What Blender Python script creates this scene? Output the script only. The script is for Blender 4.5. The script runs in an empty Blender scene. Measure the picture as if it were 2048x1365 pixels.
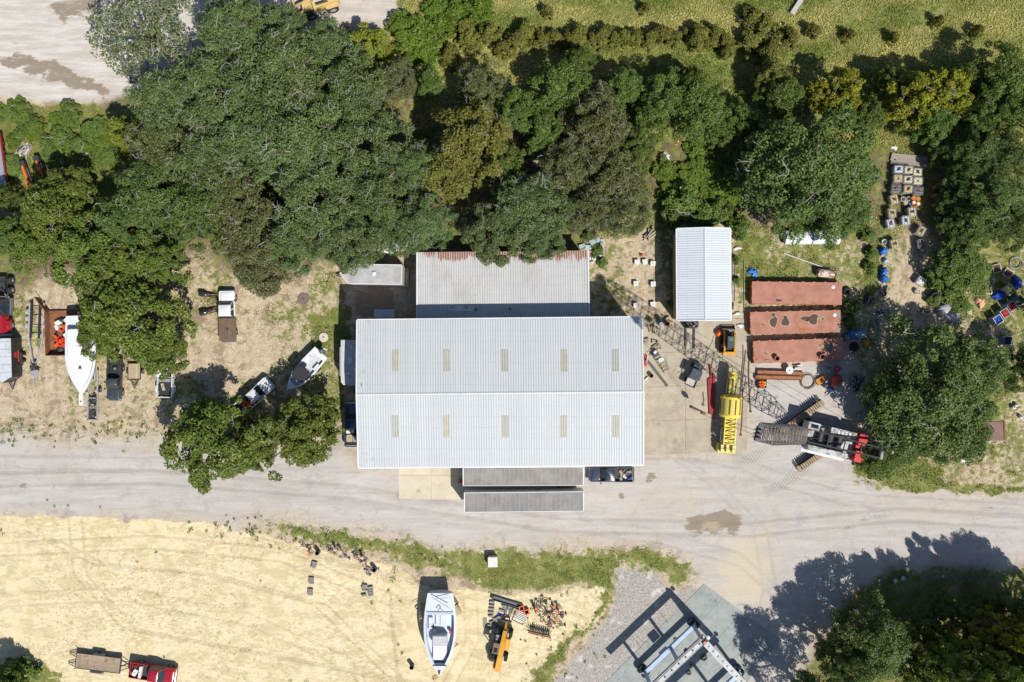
import bpy, math, random
import numpy as np
from mathutils import Vector, Matrix

random.seed(7)
RNG = np.random.default_rng(7)
SC = bpy.context.scene
COL = SC.collection
PI = math.pi

# ------------------------------------------------------------------ camera, sky, sun, exposure
CAM_H = 105.0                       # a drone looking straight down
PXM = 15.0                          # photograph pixels per metre on the ground
cam_d = bpy.data.cameras.new("camera")
cam_d.sensor_width = 36.0
cam_d.lens = 36.0 * CAM_H / (2048 / PXM)
cam_d.clip_start = 1.0
cam_d.clip_end = 6000.0
cam = bpy.data.objects.new("camera", cam_d)
cam.location = (0, 0, CAM_H)
COL.objects.link(cam)
SC.camera = cam

SUN_TO = Vector((-0.50, 0.67, -1.0)).normalized()     # the way the light travels
world = bpy.data.worlds.new("World")
SC.world = world
world.use_nodes = True
wn = world.node_tree
bg = wn.nodes["Background"]
sky = wn.nodes.new("ShaderNodeTexSky")
sky.sky_type = 'NISHITA'
sky.sun_disc = False
sky.sun_elevation = math.asin(-SUN_TO.z)
sky.sun_rotation = math.atan2(-SUN_TO.x, -SUN_TO.y)
sky.air_density = 1.0
sky.dust_density = 0.6
sky.ozone_density = 1.6
wn.links.new(sky.outputs[0], bg.inputs[0])
bg.inputs[1].default_value = 0.076
sun_d = bpy.data.lights.new("sun", 'SUN')
sun_d.energy = 4.6
sun_d.angle = math.radians(0.53)
sun_d.color = (1.0, 0.955, 0.88)
sun = bpy.data.objects.new("sun", sun_d)
sun.rotation_euler = SUN_TO.to_track_quat('-Z', 'Y').to_euler()
sun.location = (40, -50, 90)
COL.objects.link(sun)
SC.view_settings.view_transform = 'Standard'
SC.view_settings.look = 'None'
SC.view_settings.exposure = 0.55
SC.view_settings.gamma = 1.0
SC.view_settings.use_curve_mapping = False
SC.cycles.max_bounces = 4
SC.cycles.diffuse_bounces = 2
SC.cycles.glossy_bounces = 2
SC.cycles.transmission_bounces = 2
SC.cycles.transparent_max_bounces = 8

def P(px, py, h=0.0):
    """Ground-plan position (metres) of something measured at height h."""
    k = (CAM_H - h) / CAM_H / PXM
    return ((px - 1024.0) * k, (682.5 - py) * k)

# ------------------------------------------------------------------ naming helpers
def tag(o, label=None, cat=None, group=None, kind=None):
    if label: o["label"] = label
    if cat: o["category"] = cat
    if group: o["group"] = group
    if kind: o["kind"] = kind
    return o

def thing(name, label, cat, loc=(0, 0, 0), rz=0.0, group=None):
    o = bpy.data.objects.new(name, None)
    o.empty_display_size = 0.3
    COL.objects.link(o)
    o.location = (loc[0], loc[1], loc[2] if len(loc) > 2 else 0.0)
    o.rotation_euler = (0, 0, rz)
    return tag(o, label, cat, group)

def dup(root, loc=None, rz=None, label=None, group=None, scale=None):
    r = root.copy(); COL.objects.link(r)
    if loc is not None: r.location = (loc[0], loc[1], loc[2] if len(loc) > 2 else 0.0)
    if rz is not None: r.rotation_euler = (0, 0, rz)
    if scale is not None: r.scale = scale if not isinstance(scale, (int, float)) else (scale,) * 3
    if label: r["label"] = label
    if group: r["group"] = group
    for ch in list(root.children):
        c = ch.copy(); COL.objects.link(c); c.parent = r
        for g in list(ch.children):
            d = g.copy(); COL.objects.link(d); d.parent = c
    return r

class MB:
    """collects simple shapes, then becomes ONE mesh object"""
    def __init__(s): s.v = []; s.f = []; s.mi = []; s.cur = 0
    def add(s, vs, fs):
        b = len(s.v); s.v += [tuple(p) for p in vs]
        for f in fs: s.f.append([i + b for i in f]); s.mi.append(s.cur)
        return s
    def box(s, x0, x1, y0, y1, z0, z1):
        return s.add([(x0,y0,z0),(x1,y0,z0),(x1,y1,z0),(x0,y1,z0),(x0,y0,z1),(x1,y0,z1),(x1,y1,z1),(x0,y1,z1)],
                     [(3,2,1,0),(4,5,6,7),(0,1,5,4),(1,2,6,5),(2,3,7,6),(3,0,4,7)])
    def cbox(s, c, size, rz=0.0, tilt=0.0):
        x, y, z = [d / 2 for d in size]
        m = Matrix.Translation(c) @ Matrix.Rotation(rz, 4, 'Z') @ Matrix.Rotation(tilt, 4, 'Y')
        pts = [m @ Vector(p) for p in [(-x,-y,-z),(x,-y,-z),(x,y,-z),(-x,y,-z),(-x,-y,z),(x,-y,z),(x,y,z),(-x,y,z)]]
        return s.add(pts, [(3,2,1,0),(4,5,6,7),(0,1,5,4),(1,2,6,5),(2,3,7,6),(3,0,4,7)])
    def bar(s, p0, p1, w, h=None):
        h = h or w
        p0 = Vector(p0); p1 = Vector(p1); d = p1 - p0
        if d.length < 1e-6: return s
        d.normalize()
        up = Vector((0, 0, 1)) if abs(d.z) < 0.95 else Vector((1, 0, 0))
        a = d.cross(up).normalized() * (w / 2); b = a.cross(d).normalized() * (h / 2)
        vs = [p0-a-b, p0+a-b, p0+a+b, p0-a+b, p1-a-b, p1+a-b, p1+a+b, p1-a+b]
        return s.add(vs, [(0,1,2,3),(7,6,5,4),(1,0,4,5),(2,1,5,6),(3,2,6,7),(0,3,7,4)])
    def cyl(s, p0, p1, r0, r1=None, n=10, caps=True):
        r1 = r0 if r1 is None else r1
        p0 = Vector(p0); p1 = Vector(p1); d = (p1 - p0).normalized()
        up = Vector((0, 0, 1)) if abs(d.z) < 0.95 else Vector((1, 0, 0))
        a = d.cross(up).normalized(); b = a.cross(d).normalized()
        vs = []
        for p, r in ((p0, r0), (p1, r1)):
            for i in range(n):
                t = 2 * PI * i / n
                vs.append(p + a * (r * math.cos(t)) + b * (r * math.sin(t)))
        fs = [(i, (i + 1) % n, n + (i + 1) % n, n + i) for i in range(n)]
        if caps: fs += [tuple(range(n - 1, -1, -1)), tuple(range(n, 2 * n))]
        return s.add(vs, fs)
    def tube(s, pts, r, n=6):
        rr = r if isinstance(r, (list, tuple)) else [r] * len(pts)
        for i in range(len(pts) - 1):
            s.cyl(pts[i], pts[i + 1], rr[i], rr[i + 1], n, True)
        return s
    def prism(s, poly, z0, z1):
        n = len(poly)
        vs = [(p[0], p[1], z0) for p in poly] + [(p[0], p[1], z1) for p in poly]
        fs = [tuple(range(n - 1, -1, -1)), tuple(range(n, 2 * n))]
        fs += [(i, (i + 1) % n, n + (i + 1) % n, n + i) for i in range(n)]
        return s.add(vs, fs)
    def loft(s, rings, closed=True, cap0=True, cap1=True):
        n = len(rings[0]); vs = [p for r in rings for p in r]; fs = []
        m = n if closed else n - 1
        for k in range(len(rings) - 1):
            for i in range(m):
                j = (i + 1) % n
                fs.append((k*n+i, k*n+j, (k+1)*n+j, (k+1)*n+i))
        if cap0: fs.append(tuple(range(n - 1, -1, -1)))
        if cap1: fs.append(tuple(range((len(rings)-1)*n, len(rings)*n)))
        return s.add(vs, fs)
    def lathe(s, prof, n=14, c=(0, 0, 0)):
        rings = [[(c[0] + r*math.cos(2*PI*i/n), c[1] + r*math.sin(2*PI*i/n), c[2] + z) for i in range(n)] for r, z in prof]
        return s.loft(rings, True, prof[0][0] > 1e-4, prof[-1][0] > 1e-4)
    def ball(s, c, r, n=12, m=7, sz=1.0):
        return s.lathe([(max(r*math.sin(PI*k/m), 1e-4), -r*sz*math.cos(PI*k/m)) for k in range(m + 1)], n, c)
    def torus(s, c, R, r, n=18, m=7, axis='z'):
        vs = []; fs = []
        for i in range(n):
            t = 2*PI*i/n
            for j in range(m):
                u = 2*PI*j/m
                a = (R + r*math.cos(u))*math.cos(t); b = (R + r*math.cos(u))*math.sin(t); d = r*math.sin(u)
                q = (a, b, d) if axis == 'z' else ((a, d, b) if axis == 'y' else (d, a, b))
                vs.append((c[0]+q[0], c[1]+q[1], c[2]+q[2]))
        for i in range(n):
            for j in range(m):
                fs.append((i*m+j, ((i+1) % n)*m+j, ((i+1) % n)*m+(j+1) % m, i*m+(j+1) % m))
        return s.add(vs, fs)
    def mesh(s, name, mats, smooth=0):
        me = bpy.data.meshes.new(name)
        me.from_pydata(s.v, [], s.f)
        for m in (mats if isinstance(mats, (list, tuple)) else [mats]):
            me.materials.append(m)
        if max(s.mi or [0]): me.polygons.foreach_set("material_index", s.mi)
        if smooth:
            me.polygons.foreach_set("use_smooth", [True] * len(me.polygons))
            me.set_sharp_from_angle(angle=math.radians(smooth))
        me.update()
        return me
    def build(s, name, mats, parent=None, smooth=0, loc=None):
        o = bpy.data.objects.new(name, s.mesh(name, mats, smooth))
        COL.objects.link(o)
        if parent: o.parent = parent
        if loc: o.location = loc
        return o

def put(name, me, parent=None, loc=(0, 0, 0), rz=0.0, scale=None):
    o = bpy.data.objects.new(name, me); COL.objects.link(o)
    if parent: o.parent = parent
    o.location = loc; o.rotation_euler = (0, 0, rz)
    if scale: o.scale = scale
    return o

# ------------------------------------------------------------------ materials
_M = {}
def lin(r, g, b):
    f = lambda c: ((c/255 + 0.055)/1.055)**2.4 if c > 10 else c/255/12.92
    return (f(r), f(g), f(b))

class NT:
    def __init__(s, name):
        s.m = bpy.data.materials.new(name); s.m.use_nodes = True
        s.t = s.m.node_tree; s.b = s.t.nodes["Principled BSDF"]
        s.pos = s.t.nodes.new("ShaderNodeNewGeometry").outputs["Position"]
    def n(s, typ, **kw):
        x = s.t.nodes.new(typ)
        for k, v in kw.items(): setattr(x, k, v)
        return x
    def l(s, a, b): s.t.links.new(a, b)
    def val(s, sock, v):
        if isinstance(v, (int, float)): sock.default_value = v
        elif isinstance(v, (tuple, list)): sock.default_value = (*v, 1.0) if len(v) == 3 and len(sock.default_value) == 4 else v
        else: s.l(v, sock)
    def noise(s, scale, detail=4, rough=0.55, vec=None, stretch=None, dist=0.0):
        x = s.n("ShaderNodeTexNoise")
        x.inputs["Scale"].default_value = scale; x.inputs["Detail"].default_value = detail
        x.inputs["Roughness"].default_value = rough; x.inputs["Distortion"].default_value = dist
        v = vec if vec is not None else s.pos
        if stretch:
            mp = s.n("ShaderNodeMapping"); mp.inputs["Scale"].default_value = stretch[:3]
            if len(stretch) > 3: mp.inputs["Rotation"].default_value = (0, 0, stretch[3])
            s.l(v, mp.inputs["Vector"]); v = mp.outputs[0]
        s.l(v, x.inputs["Vector"])
        return x.outputs["Fac"]
    def ramp(s, fac, lo, hi):
        x = s.n("ShaderNodeMapRange"); x.interpolation_type = 'SMOOTHSTEP'
        s.val(x.inputs[0], fac); x.inputs[1].default_value = lo; x.inputs[2].default_value = hi
        return x.outputs[0]
    def math(s, op, a, b=0.0):
        x = s.n("ShaderNodeMath", operation=op); s.val(x.inputs[0], a); s.val(x.inputs[1], b)
        return x.outputs[0]
    def mix(s, fac, a, b, mode='MIX'):
        x = s.n("ShaderNodeMix", data_type='RGBA', blend_type=mode)
        s.val(x.inputs[0], fac); s.val(x.inputs[6], a); s.val(x.inputs[7], b)
        return x.outputs[2]
    def bump(s, h, strength=0.3, dist=0.05):
        x = s.n("ShaderNodeBump"); x.inputs["Strength"].default_value = strength; x.inputs["Distance"].default_value = dist
        s.l(h, x.inputs["Height"]); s.l(x.outputs[0], s.b.inputs["Normal"])

def pm(name, col, rough=0.6, metal=0.0, var=0.14, scale=2.5, col2=None, amt=0.35, scale2=1.2, bump=0.0, spec=0.4, tone=0.0, coat=0.0):
    """painted / raw material: base colour with mottling, optional second colour in patches"""
    if name in _M: return _M[name]
    t = NT(name)
    a = t.noise(scale, 5, 0.6)
    c = t.mix(a, tuple(max(0, x*(1-var*1.6)) for x in col), tuple(min(1, x*(1+var*1.6)) for x in col))
    if tone:
        oi = t.n("ShaderNodeObjectInfo").outputs["Random"]
        hv = t.n("ShaderNodeHueSaturation"); t.l(c, hv.inputs["Color"])
        t.l(t.math('ADD', t.math('MULTIPLY', oi, 2*tone), 1-tone), hv.inputs["Value"]); c = hv.outputs[0]
    if col2:
        b = t.ramp(t.noise(scale2, 6, 0.65), 0.62-amt*0.5, 0.72-amt*0.35)
        c = t.mix(b, c, col2)
    t.l(c, t.b.inputs["Base Color"])
    t.b.inputs["Roughness"].default_value = rough
    t.b.inputs["Metallic"].default_value = metal
    t.b.inputs["Specular IOR Level"].default_value = spec
    if coat: t.b.inputs["Coat Weight"].default_value = coat; t.b.inputs["Coat Roughness"].default_value = 0.08
    if bump: t.bump(t.noise(scale*6, 3), bump, 0.03)
    _M[name] = t.m
    return t.m

def glass(name="car_glass", col=(0.012, 0.02, 0.022)):
    if name in _M: return _M[name]
    t = NT(name); t.b.inputs["Base Color"].default_value = (*col, 1)
    t.b.inputs["Roughness"].default_value = 0.06; t.b.inputs["Specular IOR Level"].default_value = 0.7
    _M[name] = t.m
    return t.m
# ------------------------------------------------------------------ ground, road, lots
def vnoise(x, y, s, seed=0):
    """value noise on arrays"""
    x = x*s; y = y*s
    xi = np.floor(x).astype(np.int64); yi = np.floor(y).astype(np.int64)
    fx = x-xi; fy = y-yi
    fx = fx*fx*(3-2*fx); fy = fy*fy*(3-2*fy)
    def h(a, b):
        n = (a*374761393 + b*668265263 + seed*1442695041) & 0x7fffffff
        n = ((n ^ (n >> 13))*1274126177) & 0x7fffffff
        return ((n ^ (n >> 16)) & 0xffff)/65535.0
    return (h(xi, yi)*(1-fx)+h(xi+1, yi)*fx)*(1-fy)+(h(xi, yi+1)*(1-fx)+h(xi+1, yi+1)*fx)*fy
def fbm(x, y, s, seed=0, o=4):
    a = 0; w = 1; t = 0
    for k in range(o):
        a = a+w*vnoise(x, y, s*2**k, seed+k*17); t += w; w *= 0.55
    return a/t
def sdpoly(X, Y, poly):
    """signed distance, positive inside"""
    d = np.full(X.shape, 1e9); ins = np.zeros(X.shape, bool); n = len(poly)
    for i in range(n):
        ax, ay = poly[i]; bx, by = poly[(i+1) % n]
        ex, ey = bx-ax, by-ay
        t = np.clip(((X-ax)*ex+(Y-ay)*ey)/(ex*ex+ey*ey+1e-9), 0, 1)
        d = np.minimum(d, (X-ax-t*ex)**2+(Y-ay-t*ey)**2)
        c = ((ay > Y) != (by > Y)) & (X < (bx-ax)*(Y-ay)/((by-ay) if abs(by-ay) > 1e-9 else 1e-9)+ax)
        ins ^= c
    d = np.sqrt(d)
    return np.where(ins, d, -d)
def zone(X, Y, pts, soft=1.2, warp=1.2, seed=0):
    poly = [P(*p) for p in pts]
    wx = X+(fbm(X, Y, 0.35, seed+3)-0.5)*2*warp; wy = Y+(fbm(X, Y, 0.35, seed+9)-0.5)*2*warp
    d = sdpoly(wx, wy, poly)
    return np.clip(d/soft+0.5, 0, 1)
def ell(X, Y, px, py, rx, ry, rot=0.0, soft=0.35, warp=0.8, seed=0):
    cx, cy = P(px, py)
    wx = X+(fbm(X, Y, 0.5, seed+3)-0.5)*2*warp-cx; wy = Y+(fbm(X, Y, 0.5, seed+9)-0.5)*2*warp-cy
    c, s = math.cos(rot), math.sin(rot)
    u = (wx*c+wy*s)/(rx/PXM); v = (-wx*s+wy*c)/(ry/PXM)
    return np.clip((1-np.sqrt(u*u+v*v))/soft+0.3, 0, 1)

ROAD = [(-400,866),(0,872),(140,880),(330,874),(520,880),(690,896),(716,930),(1290,908),(1440,905),(1500,870),(1504,690),(1560,720),(1700,690),(1722,955),(1800,970),(1860,975),(2048,985),(2500,992),
        (2500,1142),(2048,1136),(1900,1128),(1770,1140),(1700,1185),(1640,1262),(1590,1365),(1580,1560),(1300,1560),(1360,1200),(1400,1160),(1385,1125),(1310,1094),(1230,1087),(1000,1092),(880,1092),(760,1068),(620,1046),(500,1044),(420,1050),(300,1043),(150,1036),(0,1029),(-400,1026)]
SAND = [(-400,1026),(0,1029),(150,1036),(300,1043),(420,1050),(480,1066),(560,1078),(640,1100),(700,1112),(780,1128),(830,1160),(860,1176),(1000,1192),(1100,1188),(1180,1176),(1212,1162),(1226,1200),(1190,1250),(1130,1290),(1060,1350),(1000,1560),(-400,1560)]
VERGE = [(520,1048),(620,1047),(760,1069),(880,1093),(1000,1094),(1100,1091),(1230,1087),(1310,1095),(1380,1120),(1402,1152),(1375,1180),(1345,1188),(1318,1150),(1240,1132),(1226,1142),(1234,1190),(1216,1232),(1150,1300),(1115,1365),(1090,1560),(1000,1560),(1040,1365),(1095,1300),(1180,1230),(1203,1180),(1150,1162),(1100,1188),(1060,1185),(1000,1188),(930,1165),(860,1150),(800,1128),(760,1112),(700,1106),(640,1096),(580,1080)]
PATH = [(1226,1142),(1300,1136),(1348,1188),(1400,1176),(1320,1290),(1240,1370),(1190,1420),(1160,1560),(1050,1560),(1112,1365),(1216,1236),(1236,1190)]
PALELOT = [(-400,-300),(500,-300),(440,110),(320,165),(190,205),(90,203),(0,196),(-400,188)]
LOADERLOT = [(470,-300),(850,-300),(822,16),(800,44),(745,66),(690,48),(560,90),(470,120)]
MEADOW = [(700,-300),(2500,-300),(2500,430),(1900,330),(1500,300),(1180,260),(860,240),(800,130),(745,70),(800,46)]
NWGRASS = [(-400,196),(90,205),(190,207),(300,300),(280,420),(-400,420)]
EASTYARD = [(1460,440),(2500,400),(2500,992),(2048,985),(1722,955),(1700,690),(1690,640),(1500,610),(1465,640)]
WESTYARD = [(-400,470),(500,480),(690,500),(700,640),(690,896),(520,880),(330,874),(140,880),(-400,866)]
MIDYARD = [(1175,400),(1470,400),(1470,610),(1350,640),(1175,640)]
SWCORNER = [(-400,1330),(60,1320),(130,1345),(200,1600),(-400,1600)]
SOUTHEAST = [(1700,1185),(1770,1140),(1900,1128),(2048,1136),(2500,1142),(2500,1700),(1560,1700),(1600,1365),(1650,1262)]
WOODS = [(190,210),(430,110),(560,80),(700,60),(800,140),(1480,160),(2500,200),(2500,480),(1800,470),(1480,440),(1180,430),(1170,510),(830,510),(690,500),(560,560),(380,520),(120,560),(-200,560),(-200,420),(280,420)]

def ground_masks(X, Y):
    m = {}
    m['road'] = zone(X, Y, ROAD, 3.2, 1.6, 1)
    m['sand'] = zone(X, Y, SAND, 0.9, 0.8, 2)
    m['tint'] = np.maximum(0.75*ell(X, Y, 1490, 1140, 75, 95, 0.2, 1.0, 3.5, 5), 0.30*ell(X, Y, 1330, 1000, 210, 80, 0.1, 1.0, 4.0, 6))
    m['tint'] = np.maximum(m['tint'], 0.3*ell(X, Y, 1850, 1010, 200, 30, 0.0, 1.0, 3.0, 7))
    m['path'] = zone(X, Y, PATH, 0.7, 0.5, 3)
    m['pale'] = np.maximum(zone(X, Y, PALELOT, 0.8, 0.6, 4), 0.75*zone(X, Y, LOADERLOT, 1.4, 1.6, 5))
    g = np.maximum.reduce([
        zone(X, Y, VERGE, 2.6, 1.3, 6)*(0.56+0.40*fbm(X, Y, 0.22, 61)),
        zone(X, Y, MEADOW, 2.5, 2.0, 7)*0.86,
        zone(X, Y, NWGRASS, 1.0, 0.8, 8)*0.95,
        zone(X, Y, EASTYARD, 2.0, 1.5, 9)*(0.22+0.62*fbm(X, Y, 0.11, 64)),
        zone(X, Y, WESTYARD, 2.0, 1.5, 10)*(0.14+0.68*fbm(X, Y, 0.13, 65)),
        zone(X, Y, MIDYARD, 2.0, 1.5, 11)*(0.25+0.55*fbm(X, Y, 0.15, 66)),
        zone(X, Y, SWCORNER, 1.5, 1.5, 12)*0.75,
        zone(X, Y, SOUTHEAST, 1.5, 1.0, 13)*0.62,
        zone(X, Y, WOODS, 3.0, 2.5, 14)*0.55,
        ell(X, Y, 1900, 975, 230, 16, -0.05, 0.6, 1.0, 15)*0.72,
        ell(X, Y, 1800, 940, 110, 34, -0.1, 0.5, 1.0, 16)*0.9,
        ell(X, Y, 660, 660, 60, 70, 0.1, 0.8, 1.5, 17)*0.8,
        ell(X, Y, 1500, 530, 60, 120, 0.1, 0.8, 1.5, 18)*0.75,
        ell(X, Y, 1745, 540, 22, 90, 0.0, 0.6, 1.0, 19)*0.85,
    ])
    hole = np.maximum(ell(X, Y, 545, 560, 95, 50, 0.3, 0.9, 2.0, 20), ell(X, Y, 470, 720, 80, 60, 0.4, 0.9, 2, 21))
    hole = np.maximum(hole, ell(X, Y, 1285, 560, 40, 90, 0.1, 0.9, 2, 22))
    hole = np.maximum(hole, ell(X, Y, 105, 690, 26, 200, 0.0, 0.9, 1.5, 23))
    hole = np.maximum(hole, ell(X, Y, 1835, 570, 34, 120, -0.05, 0.8, 1.5, 24))
    m['grass'] = np.clip(g*(1-0.75*hole), 0, 1)
    m['litter'] = np.clip(np.maximum(zone(X, Y, WOODS, 3.0, 2.5, 14)*0.9, zone(X, Y, SOUTHEAST, 2.0, 1.5, 13)*0.7), 0, 1)
    w = np.maximum.reduce([
        1.0*ell(X, Y, 1432, 1046, 68, 29, 0.12, 0.6, 1.4, 30),
        ell(X, Y, 95, 138, 120, 24, -0.28, 0.5, 1.8, 31)*0.75, ell(X, Y, 165, 168, 60, 12, -0.35, 0.5, 1.2, 33)*0.9,
        ell(X, Y, 30, 120, 40, 14, -0.2, 0.5, 1.4, 34)*0.8,
        0.8*ell(X, Y, 150, 12, 56, 27, 0.05, 0.7, 1.4, 32),
        ell(X, Y, 1300, 960, 15, 12, 0.6, 0.6, 0.5, 35)*0.7, ell(X, Y, 1243, 994, 6, 7, 0, 0.6, 0.3, 36)*0.7,
        ell(X, Y, 46, 970, 12, 9, 0, 0.8, 0.4, 37)*0.6,
        ell(X, Y, 1720, 1040, 110, 20, 0.05, 0.9, 1.5, 38)*0.35, ell(X, Y, 1980, 1020, 60, 14, -0.1, 0.8, 1.0, 39)*0.4,
        ell(X, Y, 60, 850, 80, 40, 0.0, 0.9, 2.0, 40)*0.45, ell(X, Y, 400, 620, 30, 40, 0.3, 0.8, 1.2, 41)*0.55,
        ell(X, Y, 745, 600, 45, 40, 0.0, 0.6, 1.5, 42)*0.75, ell(X, Y, 1290, 575, 26, 44, 0.0, 0.8, 1.0, 43)*0.35,
        ell(X, Y, 1740, 620, 40, 90, 0.0, 0.8, 1.0, 44)*0.3])
    m['wet'] = np.clip(w, 0, 1)
    m['mud'] = 0.8*np.maximum(ell(X, Y, 1425, 1050, 30, 13, 0.15, 0.9, 1.0, 50), ell(X, Y, 140, 5, 14, 10, 0, 0.9, 0.6, 51))
    # wheel tracks: thin curved strips
    tr = np.zeros_like(X)
    def track(pts, wid, a):
        nonlocal tr
        p = [P(*q) for q in pts]
        d = np.full(X.shape, 1e9)
        for i in range(len(p)-1):
            ax, ay = p[i]; bx, by = p[i+1]; ex, ey = bx-ax, by-ay
            t = np.clip(((X-ax)*ex+(Y-ay)*ey)/(ex*ex+ey*ey), 0, 1)
            d = np.minimum(d, np.hypot(X-ax-t*ex, Y-ay-t*ey))
        tr = np.maximum(tr, a*np.clip(1.5-d/wid, 0, 1))
    for off in (-13, 13):
        track([(1290,905+off),(1380,905+off),(1480,925+off),(1560,960+off),(1700,1000+off),(2300,1040+off)], 0.28, 0.5)
        track([(0,960+off),(300,955+off),(700,985+off),(1100,1050+off),(1500,1060+off),(1800,1030+off),(2300,1060+off)], 0.3, 0.6)
        track([(0,925+off),(400,930+off),(800,1010+off),(1300,1070+off),(1480,1120+off),(1600,1230+off),(1640,1365+off)], 0.3, 0.45)
        track([(1330+off,900),(1420+off,960),(1520+off,1060),(1540+off,1180),(1500+off,1365)], 0.28, 0.45)
        track([(120+off,560),(100+off,640),(98+off,760),(110+off,880)], 0.3, 0.6)
        track([(0,1100+off),(300,1085+off),(560,1110+off),(780,1200+off),(800,1400+off)], 0.2, 0.75)
        track([(150+off,1040),(160+off,1150),(260+off,1260),(480+off,1300),(900+off,1380)], 0.2, 0.7)
        track([(60+off,1060),(200+off,1130),(420+off,1150),(640+off,1210),(800+off,1365)], 0.22, 0.65)
        track([(0,1200+off),(250,1190+off),(500,1240+off),(700,1330+off),(760,1420+off)], 0.22, 0.6)
        track([(900+off,1365),(945+off,1280),(940+off,1200),(830+off,1165),(500+off,1075)], 0.22, 0.6)
        track([(1822+off,480),(1828+off,560),(1800+off,640)], 0.25, 0.6)
    m['track'] = tr*(0.5+0.7*fbm(X, Y, 0.5, 71))
    m['tread'] = np.clip(np.maximum(ell(X, Y, 1500, 915, 48, 12, 0.55, 0.6, 0.4, 80), ell(X, Y, 1580, 960, 50, 11, 0.5, 0.6, 0.4, 81)), 0, 1)
    return m

_step = 0.25
gx = np.concatenate([[-2500, -1200, -600, -300, -180, -120, -95, -82], np.arange(-74, 74.01, _step), [82, 95, 120, 180, 300, 600, 1200, 2500]])
gy = np.concatenate([[-2500, -1200, -600, -300, -180, -110, -80, -62], np.arange(-52, 52.01, _step), [62, 80, 110, 180, 300, 600, 1200, 2500]])
GX, GY = np.meshgrid(gx, gy)
GMASK = ground_masks(GX, GY)
NYg, NXg = GX.shape
soft_ = 1-np.clip(np.maximum(GMASK['road']*0.7, GMASK['sand']*0.5), 0, 1)
GZ = (fbm(GX, GY, 0.9, 90, 3)-0.5)*0.05*soft_ + (fbm(GX, GY, 0.12, 95, 3)-0.5)*0.04
GZ = GZ - GMASK['track']*0.025 - GMASK['wet']*0.015 - 0.03
near_ = (np.abs(GX) < 76) & (np.abs(GY) < 54)
GZ = np.where(near_, GZ, 0.0-0.03)

def mask_at(name, x, y):
    i = np.clip(((np.asarray(x)+74)/_step+8).astype(int), 0, NXg-1)
    j = np.clip(((np.asarray(y)+52)/_step+8).astype(int), 0, NYg-1)
    return GMASK[name][j, i]

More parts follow.
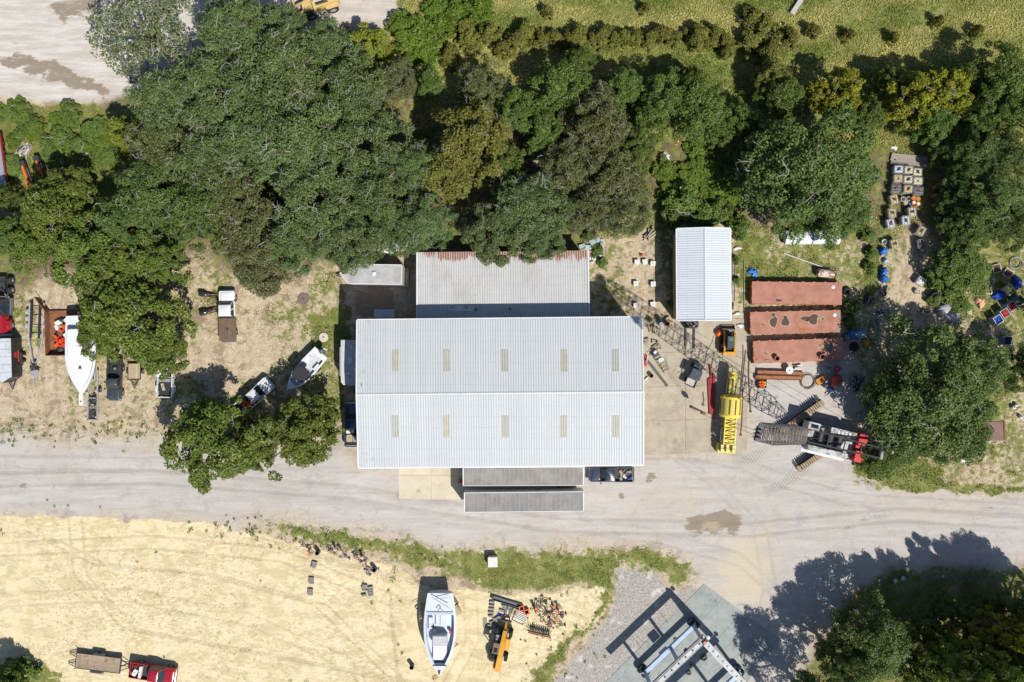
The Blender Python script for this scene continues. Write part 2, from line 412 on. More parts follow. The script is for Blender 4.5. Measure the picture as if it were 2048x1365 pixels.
def ground_material():
    t = NT("ground_earth")
    def attr(n):
        a = t.n("ShaderNodeAttribute"); a.attribute_name = n
        s = t.n("ShaderNodeSeparateColor"); t.l(a.outputs["Color"], s.inputs[0]); return s.outputs
    a = attr("zoneA"); b = attr("zoneB"); c3 = attr("zoneC")
    road, sand, grass = a[0], a[1], a[2]
    path, pale, litter = b[0], b[1], b[2]
    wet, mud, track = c3[0], c3[1], c3[2]
    big = t.noise(0.16, 4, 0.6); mid = t.noise(0.9, 4, 0.65); fine = t.noise(4.5, 2, 0.7); grit = t.noise(12.0, 1, 0.7)
    # bare earth: tan with darker humus
    rag = t.noise(0.45, 5, 0.72, dist=0.4)
    earth = t.mix(t.ramp(mid, 0.3, 0.68), (0.30, 0.232, 0.155), (0.43, 0.355, 0.250))
    earth = t.mix(t.ramp(fine, 0.54, 0.68), earth, (0.50, 0.43, 0.32))
    earth = t.mix(t.math('MULTIPLY', t.ramp(rag, 0.53, 0.60), 0.8), earth, (0.215, 0.160, 0.108))
    earth = t.mix(t.math('MULTIPLY', t.ramp(grit, 0.60, 0.75), 0.4), earth, (0.15, 0.11, 0.07))
    earth = t.mix(t.math('MULTIPLY', t.ramp(big, 0.55, 0.70), 0.5), earth, (0.19, 0.145, 0.10))
    lit = t.mix(t.ramp(fine, 0.35, 0.7), (0.052, 0.04, 0.026), (0.15, 0.105, 0.062))
    col = t.mix(litter, earth, lit)
    # pale shell lot (north west)
    pl = t.mix(t.ramp(t.noise(1.0, 6, 0.7, stretch=(0.18, 1.2, 1, 0.25)), 0.32, 0.66), (0.36, 0.325, 0.285), (0.475, 0.45, 0.415))
    pl = t.mix(t.math('MULTIPLY', t.ramp(fine, 0.55, 0.75), 0.4), pl, (0.33, 0.29, 0.24))
    col = t.mix(pale, col, pl)
    # yellow sand lot, scraped in streaks
    st2 = t.noise(2.2, 3, 0.75, dist=0.8)
    st1 = t.noise(0.55, 5, 0.74, stretch=(0.6, 1.15, 1, -0.08), dist=0.5); fle = t.noise(2.6, 3, 0.75, stretch=(0.45, 1.2, 1, -0.1))
    lo_ = t.noise(0.07, 3, 0.5)
    sd = t.mix(t.ramp(st1, 0.42, 0.56), (0.458, 0.378, 0.224), (0.566, 0.478, 0.304))
    lo2 = t.ramp(t.noise(0.05, 3, 0.6), 0.36, 0.62)
    sd = t.mix(t.math('MULTIPLY', t.math('MULTIPLY', t.ramp(fle, 0.55, 0.63), 0.85), t.math('ADD', 0.25, t.math('MULTIPLY', lo2, 0.75))), sd, (0.655, 0.585, 0.455))
    sd = t.mix(t.math('MULTIPLY', t.math('MULTIPLY', t.ramp(fle, 0.43, 0.36), 0.75), t.math('ADD', 0.12, t.math('MULTIPLY', lo2, 0.88))), sd, (0.37, 0.275, 0.145))
    sd = t.mix(t.math('MULTIPLY', t.math('MULTIPLY', t.ramp(st2, 0.55, 0.64), t.ramp(lo_, 0.42, 0.58)), 0.8), sd, (0.31, 0.228, 0.128))
    sd = t.mix(t.math('MULTIPLY', t.ramp(rag, 0.54, 0.66), 0.55), sd, (0.40, 0.35, 0.235))
    sd = t.mix(t.math('MULTIPLY', t.ramp(grit, 0.58, 0.76), 0.35), sd, (0.30, 0.22, 0.12))
    # gravel road: grey with lengthways streaks
    rs = t.noise(1.0, 5, 0.74, stretch=(0.10, 0.9, 1, -0.03), dist=0.35)
    rd = t.mix(t.ramp(rs, 0.28, 0.68), (0.318, 0.294, 0.273), (0.412, 0.386, 0.360))
    rd = t.mix(t.math('MULTIPLY', t.ramp(big, 0.40, 0.70), 0.55), rd, (0.355, 0.325, 0.282))
    rd = t.mix(t.math('MULTIPLY', t.ramp(rag, 0.52, 0.64), 0.5), rd, (0.285, 0.262, 0.245))
    rd = t.mix(t.math('MULTIPLY', t.ramp(st2, 0.56, 0.66), 0.35), rd, (0.45, 0.425, 0.395))
    rd = t.mix(t.math('MULTIPLY', t.ramp(fine, 0.58, 0.72), 0.35), rd, (0.43, 0.40, 0.37))
    rd = t.mix(t.math('MULTIPLY', t.ramp(grit, 0.62, 0.8), 0.35), rd, (0.18, 0.165, 0.15))
    zd = attr("zoneD")
    rd = t.mix(t.ramp(t.math('ADD', zd[0], t.math('MULTIPLY', t.math('SUBTRACT', mid, 0.5), 0.5)), 0.0, 1.1), rd, (0.455, 0.392, 0.285))
    wv = t.n("ShaderNodeTexWave"); wv.inputs["Scale"].default_value = 0.85; wv.inputs["Distortion"].default_value = 1.2
    mpw = t.n("ShaderNodeMapping"); mpw.inputs["Rotation"].default_value = (0, 0, -0.62); t.l(t.pos, mpw.inputs[0]); t.l(mpw.outputs[0], wv.inputs[0])
    rd = t.mix(t.math('MULTIPLY', zd[1], t.math('MULTIPLY', wv.outputs["Fac"], 0.6)), rd, (0.21, 0.19, 0.165))
    col = t.mix(road, col, rd)
    edge = t.ramp(t.math('ADD', sand, t.math('MULTIPLY', t.math('SUBTRACT', st2, 0.5), 0.55)), 0.30, 0.62)
    col = t.mix(edge, col, sd)
    pt = t.mix(t.ramp(fine, 0.3, 0.72), (0.20, 0.185, 0.168), (0.37, 0.345, 0.315))
    pt = t.mix(t.math('MULTIPLY', t.ramp(t.noise(0.5, 4, 0.6), 0.56, 0.68), 0.8), pt, (0.48, 0.45, 0.42))
    col = t.mix(path, col, pt)
    # grass: breaks up at its edges
    gcol = t.mix(t.ramp(mid, 0.25, 0.75), (0.100, 0.122, 0.030), (0.190, 0.195, 0.058))
    gcol = t.mix(t.math('MULTIPLY', t.ramp(t.noise(0.4, 5, 0.6), 0.52, 0.72), 0.7), gcol, (0.30, 0.25, 0.115))
    gcol = t.mix(t.math('MULTIPLY', t.ramp(fine, 0.5, 0.75), 0.5), gcol, (0.035, 0.055, 0.014))
    gf = t.math('ADD', grass, t.math('MULTIPLY', t.math('SUBTRACT', t.noise(1.1, 4, 0.72), 0.5), 1.5))
    col = t.mix(t.ramp(gf, 0.42, 0.66), col, gcol)
    col = t.mix(t.math('MULTIPLY', t.ramp(t.math('ADD', track, t.math('MULTIPLY', t.math('SUBTRACT', fine, 0.5), 0.5)), 0.15, 0.6), 0.55), col, t.mix(1.0, col, (0.66, 0.64, 0.62), 'MULTIPLY'))
    wf = t.ramp(t.math('ADD', wet, t.math('MULTIPLY', t.math('SUBTRACT', t.noise(0.9, 5, 0.76, stretch=(0.35, 1.5, 1, 0.12), dist=0.4), 0.5), 2.0)), 0.35, 0.70)
    col = t.mix(wf, col, t.mix(0.82, col, (0.178, 0.138, 0.096)))
    col = t.mix(t.math('MULTIPLY', t.ramp(t.math('ADD', mud, t.math('MULTIPLY', t.math('SUBTRACT', fle, 0.5), 1.2)), 0.3, 0.7), 0.8), col, (0.32, 0.265, 0.19))
    t.l(col, t.b.inputs["Base Color"])
    rg = t.math('SUBTRACT', 0.92, t.math('MULTIPLY', wf, 0.18)); t.l(rg, t.b.inputs["Roughness"])
    t.b.inputs["Specular IOR Level"].default_value = 0.15
    hgt = t.math('ADD', t.math('MULTIPLY', fine, 0.8), t.math('ADD', t.math('MULTIPLY', grit, 0.4), t.math('MULTIPLY', rs, 0.3)))
    t.bump(hgt, 0.55, 0.10)
    return t.m

GROUND_MAT = ground_material()
def build_ground():
    xc = (GX[:-1, :-1]+GX[1:, 1:])/2; yc = (GY[:-1, :-1]+GY[1:, 1:])/2
    av = lambda n: (GMASK[n][:-1, :-1]+GMASK[n][1:, 1:])/2
    zid = np.zeros(xc.shape, int)
    zid[av('pale') > 0.5] = 4
    zid[av('road') > 0.5] = 1
    zid[zone(xc, yc, SAND, 0.9, 0.8, 2) > 0.5] = 2
    zid[av('path') > 0.5] = 3
    idx = np.arange(NXg*NYg).reshape(NYg, NXg)
    q = np.stack([idx[:-1, :-1], idx[:-1, 1:], idx[1:, 1:], idx[1:, :-1]], -1)
    V = np.stack([GX, GY, GZ], -1).reshape(-1, 3)
    fl = lambda n: np.clip(GMASK[n], 0, 1).reshape(-1)
    one = np.ones(V.shape[0])
    cols = {"zoneA": np.stack([fl('road'), fl('sand'), fl('grass'), one], -1),
            "zoneB": np.stack([fl('path'), fl('pale'), fl('litter'), one], -1),
            "zoneC": np.stack([fl('wet'), fl('mud'), fl('track'), one], -1),
            "zoneD": np.stack([fl('tint'), fl('tread'), one*0, one], -1)}
    for k, nm in enumerate(["ground", "gravel_road", "sand_lot", "gravel_path", "shell_lot"]):
        f = q[zid == k].reshape(-1, 4)
        u, inv = np.unique(f, return_inverse=True)
        me = bpy.data.meshes.new(nm)
        me.vertices.add(len(u)); me.vertices.foreach_set("co", V[u].astype(np.float32).ravel())
        nf = len(f)
        me.loops.add(nf*4); me.loops.foreach_set("vertex_index", inv.reshape(-1).astype(np.int32))
        me.polygons.add(nf); me.polygons.foreach_set("loop_start", np.arange(nf, dtype=np.int32)*4)
        me.polygons.foreach_set("use_smooth", np.ones(nf, bool))
        me.update(calc_edges=True)
        for an, arr in cols.items():
            at = me.attributes.new(an, 'FLOAT_COLOR', 'POINT')
            at.data.foreach_set("color", arr[u].astype(np.float32).ravel())
        me.materials.append(GROUND_MAT)
        o = bpy.data.objects.new(nm, me); COL.objects.link(o)
        o["kind"] = "structure"
build_ground()

# concrete slabs, each one its own piece
def slab_mat(name, c0, c1, stain):
    t = NT(name)
    mid = t.noise(0.7, 6, 0.7); fine = t.noise(5, 4, 0.7); big = t.noise(0.25, 4, 0.6)
    c = t.mix(t.ramp(mid, 0.3, 0.7), c0, c1)
    c = t.mix(t.math('MULTIPLY', t.ramp(big, 0.5, 0.68), 0.55), c, stain)
    c = t.mix(t.math('MULTIPLY', t.ramp(t.noise(0.8, 7, 0.7, dist=0.5), 0.57, 0.70), 0.6), c, tuple(x*0.42 for x in c0))
    c = t.mix(t.math('MULTIPLY', t.ramp(t.noise(3.2, 5, 0.7), 0.64, 0.72), 0.5), c, tuple(x*0.5 for x in c0))
    c = t.mix(t.math('MULTIPLY', t.ramp(fine, 0.55, 0.75), 0.3), c, tuple(x*0.72 for x in c1))
    oi = t.n("ShaderNodeObjectInfo").outputs["Random"]
    hv = t.n("ShaderNodeHueSaturation"); t.l(c, hv.inputs["Color"])
    t.l(t.math('ADD', t.math('MULTIPLY', oi, 0.06), 0.97), hv.inputs["Value"])
    t.l(hv.outputs[0], t.b.inputs["Base Color"])
    t.b.inputs["Roughness"].default_value = 0.85; t.b.inputs["Specular IOR Level"].default_value = 0.25
    t.bump(fine, 0.25, 0.03)
    return t.m
M_YARD = slab_mat("yard_concrete", (0.285, 0.243, 0.182), (0.370, 0.322, 0.250), (0.24, 0.21, 0.17))
M_WASH = slab_mat("wash_pad_concrete", (0.20, 0.222, 0.215), (0.285, 0.30, 0.285), (0.27, 0.255, 0.215))
M_CREAM = slab_mat("front_concrete", (0.41, 0.36, 0.27), (0.47, 0.42, 0.32), (0.37, 0.325, 0.25))

def slab_field(name, corners, nx, ny, mat, z0=-0.06, z1=0.012, gap=0.025, skip=()):
    """corners: world xy of a quad, split in nx by ny slabs"""
    root = thing(name, None, None, (0, 0, 0)); root["kind"] = "structure"
    A, B, C, D = [Vector((*c, 0)) for c in corners]
    def pt(u, v): return (A.lerp(B, u)).lerp(D.lerp(C, u), v)
    for j in range(ny):
        for i in range(nx):
            if (i, j) in skip: continue
            q = [pt(i/nx, j/ny), pt((i+1)/nx, j/ny), pt((i+1)/nx, (j+1)/ny), pt(i/nx, (j+1)/ny)]
            c = sum(q, Vector())/4
            q = [p+(c-p).normalized()*gap for p in q]
            MB().prism([(p.x, p.y) for p in q], z0, z1-random.random()*0.004).build("concrete_slab", mat, root)
    return root
slab_field("concrete_yard", [P(1262, 912), P(1369, 908), P(1369, 636), P(1262, 640)], 1, 4, M_YARD, z1=0.012)
slab_field("concrete_apron", [P(1371, 908), P(1494, 902), P(1496, 638), P(1371, 635)], 1, 4, M_YARD, z1=0.010)
slab_field("front_pavement", [P(797, 998), P(928, 1000), P(928, 905), P(797, 905)], 2, 2, M_CREAM, z1=0.010)
slab_field("wash_pad", [P(1180, 1395), P(1345, 1560), P(1560, 1280), P(1408, 1168)], 4, 4, M_WASH, z1=0.010)
slab_field("entrance_pad", [P(788, 606), P(842, 606), P(842, 558), P(788, 558)], 2, 1, M_YARD, z1=0.008)
# ------------------------------------------------------------------ trees and plants
def leaf_material(name, col, col2, tr=0.3, rough=0.5):
    t = NT(name)
    a = t.n("ShaderNodeAttribute"); a.attribute_name = "tone"
    s = t.n("ShaderNodeSeparateColor"); t.l(a.outputs["Color"], s.inputs[0])
    oi = t.n("ShaderNodeObjectInfo").outputs["Random"]
    c = t.mix(s.outputs[0], col, col2)
    hv = t.n("ShaderNodeHueSaturation"); t.l(c, hv.inputs["Color"])
    t.l(t.math('ADD', t.math('MULTIPLY', oi, 0.022), 0.489), hv.inputs["Hue"])
    t.l(t.math('ADD', t.math('MULTIPLY', s.outputs[1], 0.75), t.math('ADD', 0.52, t.math('MULTIPLY', oi, 0.22))), hv.inputs["Value"])
    t.l(hv.outputs[0], t.b.inputs["Base Color"])
    t.b.inputs["Roughness"].default_value = rough
    t.b.inputs["Specular IOR Level"].default_value = 0.18
    tl = t.n("ShaderNodeBsdfTranslucent")
    t.l(t.mix(1.0, hv.outputs[0], (1.0, 1.06, 0.55), 'MULTIPLY'), tl.inputs["Color"])
    mx = t.n("ShaderNodeMixShader"); mx.inputs[0].default_value = tr
    out = t.t.nodes["Material Output"]
    t.l(t.b.outputs[0], mx.inputs[1]); t.l(tl.outputs[0], mx.inputs[2]); t.l(mx.outputs[0], out.inputs["Surface"])
    return t.m

LEAF = {
 'oak':    leaf_material("live_oak_leaves", (0.058, 0.094, 0.028), (0.124, 0.170, 0.056), 0.22, 0.5),
 'oakd':   leaf_material("dark_oak_leaves", (0.053, 0.090, 0.021), (0.107, 0.152, 0.038), 0.22, 0.5),
 'broad':  leaf_material("broad_leaves", (0.070, 0.104, 0.018), (0.134, 0.168, 0.031), 0.26, 0.5),
 'olive':  leaf_material("olive_leaves", (0.096, 0.104, 0.020), (0.168, 0.160, 0.034), 0.26, 0.5),
 'brown':  leaf_material("russet_oak_leaves", (0.076, 0.090, 0.028), (0.132, 0.142, 0.054), 0.22, 0.5),
 'yellow': leaf_material("yellow_leaves", (0.130, 0.148, 0.016), (0.220, 0.212, 0.018), 0.30, 0.5),
 'lime':   leaf_material("lime_leaves", (0.122, 0.158, 0.016), (0.185, 0.212, 0.028), 0.32, 0.5),
 'bright': leaf_material("bright_shrub_leaves", (0.076, 0.128, 0.014), (0.120, 0.172, 0.024), 0.30, 0.5),
 'pale':   leaf_material("pale_leaves", (0.095, 0.126, 0.045), (0.170, 0.200, 0.090), 0.30, 0.5),
 'green':  leaf_material("green_leaves", (0.062, 0.104, 0.020), (0.124, 0.172, 0.037), 0.26, 0.5),
}
M_BARK = pm("oak_bark", (0.135, 0.115, 0.092), 0.9, var=0.3, scale=5, bump=0.4, spec=0.1)
M_TWIG = pm("pale_dead_twigs", (0.29, 0.278, 0.255), 0.85, var=0.3, scale=3, spec=0.15)

def leaves_mesh(name, cen, nrm, size, tone, mat, asp=1.5, rng=None):
    """quads from centre / normal / size arrays"""
    n = len(cen)
    r = rng.normal(size=(n, 3)); nrm = nrm/np.linalg.norm(nrm, axis=1, keepdims=True)
    u = np.cross(nrm, r); u /= np.linalg.norm(u, axis=1, keepdims=True)+1e-9
    v = np.cross(nrm, u)
    a = u*(size*asp*0.5)[:, None]; b = v*(size*0.5)[:, None]
    fold = nrm*(size*0.12)[:, None]
    V = np.stack([cen-a, cen-b*0.9+fold*0.2, cen+a, cen+b*0.9+fold*0.2], 1).reshape(-1, 3)
    me = bpy.data.meshes.new(name)
    me.vertices.add(4*n); me.vertices.foreach_set("co", V.astype(np.float32).ravel())
    me.loops.add(4*n); me.loops.foreach_set("vertex_index", np.arange(4*n, dtype=np.int32))
    me.polygons.add(n); me.polygons.foreach_set("loop_start", np.arange(n, dtype=np.int32)*4)
    me.update(calc_edges=True)
    at = me.attributes.new("tone", 'FLOAT_COLOR', 'POINT')
    c = np.repeat(np.concatenate([tone, np.zeros((n, 2))], 1)[:, :4], 4, 0); c[:, 3] = 1
    at.data.foreach_set("color", c.astype(np.float32).ravel())
    me.materials.append(mat)
    return me

def make_tree(seed, R, H, leaf, npuff=110, per=230, pr=(0.75, 1.5), lsize=0.24, base=0.35, twigs=40, flat=0.62, gap=0.0, lean=0.12, twr=0.030):
    """meshes of one tree: (crown, trunk, twigs) around its own base point"""
    rng = np.random.default_rng(seed)
    zb = H*base; Hc = H-zb
    ph = rng.uniform(0, 2*PI, 5); am = rng.uniform(0.03, 0.10, 5)
    def rim(t): return R*(0.86+sum(am[k]*np.sin((k+2)*t+ph[k]) for k in range(5)))
    th = rng.uniform(0, 2*PI, npuff); u = np.sqrt(rng.uniform(0.0, 1.0, npuff))
    rho = u*rim(th)*0.93
    top = zb+Hc*np.sqrt(np.clip(1-(u*0.94)**2, 0.05, 1))
    lowf = rng.uniform(0, 1, npuff)**2.2
    z = top-lowf*(top-zb)*0.75-rng.uniform(0, 0.8, npuff)
    pc = np.stack([rho*np.cos(th)+lean*z*rng.uniform(-.2, .2), rho*np.sin(th), z], 1)
    prr = rng.uniform(pr[0], pr[1], npuff)*(1-0.25*u)
    cnt = np.maximum((per*(prr/np.mean(pr))**2).astype(int), 12)
    rep = np.repeat(np.arange(npuff), cnt); n = len(rep)
    d = rng.normal(size=(n, 3)); d[:, 2] = d[:, 2]*0.8+0.35
    d /= np.linalg.norm(d, axis=1, keepdims=True)
    # each puff is itself lumpy
    lump = 0.78+0.42*vnoise(d[:, 0]*2.2+rep*3.1, d[:, 1]*2.2+d[:, 2]*1.7+rep*1.7, 1.0, seed)
    rad = prr[rep]*lump*rng.uniform(0.35, 1.0, n)**0.45
    cen = pc[rep]+d*rad[:, None]*np.array([1, 1, flat])
    nr = d*0.55+np.array([0, 0, 0.55])+rng.normal(size=(n, 3))*0.55
    size = lsize*rng.uniform(0.6, 1.35, n)
    tone = np.stack([np.clip(rng.uniform(0, 1, npuff)[rep]*0.6+rng.uniform(0, 0.4, n), 0, 1), rng.uniform(0.2, 1, n)], 1)
    crown = leaves_mesh("crown", cen, nr, size, tone, leaf, 1.5, rng)
    # trunk and limbs
    mb = MB(); tr = 0.028*H+0.05*R*0.5
    fork = Vector((lean*zb*0.3, 0, zb*0.75))
    mb.tube([(0, 0, -0.1), (lean*zb*0.1, 0.05, zb*0.35), fork], [tr*1.25, tr, tr*0.85], 9)
    order = rng.permutation(npuff)[:min(15, npuff)]
    for k in order:
        e = Vector(pc[k]); e.z -= 0.2
        m1 = fork.lerp(e, 0.4)+Vector((*(rng.normal(size=2)*0.25), 0.55)); m2 = fork.lerp(e, 0.75)+Vector((*(rng.normal(size=2)*0.25), 0.4))
        mb.tube([fork, m1, m2, e], [tr*0.55, tr*0.36, tr*0.22, tr*0.10], 6)
    trunk = mb.mesh("trunk", M_BARK, 50)
    tw = None
    if twigs:
        mb = MB()
        for _ in range(twigs):
            k = int(rng.integers(npuff)); c = Vector(pc[k])+Vector((0, 0, prr[k]*flat*0.75))
            ang = rng.uniform(0, 2*PI); L = rng.uniform(0.5, 1.25); pts = [c]
            for s in range(4):
                ang += rng.normal()*0.55
                pts.append(pts[-1]+Vector((math.cos(ang), math.sin(ang), rng.uniform(-0.15, 0.42)))*(L/3))
            rr = twr*rng.uniform(0.5, 1.25)
            mb.tube(pts, [rr, rr*0.9, rr*0.75, rr*0.6, rr*0.35], 4)
            for s in (1, 2, 3):
                a2 = ang+rng.choice([-1, 1])*rng.uniform(0.5, 1.2)
                q = pts[s]+Vector((math.cos(a2), math.sin(a2), 0.25))*(L*rng.uniform(0.15, 0.5))
                mb.tube([pts[s], q], [rr*0.6, rr*0.3], 4)
        tw = mb.mesh("branches", M_TWIG)
    return crown, trunk, tw

TREES = {}
def variant(kind, i):
    key = (kind, i)
    if key in TREES: return TREES[key]
    sd = hash_((kind, i))
    if kind == 'oak':    t = make_tree(sd, 7.2, 11, LEAF['oak'], 165, 250, (0.65, 1.4), 0.165, 0.30, 120, 0.6)
    elif kind == 'oakd': t = make_tree(sd, 7.2, 11, LEAF['oakd'], 165, 235, (0.65, 1.4), 0.175, 0.28, 55, 0.6)
    elif kind == 'brown': t = make_tree(sd, 6.5, 10, LEAF['brown'], 140, 215, (0.6, 1.3), 0.17, 0.30, 90, 0.6)
    elif kind == 'broad': t = make_tree(sd, 6.0, 9, LEAF['broad'], 120, 195, (0.6, 1.2), 0.215, 0.30, 24, 0.65)
    elif kind == 'olive': t = make_tree(sd, 6.0, 10.5, LEAF['olive'], 120, 195, (0.6, 1.2), 0.215, 0.30, 26, 0.65)
    elif kind == 'green': t = make_tree(sd, 5.5, 9, LEAF['green'], 115, 205, (0.55, 1.2), 0.185, 0.28, 16, 0.65)
    elif kind == 'yellow': t = make_tree(sd, 4.6, 8.5, LEAF['yellow'], 70, 160, (0.5, 1.0), 0.235, 0.30, 14, 0.7)
    elif kind == 'lime': t = make_tree(sd, 3.6, 6.5, LEAF['lime'], 62, 150, (0.5, 1.0), 0.23, 0.22, 12, 0.8)
    elif kind == 'sparse': t = make_tree(sd, 7.0, 9, LEAF['pale'], 125, 70, (0.6, 1.3), 0.19, 0.34, 120, 0.55, twr=0.035)
    elif kind == 'shrub': t = make_tree(sd, 2.0, 2.6, LEAF['green'], 36, 120, (0.35, 0.7), 0.19, 0.12, 3, 0.7)
    elif kind == 'shruby': t = make_tree(sd, 2.0, 2.8, LEAF['olive'], 34, 110, (0.35, 0.7), 0.19, 0.12, 3, 0.75)
    elif kind == 'shrubb': t = make_tree(sd, 2.2, 2.6, LEAF['bright'], 40, 130, (0.4, 0.75), 0.19, 0.12, 0, 0.7)
    TREES[key] = t
    return t
def hash_(k):
    h = 17
    for ch in str(k): h = (h*31+ord(ch)) % 1000003
    return h
BASE_R = {'oak': 7.2, 'oakd': 7.2, 'brown': 6.5, 'broad': 6.0, 'olive': 6.0, 'green': 5.5, 'yellow': 4.6, 'lime': 3.6, 'sparse': 7.0, 'shrub': 2.0, 'shruby': 2.0, 'shrubb': 2.2}
BASE_H = {'oak': 11, 'oakd': 11, 'brown': 10, 'broad': 9, 'olive': 10.5, 'green': 9, 'yellow': 8.5, 'lime': 6.5, 'sparse': 9, 'shrub': 2.6, 'shruby': 2.8, 'shrubb': 2.6}
NVAR = {'oak': 3, 'oakd': 2, 'brown': 2, 'broad': 3, 'olive': 2, 'green': 3, 'yellow': 2, 'lime': 1, 'sparse': 1, 'shrub': 2, 'shruby': 2, 'shrubb': 1}
_tc = {}
def tree(kind, px, py, rpx, label, group=None, hs=1.0, name=None):
    """px,py,rpx: crown centre and radius as measured on the photograph"""
    n = _tc.get(kind, 0); _tc[kind] = n+1
    cr, tk, tw = variant(kind, n % NVAR[kind])
    H = BASE_H[kind]; H *= hs
    hm = H*0.72
    R = 1.10*rpx*(CAM_H-hm)/CAM_H/PXM
    s = R/BASE_R[kind]; sz = hs*(0.55+0.45*s)
    x, y = P(px, py, BASE_H[kind]*sz*0.72)
    shrub = kind.startswith('shrub')
    nm = name or ('shrub' if shrub else 'tree')
    rz = random.uniform(0, 2*PI)
    root = thing(nm, label, 'shrub' if shrub else 'tree', (x, y, 0), rz, group)
    root.scale = (s, s, sz)
    put('crown', cr, root); put('trunk', tk, root)
    if tw: put('branches', tw, root)['kind'] = 'stuff'
    return root

G_W = "trees of the dense wood behind the metal workshop"
L_OAK = "grey-green live oak with pale bare twigs in the dense wood behind the workshop"
L_GRN = "mid green tree in the dense wood behind the workshop"
for a in [(470,62,98),(560,150,118),(430,190,105),(690,185,98),(600,275,120),(735,285,96),(500,275,95),(330,210,90),(640,385,110),(760,400,85),(420,330,95),(540,60,70),(650,95,70),(830,330,60),(700,480,70),(590,480,70)]:
    lab = {(540,60): "grey-green live oak with bare twigs beside the pale yellow wheel loader", (470,62): "grey-green live oak touching the thin pale tree on the shell lot", (690,185): "live oak of the wood standing beside the round lime bush", (760,400): "live oak on the wood's edge, beside the olive-yellow trees", (700,480): "live oak of the wood overhanging the pointed cargo trailer's nose", (590,480): "live oak at the edge of the bare sandy yard, next to the russet oak", (330,210): "live oak of the wood next to the weedy clearing and the shell lot"}.get(a[:2])
    tree('oak', *a, lab or L_OAK, G_W if not lab else None, hs=1.0)
tree('sparse', 285, 62, 118, "thin pale green tree spreading over the white shell lot")
tree('brown', 330, 300, 95, "russet tinged tree at the western edge of the wood, beside the lime shrub", None, 0.9)
tree('lime', 245, 265, 42, "small lime green tree with bare grey stems by the weedy clearing")
for a in [(300,380,90),(390,420,85),(250,440,75)]: tree('oakd', *a, "dark green oak on the west side of the wood, above the parked trucks", "dark oaks above the parked trucks")
tree('brown', 500, 470, 88, "dark russet-green oak spreading over the bare yard by the white flatbed truck", None, 0.9)
tree('brown', 470, 400, 85, "russet-green oak behind the dark russet oak by the bare yard", None, 0.95)
tree('brown', 520, 540, 62, "low russet-green oak overhanging the hood of the white flatbed truck", None, 0.8)
G_Y = "yellowish green trees above the western boat park"
for a in [(110,430,85),(170,500,90),(60,490,60),(250,520,75),(130,380,55),(330,520,55)]: tree('broad', *a, "yellowish green tree with rounded clumps above the boats parked to the west", G_Y)
tree('green', 15, 470, 45, "dark green tree on the west edge above the red lorry", None)
tree('green', 8, 395, 30, "dark green tree by the orange hydraulic boom", None, 0.8)
tree('broad', 256, 632, 106, "big yellowish green tree spreading over the white cruiser boat and rusty skip", None, 1.0)
tree('broad', 192, 668, 52, "leafy bough of a yellowish green tree hanging over the cruiser's stern", None, 0.75)
tree('broad', 215, 600, 75, "yellowish green tree between the boat trailer and the bare yard", None, 0.95)
tree('broad', 318, 700, 60, "yellowish green tree overhanging the white dual-wheel pickup", None, 0.9)
tree('broad', 420, 888, 104, "round dense green tree standing beside the gravel road, west of its twin", None, 0.95)
tree('broad', 598, 868, 86, "round green tree beside the gravel road next to the blue pickup", None, 0.95)
tree('broad', 512, 886, 54, "green tree filling the gap between the two round roadside trees", None, 0.8)
tree('broad', 500, 908, 42, "smaller green tree between the two round roadside trees", None, 0.85)
tree('olive', 935, 285, 92, "tall olive-yellow tree in the wood behind the lean-to roof", None, 1.05)
tree('olive', 900, 330, 70, "olive-yellow tree beside the tall olive tree behind the lean-to", None, 0.95)
tree('green', 1040, 215, 55, "pale mid green tree at the north edge of the wood by the dark ditch", None, 0.95)
tree('brown', 965, 170, 60, "half bare twiggy tree at the north edge of the wood", None, 0.85)
tree('brown', 790, 160, 48, "twiggy russet tree between the lime bush and the dark ditch", None, 0.85)
tree('green', 860, 165, 34, "small dark green tree in the ditch shade", None, 0.8)
for a in [(1062,412,92),(985,466,66),(1085,474,58),(846,444,68),(790,462,56)]: tree('oak', *a, "grey-green live oak hanging over the rear lean-to roof", "live oaks over the lean-to roof", hs=0.88)
tree('brown', 1190, 250, 82, "tall brownish oak with white bare twigs behind the white blocks", None, 1.05)
for a in [(1140,330,72),(1220,350,80),(1250,420,62),(1180,420,62)]: tree('brown', *a, "brownish oak with white twigs north of the yard of white blocks", "brownish oaks north of the white blocks", hs=0.95)
tree('green', 1120, 175, 66, "fresh green tree beside the ditch, north of the brownish oaks", None, 0.95)
for a in [(1335,185,62),(1400,215,70),(1300,240,50),(1440,250,48)]: tree('green', *a, "fresh green tree by the ditch north of the white-roofed shed", "green trees north of the white-roofed shed", hs=0.95)
tree('broad', 1385, 170, 50, "yellow-tipped green tree by the ditch north of the shed", None, 0.95)
for a in [(1245,180,52),(1270,310,44),(1480,240,44),(1500,300,40),(1090,260,52),(1010,320,46),(1160,120,34)]: tree('green', *a, "mid green tree filling the belt between the brownish oaks and the ditch", "mid green trees of the belt", hs=0.9)
for a in [(1420,330,36),(1385,350,34),(1350,375,34),(1430,380,34),(1330,340,28),(1460,390,30),(1400,300,30)]: tree('shrubb', *a, "bright undergrowth bush in the clearing behind the white-roofed shed", "undergrowth behind the shed", hs=0.5)
for a in [(1740,230,42),(1780,160,36),(1945,150,40)]: tree('green', *a, "green tree between the yellow-leaved trees along the ditch", "green trees between the yellow ones", hs=0.85)
tree('oakd', 1632, 338, 146, "very large dense dark green oak east of the white-roofed shed", None, 1.0)
tree('oakd', 1560, 300, 66, "dark green oak leaning out of the very large oak's west side", None, 0.9)
tree('oakd', 1690, 420, 66, "dark green oak above the row of white tanks", None, 0.9)
